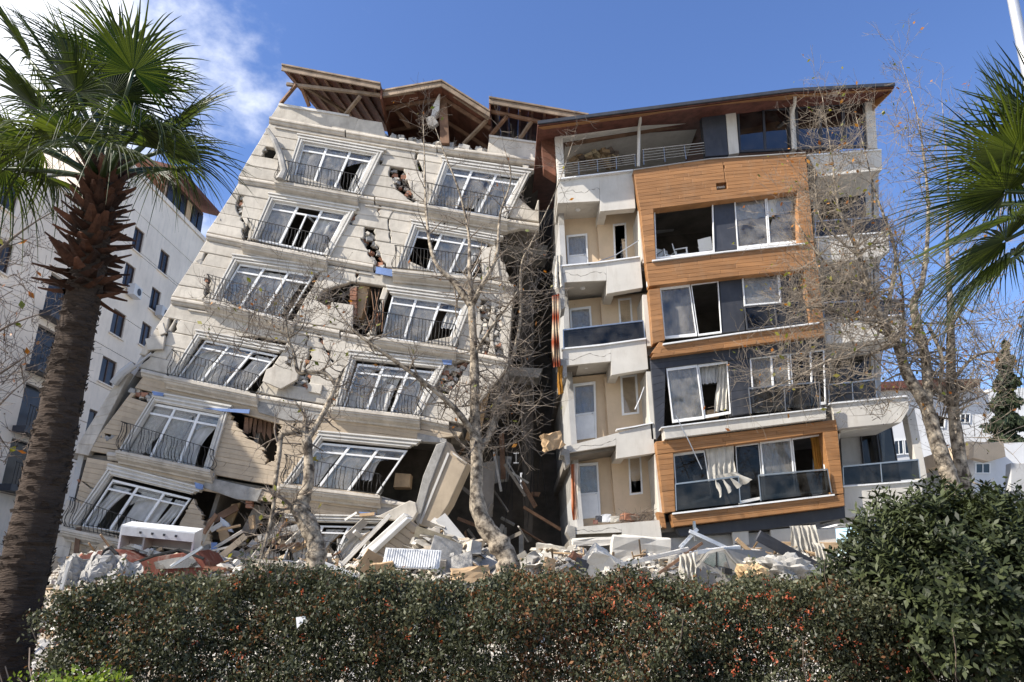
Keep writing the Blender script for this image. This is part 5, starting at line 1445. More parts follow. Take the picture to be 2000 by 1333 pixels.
# crushed red car
t = thing("crushed_car", "crushed red orange car flattened under the white cabinet", "car", tuple(P(290, 1110, 20.6)))
def car_shell(t, px0, px1, ptop, pbot, Y, m, top):
    q = [(px0, pbot), (px0 + 8, lerp((0, ptop), (0, pbot), .55)[1])] + top + [(px1 - 4, lerp((0, ptop), (0, pbot), .5)[1]), (px1, pbot)]
    pts = [P(x, y, Y) for x, y in q]
    mm = M(); n = len(pts)
    lay = []
    for dy, sh in ((0, 0.0), (0.15, 0.06), (0.8, 0.10), (1.5, 0.05), (1.65, 0.0)):
        lay.append([p + Vector((0.0, dy, sh + random.uniform(-0.05, 0.05))) for p in pts])
    vs = [p for l in lay for p in l]; fs = []
    for k in range(len(lay) - 1):
        for i in range(n - 1): fs.append((k * n + i, k * n + i + 1, (k + 1) * n + i + 1, (k + 1) * n + i))
    fs.append(tuple(range(n))); fs.append(tuple(range(len(lay) * n - 1, (len(lay) - 1) * n - 1, -1)))
    mm.add(vs, fs); return mm.build("body", m, t)
car_shell(t, 138, 405, 1070, 1135, 20.6, "redp", [(155, 1092), (180, 1080), (205, 1074), (232, 1078), (262, 1096), (300, 1092), (345, 1082), (385, 1078)])
mm = M(); mm.tube([P(196, 1096, 20.5), P(205, 1076, 20.4), P(214, 1070, 20.4), P(228, 1082, 20.4), P(232, 1096, 20.5)], 0.05, 6); mm.build("wheel_arch_trim", "rubber", t)
mm = M(); mm.tube([P(262, 1100, 20.4), P(300, 1086, 20.3), P(350, 1074, 20.4), P(398, 1092, 20.4)], 0.04, 5); mm.build("roof_rail", "rubber", t)
mm = M()
mm.ext(pq([(300, 1098), (340, 1090), (375, 1086), (392, 1108), (305, 1112)], 20.52), (0, 0.03, 0)); mm.build("side_window", "carglass", t)

# crushed grey car
t = thing("crushed_car", "dusty grey car buried in rubble below the wood-framed balcony", "car", tuple(P(1420, 1120, 20)))
YC = 20.0
car_shell(t, 1348, 1510, 1068, 1150, YC, "carg", [(1368, 1100), (1384, 1084), (1396, 1076), (1416, 1075), (1440, 1094), (1470, 1106)])
mm = M(); mm.ext(pq([(1374, 1098), (1388, 1083), (1398, 1079), (1398, 1102), (1394, 1108)], YC - 0.02), (0, 0.015, 0)); mm.build("side_window", "carglass", t)
mm = M(); mm.ext(pq([(1401, 1079), (1414, 1080), (1424, 1110), (1402, 1105)], YC - 0.02), (0, 0.015, 0)); mm.build("side_window", "carglass", t)
mm = M(); mm.ext(pq([(1399, 1078), (1401, 1078), (1402, 1108), (1399, 1107)], YC - 0.04), (0, 0.03, 0)); mm.build("door_pillar", "rubber", t)
mm = M(); mm.add([P(1417, 1076, YC), P(1452, 1112, YC), P(1500, 1100, YC + 1.4), P(1490, 1078, YC + 1.4)], [(0, 1, 2, 3)]); mm.build("windscreen", "carglass", t)
mm = M(); mm.add([P(1418, 1072, YC), P(1452, 1110, YC - .05), P(1510, 1104, YC + 1.2), P(1494, 1076, YC + 1.2), P(1418, 1070, YC)], [(0, 1, 2, 3)]); mm.build("bonnet_sheet", "carg", t)
mm = M(); mm.tube([P(1416, 1074, YC - .02), P(1430, 1092, YC - .04), P(1452, 1114, YC - .04)], 0.035, 5); mm.build("windscreen_pillar", "carg", t)
mm = M(); mm.box(P(1420, 1116, YC - 0.1), (0.2, 0.16, 0.13), rotm((0, 0.1, 0.2))); mm.build("door_mirror", "rubber", t)
for x in (1392, 1398): 
    mm = M(); mm.box(P(x, 1119, YC - 0.03), (0.13, 0.03, 0.03), rotm((0, 0.2, 0))); mm.build("door_handle", "steel", t)

# draped dusty sheets and foam lumps
t = thing("torn_sheet", "long dusty white sheet hanging from the crushed shopfront near the shrub", "sheet", tuple(P(1575, 1090, 22)))
curtain(t, [(1540, 1028), (1590, 1026), (1612, 1096), (1550, 1080)], 22, 0, "tarp", 0.12, 6, name="cloth")
curtain(t, [(1585, 1060), (1606, 1062), (1626, 1108), (1600, 1112)], 21.6, 0, "tarp", 0.1, 3, name="cloth_tail")
t = thing("torn_sheet", "crumpled grey white sheet trailing left of the crushed grey car", "sheet", tuple(P(1340, 1110, 19.8)))
curtain(t, [(1325, 1085), (1362, 1078), (1360, 1135), (1330, 1130)], 19.8, 0, "tarp", 0.14, 4, name="cloth")
t = thing("plastic_sheeting", "crumpled dusty grey sheeting left of the tipped cabinet", "sheeting", tuple(P(200, 1120, 20)))
def crump(u, v):
    p = P(110 + 160 * u, 1098 + 50 * v - 16 * math.sin(u * 3), 19.8 - 0.5 * v)
    return p + Vector((random.uniform(-.06, .06), 0.18 * math.sin(u * 19 + v * 4), random.uniform(-.07, .07) + 0.08 * math.sin(u * 31 + 5 * v)))
mm = M(); mm.grid(crump, 40, 12); mm.build("sheet", "dust", t)
def lump(name, label, px, py, Y, r, m):
    c = P(px, py, Y); mm = M()
    def fn(u, v):
        th, ph = u * 2 * math.pi, v * math.pi
        d = Vector((math.cos(th) * math.sin(ph), math.sin(th) * math.sin(ph), math.cos(ph)))
        k = 1 + 0.22 * math.sin(5 * d.x + 3 * d.z + px) + 0.18 * math.sin(9 * d.z + 7 * d.y) + 0.1 * math.sin(17 * d.x + 13 * d.y)
        return Vector((d.x * r[0] * k, d.y * r[1] * k, d.z * r[2] * k))
    mm.grid(fn, 28, 14); o = mm.build(name, m); o.location = c
    tag(o, label, "foam lump" if m == "foam" else "lump")
lump("foam_lump", "orange stained lump of upholstery foam in front of the crushed grey car", 1466, 1128, 18.6, (0.36, 0.3, 0.28), "foam")
lump("foam_lump", "pale upholstery lump above the orange stained foam", 1492, 1108, 19.0, (0.45, 0.3, 0.22), "tarp")
lump("stone_lump", "grey crumbled concrete lump right of the orange foam", 1530, 1115, 18.8, (0.55, 0.4, 0.32), "dust")
lump("white_bag", "white rounded bag at the hedge below the square block", 1186, 1128, 18.6, (0.2, 0.2, 0.18), "tarp")
lump("white_bag", "smaller white rounded bag right of the other bag at the hedge", 1210, 1128, 18.6, (0.17, 0.17, 0.17), "tarp")
# things left on the lowest corner balcony
def small(name, label, cat, px, py, Y, size, m, rot=(0, 0, 0)):
    o = rough_block(name, P(px, py, Y), size, rotm(rot), m, 0.05, 3); tag(o, label, cat)
small("white_bin", "small white box standing on the lowest corner balcony", "box", 1184, 1013, YB + 0.5, (0.3, 0.25, 0.24), "metalw")
small("black_pot", "round black pot beside the white box on the balcony", "pot", 1170, 1014, YB + 0.5, (0.2, 0.2, 0.2), "anthra")
small("red_toy", "small red object left of the black pot on the balcony", "toy", 1163, 1020, YB + 0.3, (0.14, 0.1, 0.12), "redp")
small("debris_pile", "brown clod of debris at the right end of the lowest corner balcony", "debris", 1230, 1012, YB + 0.6, (0.55, 0.4, 0.22), "brick", (0, 0.1, 0.3))
small("pillow", "crumpled white cloth bundle right of the white box on the balcony", "bundle", 1200, 1015, YB + 0.5, (0.3, 0.25, 0.2), "tarp")
mm = M()
for k in range(60):
    a = P(random.uniform(1215, 1275), random.uniform(1010, 1022), YB + 0.4); 
    mm.tube([a, a + Vector((random.uniform(-.3, .3), 0, random.uniform(0, .25))), a + Vector((random.uniform(-.5, .5), random.uniform(-.1, .1), random.uniform(-.1, .35)))], 0.008, 3)
o = mm.build("dry_plant", "twig"); tag(o, "tangle of dry plant stems collapsed on the lowest corner balcony", "dry plant")
# loose rods and wires
for (a, b, lab) in (((1320, 812), (1371, 917), "thin grey rod dangling over the top of the wood-framed balcony"), ((1240, 800), (1258, 756), "bent white hose hanging at the kitchen window above the balconies")):
    mm = M(); p, q = P(*a, YB - 0.8), P(*b, YB - 0.9); mm.tube([p, p.lerp(q, .5) + Vector((0.02, 0, 0)), q], 0.018, 5); o = mm.build("loose_rod" if a[0] > 1300 else "bent_hose", "steel" if a[0] > 1300 else "pvc"); tag(o, lab, "rod" if a[0] > 1300 else "hose")
t = thing("deck_chair", "dark folded chair lying behind the glass balustrade of the corner balcony", "chair", tuple(P(1190, 668, YB + .5)))
mm = M(); mm.ext(pq([(1163, 648), (1176, 642), (1200, 658), (1206, 668), (1176, 668)], YB + .5), (0, 0.4, 0), 0.02); mm.build("seat", "anthra", t)
mm = M(); mm.beam(P(1140, 660, YB + .4), P(1178, 655, YB + .4), .05, .03); mm.build("frame", "steel", t)
# ------------------------------------------------------------------ tall pale block on the far left (its long side faces right)
LX, LK = -25.0, 0.07
def PL(px, py, inn=0.0):
    """Point on that side wall: x = LX + LK*y; inn moves it into the block."""
    d = ray(px, py)
    t = LX / (d.x - LK * d.y)
    return CAMP + d * t + Vector((-inn, 0, 0))
LB = thing("apartment_building", "tall pale apartment block standing behind the palm, its long side in shade", "building", (LX, 34, 0))
ztop = PL(335, 408).z
y0l, y1l = 20.0, PL(402, 474).y
def lpt(y, z, inn=0.0): return Vector((LX + LK * y - inn, y, z))
# render panels between floor joints, each a piece with window openings cut out by rows
wins = []
for (x, y, w, h) in ((270, 470, 24, 46), (320, 513, 22, 40), (252, 540, 24, 44), (303, 587, 22, 40), (231, 633, 30, 52), (284, 655, 22, 42), (211, 726, 34, 54), (262, 735, 24, 48), (18, 382, 44, 56), (186, 830, 36, 60),
                     (4, 500, 44, 60), (150, 640, 30, 50), (152, 540, 26, 46)):
    c = PL(x, y); a = PL(x - w / 2, y); b = PL(x + w / 2, y)
    wins.append((c.y, c.z, abs(b.y - a.y) * 0.9, 1.45))
wins = [(w[0], w[1], min(2.4, w[2]), w[3]) for w in wins]
bal = []
for (x, y) in ((118, 585), (94, 686), (70, 800), (44, 908)):
    c = PL(x, y); bal.append((c.y, c.z, 2.0, 2.1))
ops = [(y - w / 2, y + w / 2, z - h / 2, z + h / 2) for y, z, w, h in wins + bal]
nz_ = 12
def lrect(mm, ya, yb, za, zb, inn, th, cham=0.0):
    pts = [lpt(ya, zb, inn), lpt(yb, zb, inn), lpt(yb, za, inn), lpt(ya, za, inn)]
    mm.add(pts + [p + Vector((-th, 0, 0)) for p in pts], [(0, 1, 2, 3), (7, 6, 5, 4), (0, 4, 5, 1), (1, 5, 6, 2), (2, 6, 7, 3), (3, 7, 4, 0)])
zs = sorted(set([0.0, 21.5] + [ztop * k / nz_ for k in range(1, nz_ + 1)]))
for i in range(len(zs) - 1):
    za, zb = zs[i], zs[i + 1] - 0.035
    cuts = sorted(set([za, zb] + [min(max(o[2], za), zb) for o in ops] + [min(max(o[3], za), zb) for o in ops]))
    mm = M()
    for j in range(len(cuts) - 1):
        c0, c1 = cuts[j], cuts[j + 1]
        if c1 - c0 < 1e-4: continue
        zm = (c0 + c1) / 2
        blk = sorted([(o[0], o[1]) for o in ops if o[2] < zm < o[3]])
        cur = y0l if c1 < 21.5 else 36.0
        for a, b in blk:
            if a > cur: lrect(mm, cur, a, c0, c1, 0, 0.25)
            cur = max(cur, b)
        if cur < y1l: lrect(mm, cur, y1l, c0, c1, 0, 0.25)
    mm.build("wall_band", "leftw", LB)
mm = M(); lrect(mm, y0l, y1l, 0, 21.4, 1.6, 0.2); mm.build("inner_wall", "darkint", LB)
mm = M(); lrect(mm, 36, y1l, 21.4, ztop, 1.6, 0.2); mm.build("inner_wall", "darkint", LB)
mm = M(); lrect(mm, y0l, 36.2, 21.5, 21.8, -0.08, 14); mm.build("roof_slab", "leftw", LB)
pts = [lpt(36, 21.5, 0), lpt(36, ztop, 0), lpt(36, ztop, 14), lpt(36, 21.5, 14)]
m2 = M(); m2.add(pts + [p + Vector((0, 0.3, 0)) for p in pts], [(0, 1, 2, 3), (7, 6, 5, 4), (0, 4, 5, 1), (1, 5, 6, 2), (2, 6, 7, 3), (3, 7, 4, 0)]); m2.build("end_wall", "leftw", LB)
mm = M(); lrect(mm, y0l, y1l, 0, ztop, 0.03, 0.2); 
pts = [lpt(y1l, 0, 0), lpt(y1l, ztop, 0), lpt(y1l, ztop, 14), lpt(y1l, 0, 14)]
m2 = M(); m2.add(pts + [p + Vector((0, -0.3, 0)) for p in pts], [(0, 1, 2, 3), (7, 6, 5, 4), (0, 4, 5, 1), (1, 5, 6, 2), (2, 6, 7, 3), (3, 7, 4, 0)]); m2.build("end_wall", "leftw", LB)
pts = [lpt(y0l, 0, 0), lpt(y0l, 21.5, 0), lpt(y0l, 21.5, 14), lpt(y0l, 0, 14)]
m2 = M(); m2.add(pts + [p + Vector((0, 0.3, 0)) for p in pts], [(0, 1, 2, 3), (7, 6, 5, 4), (0, 4, 5, 1), (1, 5, 6, 2), (2, 6, 7, 3), (3, 7, 4, 0)]); m2.build("end_wall", "leftw", LB)
for y, z, w, h in wins:
    mm = M(); t = 0.09
    for a, b, c, d in ((y - w / 2, y - w / 2 + t, z - h / 2, z + h / 2), (y + w / 2 - t, y + w / 2, z - h / 2, z + h / 2), (y - w / 2 + t, y + w / 2 - t, z + h / 2 - t, z + h / 2), (y - w / 2 + t, y + w / 2 - t, z - h / 2, z - h / 2 + t), (y - t / 2, y + t / 2, z - h / 2 + t, z + h / 2 - t)):
        lrect(mm, a, b, c, d, 0.08, 0.08)
    wn = mm.build("window", "brownfr", LB)
    m2 = M(); lrect(m2, y - w / 2 + t, y - t / 2, z - h / 2 + t, z + h / 2 - t, 0.12, 0.01); m2.build("pane", "darkpane", wn)
    m2 = M(); lrect(m2, y + t / 2, y + w / 2 - t, z - h / 2 + t, z + h / 2 - t, 0.12, 0.01); m2.build("pane", "darkpane", wn)
    m2 = M(); lrect(m2, y - w / 2 - 0.1, y + w / 2 + 0.1, z - h / 2 - 0.08, z - h / 2 - 0.005, -0.1, 0.2); m2.build("sill", "leftw", wn)
for y, z, w, h in bal:
    mm = M(); lrect(mm, y - w / 2, y + w / 2, z - h / 2, z + h / 2, 0.3, 0.05); d = mm.build("balcony_door", "darkpane", LB)
    mm = M(); lrect(mm, y - w / 2 - .2, y + w / 2 + .2, z - h / 2 - .3, z - h / 2 - .01, -0.6, 0.6); mm.build("balcony_slab", "anthra", LB)
    mm = M()
    lrect(mm, y - w / 2 - .15, y + w / 2 + .15, z - h / 2 + .95, z - h / 2 + 1.0, -0.57, 0.04)
    rl = mm.build("balcony_rail", "iron", LB)
    for k in range(12):
        yy = y - w / 2 - .12 + (w + .24) * k / 11
        m2 = M(); lrect(m2, yy - .012, yy + .012, z - h / 2, z - h / 2 + .95, -0.56, 0.025); m2.build("baluster", "iron", rl)
for (x, y) in ((254, 570), (308, 611)):
    c = PL(x, y); mm = M(); mm.box(c + Vector((0.28, 0, 0)), (0.4, 0.9, 0.65)); ac = mm.build("air_conditioner", "farw", LB)
    m2 = M(); n = 14
    ring = [c + Vector((0.49, 0.22 * math.cos(2 * math.pi * k / n) + .1, 0.22 * math.sin(2 * math.pi * k / n))) for k in range(n)]
    m2.ext(ring, (0.01, 0, 0)); m2.build("fan_grille", "anthra", ac)
# roof storey: timber window band under dark eave
ya, yb = PL(328, 440).y, y1l
mm = M(); lrect(mm, ya, yb, ztop, ztop + 2.4, 0.5, 0.2); mm.build("attic_wall", "brownfr", LB)
k_n = 6
for k in range(k_n):
    a = ya + (yb - ya) * (k + .12) / k_n; b = ya + (yb - ya) * (k + .88) / k_n
    mm = M(); lrect(mm, a, b, ztop + .4, ztop + 2.1, 0.42, 0.05); mm.build("attic_window", "darkpane" if k != 3 else "card", LB)
mm = M()
pts = [lpt(ya - .6, ztop + 2.4, -0.5), lpt(yb + .5, ztop + 2.4, -0.5), lpt(yb + .5, ztop + 4.2, 6), lpt(ya - .6, ztop + 4.2, 6)]
mm.add(pts + [p + Vector((0, 0, .3)) for p in pts], [(3, 2, 1, 0), (4, 5, 6, 7), (0, 1, 5, 4), (1, 2, 6, 5), (2, 3, 7, 6), (3, 0, 4, 7)]); mm.build("roof", "tile", LB)
mm = M(); lrect(mm, 36, y1l, ztop, ztop + .3, -0.08, 14); mm.build("roof_slab", "leftw", LB)

# ------------------------------------------------------------------ buildings seen past the right end and through the cleft
def far_block(name_label, Y, poly, wins_, m="farw", depth=9.0, roofm="tile", roof=None, frame="pvc"):
    cx = sum(p[0] for p in poly) / len(poly)
    t = thing("white_house", name_label, "house", (P(cx, 1000, Y).x, Y, 0))
    low = [P(x, y, Y) for x, y in poly]
    mm = M(); mm.ext(low, (0, depth, 0)); mm.build("wall", m, t)
    for q in wins_:
        mm = M()
        for s in ((0, 0, .08, 1), (.92, 0, 1, 1), (.08, 0, .92, .08), (.08, .92, .92, 1), (.47, .08, .53, .92)): mm.ext([P(x, y, Y - .06) for x, y in sub(q, *s)], (0, .058, 0))
        w = mm.build("window", frame, t)
        for s in ((.08, .08, .47, .92), (.53, .08, .92, .92)):
            mm = M(); mm.ext([P(x, y, Y - .03) for x, y in sub(q, *s)], (0, .02, 0)); mm.build("pane", "glassb", w)
    if roof:
        mm = M(); mm.ext([P(x, y, Y - .8) for x, y in roof], (0, depth + 1, 0)); mm.build("roof", roofm, t)
    return t
far_block("long white house with dark eave behind the forked right-hand tree", 48, [(1700, 760), (1905, 752), (1930, 770), (1940, 900), (1932, 985), (1700, 1010)],
          [[(1815, 812), (1848, 812), (1846, 836), (1814, 836)], [(1876, 808), (1896, 808), (1895, 826), (1875, 826)], [(1820, 756), (1838, 756), (1838, 770), (1820, 770)], [(1868, 752), (1884, 752), (1884, 764), (1868, 764)]],
          roof=[(1690, 748), (1800, 742), (1912, 740), (1914, 752), (1690, 760)])
t = far_block("white house with a bay window seen beside the white column", 40, [(1728, 800), (1800, 798), (1800, 970), (1728, 975)],
          [[(1746, 860), (1764, 858), (1766, 888), (1748, 890)], [(1766, 858), (1784, 858), (1786, 888), (1768, 888)]])
far_block("low pale house with collapsed awning at the far right behind the shrub", 38, [(1900, 868), (2060, 862), (2060, 960), (1905, 962)],
          [[(1905, 905), (1935, 905), (1935, 925), (1905, 925)]], roof=[(1890, 862), (1960, 866), (1962, 890), (1896, 888)], roofm="peach")
far_block("bright white building behind the cleft, its windows showing through the gap", 60, [(960, 800), (1120, 800), (1120, 1100), (960, 1100)],
          [[(1002, 885), (1014, 885), (1014, 905), (1002, 905)], [(1020, 885), (1034, 885), (1034, 908), (1020, 908)], [(1018, 925), (1032, 925), (1032, 950), (1018, 950)]], frame="greyw")
far_block("white house at the right edge of the photo behind the palm", 55, [(1930, 760), (2150, 752), (2150, 960), (1930, 960)], [[(1960, 800), (1980, 800), (1980, 826), (1960, 826)]])
# balcony awning wreck and a blue-grey door panel leaning at right
for nm, lab, cat, q, Y, m in (("door_panel", "pale blue grey panel standing at the right edge above the shrub", "panel", [(1975, 905), (2012, 905), (2012, 962), (1973, 960)], 26, "greyw"),
                              ("fallen_awning", "cream sagging balcony front right of the forked tree", "awning", [(1902, 868), (1960, 862), (1965, 892), (1930, 902), (1900, 895)], 30, "peach")):
    mm = M(); mm.ext(pq(q, Y), (0, 0.3, 0), 0.02); o = mm.build(nm, m); tag(o, lab, cat)

# ------------------------------------------------------------------ trees
def grow(mm, p, d, L_, r, depth, tips, spread=0.55, kids=3, up=0.12, n=5, sides=4, minr=0.0055):
    """Wandering twig with side shoots."""
    pts = [p]; rad = [r]; dd = d.normalized()
    for i in range(n):
        dd = (dd + Vector((random.gauss(0, .16), random.gauss(0, .16), random.gauss(0, .16) + up * .35))).normalized()
        pts.append(pts[-1] + dd * (L_ / n)); rad.append(max(minr * .6, r * (1 - .75 * (i + 1) / n)))
    mm.tube(pts, rad, sides if r > 0.012 else 3, cap=False)
    tips.append((pts[-1], dd))
    if depth <= 0: return
    for k in range(kids):
        t = random.uniform(0.25, 0.98); i = min(n - 1, int(t * n))
        q = pts[i].lerp(pts[i + 1], t * n - i)
        ax = Vector((random.gauss(0, 1), random.gauss(0, 1), random.gauss(0, 1))).normalized()
        nd = (dd * (1 - spread) + ax * spread + Vector((0, 0, up))).normalized()
        grow(mm, q, nd, L_ * random.uniform(.45, .75), max(minr, rad[i] * .6), depth - 1, tips, spread, kids, up, max(3, n - 1), sides, minr)
def limb_pts(l, n=5):
    """Smooth a limb given as (px, py, Y, radius)."""
    out, rad = [], []
    ctrl = [(P(x, y, Y), r) for x, y, Y, r in l]
    for i in range(len(ctrl) - 1):
        p0 = ctrl[max(i - 1, 0)][0]; p1, r1 = ctrl[i]; p2, r2 = ctrl[i + 1]; p3 = ctrl[min(i + 2, len(ctrl) - 1)][0]
        for k in range(n):
            t = k / n
            out.append(0.5 * ((2 * p1) + (p2 - p0) * t + (2 * p0 - 5 * p1 + 4 * p2 - p3) * t * t + (3 * p1 - p0 - 3 * p2 + p3) * t ** 3))
            rad.append((r1 + (r2 - r1) * t) * random.uniform(.93, 1.07))
    out.append(ctrl[-1][0]); rad.append(ctrl[-1][1])
    return out, rad
def leaf_quads(pts, size, jit):
    n = len(pts)
    c = np.array([tuple(p) for p in pts]) + rng.normal(0, jit, (n, 3))
    a = rng.normal(0, 1, (n, 3)); a /= np.linalg.norm(a, axis=1)[:, None]
    b = np.cross(a, rng.normal(0, 1, (n, 3))); b /= np.linalg.norm(b, axis=1)[:, None]
    s = size * rng.uniform(.5, 1.3, (n, 1))
    return np.stack([c - a * s, c - b * s * .55, c + a * s, c + b * s * .55], 1)
def tree(label, limbs, base, twig_per=9, tw_len=1.6, depth=2, twm="twig", leaves=(0, 0, 0), seeds=0, start=0.3, bark="plane", extra=(), kids=3, spread=.55, up=.12, knots=0):
    t = thing("plane_tree", label, "tree", base)
    tips = []; tw = M()
    allp = []
    for i, l in enumerate(limbs):
        p, r = limb_pts(l)
        if knots:
            for q in range(len(r)):
                if random.random() < knots and r[q] > .1: r[q] *= random.uniform(1.08, 1.25)
        mm = M(); mm.tube(p, r, 12 if r[0] > .1 else 7)
        mm.build("trunk" if i == 0 else "limb", bark, t, smooth=True)
        k0 = int(len(p) * (start if i == 0 else .12))
        for k in range(twig_per if i else int(twig_per * 1.2)):
            q = random.randint(min(k0, len(p) - 2), len(p) - 1)
            ax = Vector((random.gauss(0, 1), random.gauss(0, 1), random.gauss(.25, .8))).normalized()
            grow(tw, p[q], ax, tw_len * random.uniform(.5, 1.1), min(.03, r[q] * .5), depth, tips, spread, kids, up)
        grow(tw, p[-1], p[-1] - p[-3], tw_len, r[-1] * .9, depth, tips, spread, kids, up)
    for (x, y, Y, n, L_) in extra:      # bursts of shoots
        c = P(x, y, Y)
        for k in range(int(n * 1.8)):
            ax = Vector((random.gauss(0, 1), random.gauss(0, .8), random.gauss(.3, .8))).normalized()
            grow(tw, c + Vector((random.gauss(0, .25), random.gauss(0, .2), random.gauss(0, .25))), ax, L_ * random.uniform(.5, 1.2), .012, depth - 1, tips, spread, kids, up)
    tw.build("twigs", twm, t, kind="stuff")
    tp = [p for p, d in tips]
    for nm, m, cnt, sz in (("green_leaves", "leafg", leaves[0], .075), ("orange_leaves", "leafo", leaves[1], .07), ("seed_balls", "seed", seeds, .022)):
        if cnt:
            src = [random.choice(tp) for _ in range(cnt)]
            np_quads(nm, leaf_quads(src, sz, .07), m, t, kind="stuff", tint=rng.uniform(0, 1, cnt))
    return t
YT = 18.5
tree("bare forked plane tree leaning in front of the dark cleft",
     [[(986, 1140, YT, .30), (992, 1095, YT, .25), (972, 1060, YT, .235), (948, 1028, YT, .215), (932, 980, YT, .18), (931, 890, YT, .145), (927, 790, YT, .125), (926, 690, YT, .11), (920, 592, YT, .09)],
      [(920, 600, YT, .10), (890, 555, YT, .085), (848, 508, YT, .055), (833, 419, YT + .4, .042), (829, 300, YT + .8, .02), (826, 225, YT + 1, .012)],
      [(921, 596, YT, .09), (917, 520, YT, .06), (915, 453, YT + .5, .042), (896, 372, YT + .6, .03), (868, 300, YT + .8, .02), (850, 250, YT + .8, .01)],
      [(922, 598, YT, .08), (940, 560, YT - .3, .06), (970, 500, YT - .4, .05), (977, 419, YT - .2, .035), (998, 350, YT, .02), (985, 290, YT, .01)],
      [(934, 885, YT, .10), (963, 831, YT + .3, .085), (984, 750, YT + .5, .06), (1004, 689, YT + .5, .05), (1017, 615, YT + .5, .04), (1018, 520, YT + .5, .03), (1040, 470, YT + .6, .02), (1086, 372, YT + .7, .013), (1118, 280, YT + .8, .01)],
      [(926, 850, YT, .09), (890, 800, YT - .4, .075), (835, 752, YT - .6, .06), (742, 684, YT - .8, .05), (690, 645, YT - .8, .035), (655, 600, YT - .8, .015)],
      [(928, 690, YT, .05), (960, 640, YT - .3, .04), (990, 600, YT - .3, .03), (1010, 570, YT - .3, .012)]],
     tuple(P(986, 1150, YT)), twig_per=18, tw_len=1.0, depth=2, leaves=(24, 46), seeds=260, start=.6, knots=.16,
     extra=((1020, 590, YT + .3, 26, 1.0), (1000, 700, YT, 22, 1.0), (1010, 780, YT, 24, 1.1), (950, 780, YT - .2, 16, .8), (1030, 500, YT + .4, 20, 1.0), (895, 800, YT - .3, 14, .7), (860, 760, YT - .4, 10, .7), (1000, 850, YT, 14, 1.0)))
YP = 17.5
tree("stubby pollarded plane tree with crooked pale limbs at the left of the heap",
     [[(612, 1130, YP, .22), (618, 1072, YP, .20), (604, 1030, YP, .21), (588, 996, YP, .20), (596, 966, YP, .15), (603, 935, YP, .125), (602, 890, YP, .11), (598, 850, YP, .10)],
      [(600, 856, YP, .09), (590, 843, YP, .085), (562, 846, YP, .075), (549, 852, YP, .07), (545, 890, YP - .1, .06), (537, 950, YP - .2, .05), (533, 996, YP - .3, .045), (516, 1070, YP - .4, .03), (500, 1115, YP - .5, .02)],
      [(600, 858, YP, .085), (610, 845, YP, .08), (630, 812, YP, .07), (645, 780, YP, .06), (660, 745, YP, .05), (672, 720, YP, .02)],
      [(655, 752, YP, .05), (636, 730, YP, .05), (600, 727, YP, .05), (582, 726, YP, .05), (574, 690, YP, .035), (563, 660, YP, .03), (556, 600, YP, .015), (548, 540, YP, .008)],
      [(564, 662, YP, .025), (540, 640, YP, .02), (500, 615, YP, .012), (450, 600, YP, .007)], [(588, 996, YP, .08), (572, 990, YP - .1, .09), (566, 986, YP - .15, .06)],
      [(565, 660, YP, .02), (590, 640, YP, .015), (600, 600, YP, .01), (612, 560, YP, .006)]],
     tuple(P(612, 1135, YP)), twig_per=8, tw_len=.75, depth=2, leaves=(70, 24), seeds=140, start=.85, knots=.35,
     extra=((575, 620, YP, 18, .8), (540, 600, YP, 14, .8), (500, 590, YP, 14, .7), (640, 560, YP, 22, .55), (620, 590, YP, 12, .6), (490, 660, YP - .2, 16, .9), (430, 690, YP, 8, .7), (570, 700, YP, 10, .6), (700, 740, YP, 14, .8), (560, 1040, YP, 18, .7), (530, 1060, YP, 12, .7), (690, 640, YP, 14, .5), (760, 770, YP, 12, .7), (420, 590, YP, 10, .6)))
YQ = 19.0
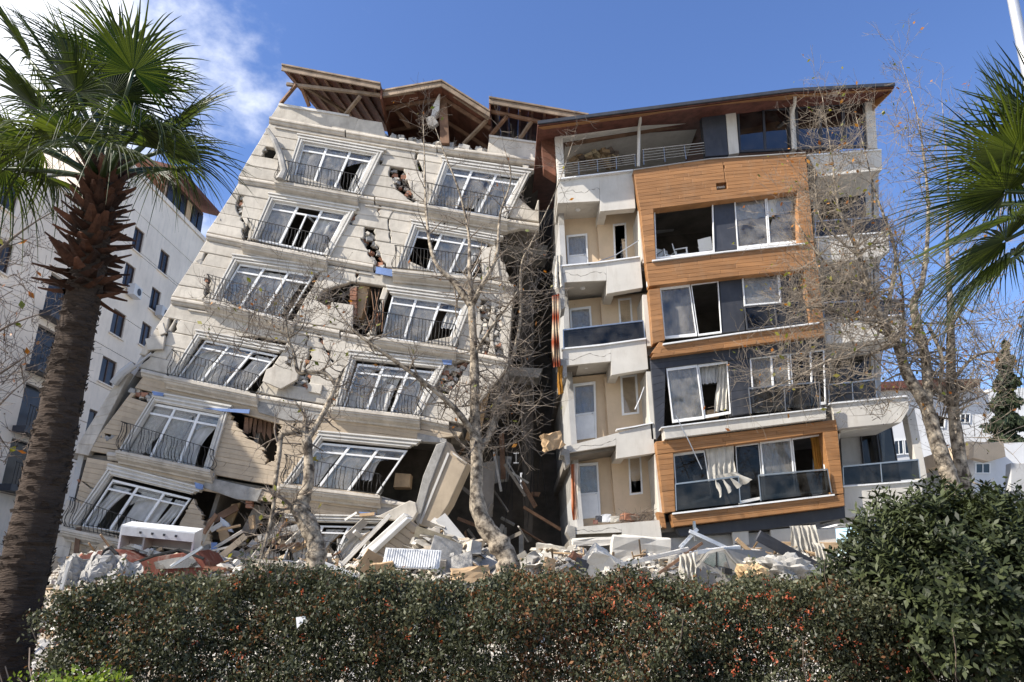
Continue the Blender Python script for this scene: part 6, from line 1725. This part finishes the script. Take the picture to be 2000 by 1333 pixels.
tree("tall multi-stemmed plane tree with yellowing leaves before the right-hand balconies",
     [[(1878, 1010, YQ, .24), (1855, 935, YQ, .21), (1830, 864, YQ, .19), (1808, 792, YQ, .17), (1772, 732, YQ, .14), (1752, 672, YQ, .12), (1725, 628, YQ, .11), (1701, 573, YQ, .09), (1673, 485, YQ, .06), (1638, 406, YQ, .04), (1624, 300, YQ, .02), (1606, 190, YQ, .008)],
      [(1812, 800, YQ, .13), (1809, 710, YQ, .13), (1792, 636, YQ, .12), (1785, 592, YQ, .10), (1803, 545, YQ, .07), (1813, 406, YQ + .3, .045), (1795, 243, YQ + .4, .02), (1760, 120, YQ + .5, .006)],
      [(1895, 1010, YQ + .3, .20), (1880, 930, YQ + .3, .17), (1864, 820, YQ + .3, .15), (1858, 754, YQ + .3, .13), (1857, 682, YQ + .3, .11), (1856, 600, YQ + .3, .09), (1850, 480, YQ + .3, .05), (1852, 359, YQ + .3, .025), (1840, 200, YQ + .3, .008)],
      [(1725, 632, YQ, .07), (1742, 560, YQ, .055), (1748, 489, YQ, .045), (1712, 382, YQ, .03), (1690, 300, YQ, .015), (1670, 220, YQ, .006)],
      [(1701, 575, YQ, .05), (1650, 540, YQ - .4, .04), (1600, 500, YQ - .6, .03), (1560, 440, YQ - .6, .012)],
      [(1752, 672, YQ, .06), (1700, 690, YQ - .5, .05), (1630, 700, YQ - .8, .035), (1560, 735, YQ - .8, .02), (1480, 770, YQ - .8, .008)],
      [(1725, 630, YQ, .05), (1660, 620, YQ - .5, .04), (1600, 600, YQ - .7, .025), (1540, 610, YQ - .7, .01)],
      [(1858, 750, YQ + .3, .05), (1900, 700, YQ, .04), (1950, 690, YQ, .03), (2000, 740, YQ, .015)], [(1856, 640, YQ + .3, .05), (1900, 560, YQ, .035), (1940, 480, YQ, .02), (1960, 380, YQ, .008)],
      [(1772, 735, YQ, .06), (1765, 660, YQ + .4, .05), (1762, 560, YQ + .5, .03), (1740, 450, YQ + .5, .015)],
      [(1815, 640, YQ + .1, .05), (1840, 700, YQ - .1, .05), (1836, 770, YQ, .05), (1862, 800, YQ + .3, .06)],
      [(1680, 500, YQ, .035), (1640, 470, YQ - .3, .03), (1600, 420, YQ - .4, .02), (1590, 330, YQ - .4, .008)]],
     tuple(P(1880, 1010, YQ)), twig_per=40, tw_len=1.35, depth=2, twm="twig_sunlit", leaves=(480, 300), seeds=2600, start=.45, up=.15, knots=.1,
     extra=((1640, 300, YQ, 26, 1.2), (1600, 380, YQ - .3, 26, 1.0), (1660, 420, YQ, 24, 1.1), (1600, 560, YQ - .5, 30, 1.1), (1640, 640, YQ - .6, 26, 1.1), (1570, 700, YQ - .7, 26, 1.2), (1640, 740, YQ - .7, 22, 1.0), (1780, 250, YQ + .4, 20, 1.2), (1830, 320, YQ, 18, 1.2), (1720, 800, YQ - .5, 12, .8), (1950, 720, YQ, 26, 1.1), (1960, 620, YQ, 22, 1.1), (1900, 760, YQ, 20, 1.0), (1700, 480, YQ, 14, 1.0), (1560, 600, YQ - .7, 22, 1.0), (1920, 850, YQ, 12, 1.0)))
# bare twigs of a tree standing just outside the left edge
YS = 12.0
tree("bare dark branches reaching in at the left edge behind the palm",
     [[(-160, 1250, YS, .12), (-130, 950, YS, .10), (-110, 760, YS, .08), (-60, 600, YS, .05), (-10, 500, YS, .035), (60, 440, YS, .015), (130, 400, YS, .006)],
      [(-118, 830, YS, .05), (-60, 760, YS, .03), (0, 730, YS, .02), (60, 690, YS, .008)], [(-110, 780, YS, .05), (-50, 690, YS, .03), (10, 640, YS, .02), (90, 610, YS, .006)], [(-120, 880, YS, .04), (-40, 830, YS, .025), (20, 770, YS, .012), (80, 720, YS, .005)]],
     tuple(P(-160, 1250, YS)), twig_per=12, tw_len=.8, depth=2, leaves=(10, 40), seeds=160, start=.4, bark="twigd", twm="twigd",
     extra=((-10, 700, YS, 16, .7), (0, 560, YS, 12, .6), (10, 860, YS, 8, .6)))

# conifer far right
t = thing("conifer_tree", "dark narrow conifer rising behind the white house at the right edge", "tree", tuple(P(1962, 960, 44)))
b0, tp = P(1962, 960, 44), P(1966, 672, 44)
mm = M(); mm.tube([b0, tp], [.3, .04], 7); mm.build("trunk", "twigd", t)
n = 6000
h = rng.beta(1.1, 1.5, n); hh = (tp - b0).length
ang = rng.uniform(0, 6.283, n); rr = (1 - h) ** .7 * 1.7 * np.sqrt(rng.uniform(0.1, 1, n)) * (0.75 + .35 * np.sin(h * 46))
c = np.stack([b0.x + (tp.x - b0.x) * h + np.cos(ang) * rr, b0.y + np.sin(ang) * rr, b0.z + hh * h - rr * .25], 1)
np_quads("crown", leaf_quads([Vector(x) for x in c], .2, .05), "conifer", t, kind="stuff", tint=rng.uniform(0, 1, n))

# ------------------------------------------------------------------ fan palms
def frond_blade(mm, hub, axis, side, nseg=40, Rr=.95, span=R(250), droop=.35, fold=.10, tipdroop=.5):
    """Pleated fan: strips radiating from the hub, joined for the inner half, tips free and drooping."""
    axis = axis.normalized(); side = (side - axis * side.dot(axis)).normalized(); nrm = side.cross(axis).normalized()
    if nrm.z < 0: nrm = -nrm
    ns = 7
    for k in range(nseg):
        a = -span / 2 + span * (k + .5) / nseg
        d = axis * math.cos(a) + side * math.sin(a)
        w = span / nseg
        Lk = Rr * (0.78 + .22 * math.cos(a * .7)) * random.uniform(.9, 1.08)
        t_ = -axis * math.sin(a) + side * math.cos(a)
        tw = random.uniform(-.05, .05); td = tipdroop * random.choice((.3, .6, .8, 1.0, 1.3, 2.2)); tw = random.uniform(-.12, .12)
        vs = []
        for i in range(ns + 1):
            s = i / ns; r = .03 + (Lk - .03) * s
            wid = r * w * .5 if s < .36 else .36 * Lk * w * .5 * (1 - (s - .36) / .64) ** .7 * .9 + .0008
            base = hub + d * r + Vector((0, 0, -1)) * (droop * r * r + td * max(0, s - .35) ** 2 * Lk * 1.6) + t_ * tw * max(0, s - .35) + nrm * (.12 * r * (1 - abs(a) / span))
            vs += [base - t_ * wid - nrm * wid * .45, base + nrm * wid * .45, base + t_ * wid - nrm * wid * .45]
        fs = []
        for i in range(ns):
            b = i * 3
            fs += [(b, b + 1, b + 4, b + 3), (b + 1, b + 2, b + 5, b + 4)]
        tt = random.uniform(0.2, .8)
        mm.add(vs, fs, (tt, tt, tt))
def fan_palm(label, base, crown, trunk_r, fronds, boots=True, dry=0, nseg=46):
    t = thing("fan_palm", label, "palm", base)
    base = Vector(base); crown = Vector(crown)
    n = 46; pts = []; rad = []
    for i in range(n + 1):
        s = i / n
        pts.append(base.lerp(crown, s) + Vector((.05 * math.sin(s * 3), 0, 0)))
        rad.append(trunk_r * (1.32 - .5 * s + .25 * math.exp(-s * 9)) * (1 + .018 * math.sin(i * 2.6)) * random.uniform(.985, 1.015))
    mm = M(); mm.tube(pts, rad, 20); mm.build("trunk", "palmbark", t, smooth=True)
    # ragged fibre rings on the trunk
    mm = M()
    for k in range(900):
        s = random.uniform(0.02, .93); a = random.uniform(0, 6.283); r = trunk_r * (1.32 - .5 * s + .25 * math.exp(-s * 9))
        p = base.lerp(crown, s) + Vector((math.cos(a), math.sin(a), 0)) * r * 1.0 + Vector((.05 * math.sin(s * 3), 0, 0))
        tg = Vector((-math.sin(a), math.cos(a), 0)); o_ = Vector((math.cos(a), math.sin(a), .3))
        wd = random.uniform(.03, .07)
        mm.add([p - tg * wd, p + tg * wd, p + tg * wd * .6 + o_ * random.uniform(.006, .02) + Vector((0, 0, .02)), p - tg * wd * .7 + o_ * random.uniform(.006, .02) + Vector((0, 0, .02))], [(0, 1, 2, 3)])
    mm.build("trunk_fibre", "palmbark", t, kind="stuff")
    if boots:
        nb = 150
        for k in range(nb):
            s = (k + random.uniform(-.4, .4)) / nb; a = k * 2.39996 + random.uniform(-.15, .15)
            zc = crown.z + .12 - 1.32 * (1 - s)
            sp = base.lerp(crown, (zc - base.z) / (crown.z - base.z))
            out = Vector((math.cos(a), math.sin(a), 0)); tg = Vector((-math.sin(a), math.cos(a), 0))
            ln = random.uniform(.12, .31) * (1.1 - .5 * s); rise = -.15 + .9 * s + random.uniform(-.3, .35)
            p0 = sp + out * trunk_r * .8; w0 = random.uniform(.045, .085); tg = (tg + Vector((0, 0, random.uniform(-.35, .35)))).normalized()
            cr = []
            for i in range(5):
                q = i / 4; p = p0 + out * ln * q * math.cos(rise) + Vector((0, 0, ln * q * math.sin(rise) + .10 * q * q * ln))
                w = w0 * (1 - .72 * q); th = .025 * (1 - .6 * q)
                cr.append((p - tg * w, p + Vector((0, 0, -th)), p + tg * w, p + Vector((0, 0, th * .6))))
            vs = [x for c_ in cr for x in c_]; fs = []
            for i in range(4):
                for j in range(4): fs.append((i * 4 + j, i * 4 + (j + 1) % 4, (i + 1) * 4 + (j + 1) % 4, (i + 1) * 4 + j))
            fs.append((16, 17, 18, 19))
            mm = M(); mm.add(vs, fs); mm.build("leaf_base", "boot", t)
    for fr in fronds:
        hub, Rr, dr, td = fr[0], fr[1], fr[2], fr[3]
        twist = fr[4] if len(fr) > 4 else 0
        c0 = crown + Vector((random.uniform(-.06, .06), random.uniform(-.06, .06), -.05))
        mid = c0.lerp(hub, .5) + Vector((0, 0, .10 * (hub - c0).length))
        pt = [c0 * (1 - q) ** 2 + mid * 2 * q * (1 - q) + hub * q * q for q in (0, .2, .4, .6, .8, 1)]
        mm = M(); mm.tube(pt, [.035, .03, .026, .023, .02, .016], 6); f = mm.build("frond", "petiole", t, smooth=True)
        axis = (pt[-1] - pt[-2]).normalized()
        side = axis.cross(Vector((0, 0, 1)))
        if side.length < .1: side = Vector((1, 0, 0))
        side.normalize()
        side = Matrix.Rotation(twist, 3, axis) @ side
        mm = M(); frond_blade(mm, hub, axis, side, nseg=nseg, Rr=Rr, droop=dr, tipdroop=td); mm.build("blade", "palm", f)
    return t
YPalm = 6.0
pb = P(30, 1330, YPalm); pc = P(205, 350, YPalm)
pb.z = 0.15
bx_ = pc.x - (pc.x - P(18, 1200, YPalm).x) * (pc.z - .15) / (pc.z - P(18, 1200, YPalm).z)
LF = []
for (x, y, dY, Rr, dr, td, tw) in (
    (215, 190, -.15, .95, .02, .15, 0.0), (120, 165, .25, .95, .05, .2, .3), (75, 215, -.35, .9, .15, .3, -.2), (345, 245, .1, .80, .10, .35, .4), (318, 295, -.35, .85, .22, .45, .1),
    (80, 290, -.45, .8, .35, .5, .0), (-10, 240, .3, .9, .25, .4, 0), (170, 120, .7, .95, .05, .2, 0), (275, 180, .6, .85, .1, .35, -.3), (40, 150, .6, .95, .1, .3, .2),
    (10, 330, -.2, .8, .4, .5, .1), (255, 250, .9, .8, .35, .6, 0), (140, 230, 1.0, .85, .25, .5, 0), (285, 335, .4, .6, .5, .6, .2), (130, 262, -.7, .7, .25, .5, .1), (240, 110, .3, .9, .0, .2, .2), (265, 250, -.7, .7, .35, .6, -.2),
    (180, 215, .5, .9, .1, .4, .5), (60, 120, -.1, .95, .05, .25, .1), (260, 140, -.4, .85, .08, .3, .3), (150, 180, -.5, .9, .1, .3, -.4), (25, 275, .1, .85, .2, .5, .3), (300, 270, .35, .8, .25, .6, .5), (215, 290, -.9, .6, .4, .6, 0), (330, 330, .8, .65, .5, .7, 0), (95, 345, .5, .65, .55, .7, 0)):
    LF.append((P(x, y, YPalm + dY), Rr, dr, td, tw))
fan_palm("fan palm with rough dark trunk and shaggy brown leaf bases at the left edge", (bx_, YPalm, 0.15), tuple(pc), 0.15, LF, nseg=54)
pc2 = P(2150, 400, 5.6)
RF = []
for (x, y, dY, Rr, dr, td, tw) in ((1965, 375, -.2, .95, .02, .12, .1), (2010, 270, .2, .95, -.05, .12, -.1), (1965, 470, .0, .95, .12, .2, .2), (1985, 425, -.5, .95, .05, .15, 0), (1975, 330, .3, .95, .02, .15, .4), (1980, 500, .4, .85, .25, .3, -.2), (1985, 400, .5, .9, .1, .2, -.4), (1995, 300, -.4, .9, .0, .15, .2), (2060, 250, -.2, .9, 0, .15, 0), (2150, 240, 0, 1, .1, .3, 0), (2250, 330, 0, 1, .3, .4, 0), (2240, 450, -.4, 1, .4, .5, 0), (2080, 520, .3, .8, .7, .6, 0), (2150, 330, .8, 1, .3, .4, 0)):
    RF.append((P(x, y, 5.6 + dY), Rr, dr, td, tw))
fan_palm("fan palm standing outside the right edge, only its fronds reaching into the photo", (pc2.x, 5.6, .15), tuple(pc2), .2, RF, boots=False, nseg=66)

# ------------------------------------------------------------------ hedge
H = thing("hedge", "long dark clipped hedge dotted with red blossoms across the foreground", "hedge", (0, 5.4, 0.18))
def hedge_top(x):
    px = 1000 + 1440 * x / 5.4
    z = np.interp(px, [40, 70, 150, 300, 600, 1000, 1500, 1700, 2100], [1.45, 1.60, 1.70, 1.775, 1.785, 1.765, 1.75, 1.76, 1.75])
    return z + .035 * np.sin(x * 3.1) + .03 * np.sin(x * 7.7 + 1) + .03 * np.sin(x * 15.0 + 2) + .02 * np.sin(x * 31 + 1)
XL = P(95, 1250, 5.0).x
ncl = 36000
cx = rng.uniform(XL, 5.2, ncl)
top = hedge_top(cx)
u = rng.uniform(0, 1, ncl)
face = rng.uniform(0, 1, ncl)
# clumps near the front, top and through the body
cy = np.where(face < .45, 4.95 + .28 * rng.uniform(0, 1, ncl) ** 1.5, 4.95 + 1.0 * rng.uniform(0, 1, ncl))
cz = np.where(face < .8, .55 + (top - .55) * u ** .75, top - .05 * rng.uniform(0, 1, ncl))
bul = .16 * np.sin(cx * 2.3 + cz * 3) + .1 * np.sin(cx * 5.9 - cz * 5)
cy = cy - .12 + bul * .6 + .35 * np.clip((cz - 1.55) / .3, 0, 1) ** 2
keep = (cz > 1.12 + .08 * np.sin(cx * 4.3) + .1 * np.sin(cx * 11.)) | (rng.uniform(0, 1, ncl) < .55)
cell = np.sin(cx * 9.1 + 2 * np.sin(cz * 7)) * np.sin(cz * 11.3 + 1.7 * np.sin(cx * 5)) + .5 * np.sin(cx * 23 + cz * 19)
keep &= (cell > -.75) | (cy > 5.15)
cy = cy - .05 * cell
endround = np.clip((cx - XL) / .5, 0, 1)
keep &= (np.abs(cz - 1.25) < .2 + .6 * np.sqrt(endround))
cx, cy, cz = cx[keep], cy[keep], cz[keep]
per = 13
lc = np.repeat(np.stack([cx, cy, cz], 1), per, 0) + rng.normal(0, .032, (len(cx) * per, 3))
nl = len(lc)
a = rng.normal(0, 1, (nl, 3)) + np.array([0, -.3, .7]); a /= np.linalg.norm(a, axis=1)[:, None]
b = np.cross(a, rng.normal(0, 1, (nl, 3))); b /= np.linalg.norm(b, axis=1)[:, None]
s = rng.uniform(.008, .018, (nl, 1))
q = np.stack([lc - a * s, lc - b * s * .5, lc + a * s, lc + b * s * .5], 1)
clt = np.repeat(rng.uniform(0, 1, len(cx)), per)
dry = (clt > .92) | ((np.sin(lc[:, 0] * 2.7) + np.sin(lc[:, 0] * 1.3 + 2) > .9) & (rng.uniform(0, 1, nl) < .22))
np_quads("foliage", q[~dry], "hedge", H, kind="stuff", tint=np.clip(clt[~dry] * .6 + rng.uniform(0, .5, (~dry).sum()), 0, 1))
np_quads("dry_foliage", q[dry], "hedgeb", H, kind="stuff", tint=rng.uniform(0, 1, dry.sum()))
# stray shoots above the clipped top
sh = M(); sv = []
for k in range(150):
    x = random.uniform(XL + .1, 5.0); z = float(hedge_top(np.array([x]))[0]) - .06
    p = Vector((x, 5.0 + random.uniform(-.1, .5), z)); d = Vector((random.gauss(0, .35), random.gauss(0, .25), 1)).normalized(); L_ = random.uniform(.08, .22)
    sh.tube([p, p + d * L_ * .5, p + d * L_ + Vector((random.gauss(0, .02), 0, 0))], [.003, .0025, .0015], 3)
    for j in range(int(L_ * 70)): sv.append(p + d * L_ * random.uniform(.25, 1.02))
sh.build("shoots", "twigd", H, kind="stuff")
np_quads("shoot_leaves", leaf_quads(sv, .017, .014), "hedge", H, kind="stuff", tint=rng.uniform(.3, 1, len(sv)))
# blossoms, thicker to the right
nbl = 230
bx = np.concatenate([rng.uniform(XL, 0, 38), rng.uniform(-.3, 3.0, nbl - 38)])
bz = hedge_top(bx) - .02 - .5 * rng.uniform(0, 1, nbl) ** 1.6
by = 4.80 + .1 * rng.uniform(0, 1, nbl) + .35 * np.clip((bz - 1.55) / .3, 0, 1) ** 2
bc = np.repeat(np.stack([bx, by, bz], 1), 9, 0) + rng.normal(0, .012, (nbl * 9, 3))
np_quads("blossoms", leaf_quads([Vector(x) for x in bc], .009, .004), "bloom", H, kind="stuff", tint=rng.uniform(0, 1, nbl * 9))
mm = M(); tips = []
for k in range(90):
    x = random.uniform(XL, 5.0); y = random.uniform(5.1, 5.7)
    grow(mm, Vector((x, y, .15)), Vector((random.gauss(0, .25), random.gauss(0, .2), 1)), random.uniform(.7, 1.0), .016, 1, tips, .5, 4, .2, 6)
mm.build("stems", "twigd", H, kind="stuff")
mm = M(); mm.ext(pq([(578, 1206), (596, 1204), (598, 1216), (590, 1218), (580, 1228)], 4.86), (0, .005, 0)); o = mm.build("paper_scrap", "pvc"); tag(o, "scrap of white paper caught in the front of the hedge", "paper")

# large glossy shrub at right
S_ = thing("glossy_shrub", "rounded glossy-leaved evergreen shrub at the right behind the hedge", "shrub", (P(1895, 1250, 5.1).x, 5.1, 0.18))
cen = P(1905, 1165, 5.1)
nro = 6500
th = rng.uniform(0, 6.283, nro); phi = np.arccos(rng.uniform(-.75, 1, nro)); rr = rng.uniform(.15, 1.0, nro) ** .5
dirs = np.stack([np.cos(th) * np.sin(phi), np.sin(th) * np.sin(phi), np.cos(phi)], 1)
k = 1 + .09 * np.sin(5 * th + 3 * phi) + .07 * np.sin(9 * th - 5 * phi)
C0 = np.array(cen) + dirs * np.array([.90, .60, .66]) * (rr * k)[:, None]
nlf = 9; V = []; TT = []
for i in range(nro):
    ax = dirs[i] * .7 + np.array([0, 0, .5]) + rng.normal(0, .25, 3); ax /= np.linalg.norm(ax)
    e1 = np.cross(ax, [0.3, .5, .8]); e1 /= np.linalg.norm(e1); e2 = np.cross(ax, e1)
    ph = rng.uniform(0, 6.283); t_ = rng.uniform(0, 1)
    for j in range(nlf):
        an = ph + j * 2.4; rad_ = e1 * math.cos(an) + e2 * math.sin(an)
        d = ax * rng.uniform(.3, .75) + rad_; d /= np.linalg.norm(d)
        L_ = rng.uniform(.045, .08); w = np.cross(d, ax); w /= (np.linalg.norm(w) + 1e-6)
        p = C0[i] + ax * .01 * j
        V.append([p, p + d * L_ * .6 + w * L_ * .17, p + d * L_, p + d * L_ * .6 - w * L_ * .17]); TT.append(min(1, max(0, t_ * .7 + rng.uniform(0, .35))))
np_quads("crown", np.array(V), "shrub", S_, kind="stuff", tint=np.array(TT))
mm = M(); tips = []
for k_ in range(26):
    grow(mm, Vector((cen.x + random.uniform(-.25, .25), 5.1, 0.16)), Vector((random.gauss(0, .35), random.gauss(0, .3), 1)), 1.0, .03, 1, tips, .5, 3, .2, 6)
mm.build("stems", "twigd", S_, kind="stuff")

# bright low bush at the bottom left
t = thing("low_bush", "bright yellow green low bush at the bottom left corner", "bush", (P(140, 1330, 4.2).x, 4.2, .2))
nb = 900
cc = np.stack([rng.uniform(P(60, 1330, 4.2).x, P(205, 1330, 4.2).x, nb), rng.uniform(3.95, 4.5, nb), np.zeros(nb)], 1)
cc[:, 2] = P(140, 1318, 4.2).z - .03 - .75 * rng.uniform(0, 1, nb) ** 1.2 + .03 * np.sin(cc[:, 0] * 14)
lc = np.repeat(cc, 8, 0)
np_quads("foliage", leaf_quads([Vector(x) for x in lc], .016, .03), "bush", t, kind="stuff", tint=rng.uniform(0, 1, len(lc)))
mm = M(); tips = []
for k_ in range(14): grow(mm, Vector((random.uniform(cc[:, 0].min(), cc[:, 0].max()), 4.2, .17)), Vector((random.gauss(0, .2), 0, 1)), .9, .01, 1, tips)
mm.build("stems", "twigd", t, kind="stuff")

# lamp post at the top right corner
t = thing("lamp_post", "grey lamp post cutting the top right corner", "lamp post", (P(2000, 120, 8.5).x, 8.5, 0))
a_, b_ = P(2003, 122, 8.5), P(1972, -30, 8.5)
x0 = a_.x - (b_.x - a_.x) * (a_.z) / (b_.z - a_.z)
mm = M(); mm.tube([Vector((x0, 8.5, 0)), a_, b_, b_ + (b_ - a_) * 1.2], [.12, .075, .07, .06], 14); mm.build("pole", "pipe", t, smooth=True)
e_ = b_ + (b_ - a_) * 1.2
mm = M(); mm.tube([e_, e_ + Vector((.5, 0, .35)), e_ + Vector((1.3, 0, .45))], .045, 10); mm.build("arm", "pipe", t, smooth=True)
mm = M(); mm.box(e_ + Vector((1.6, 0, .45)), (.7, .28, .12), None, None, .8); mm.build("lamp_head", "pipe", t)
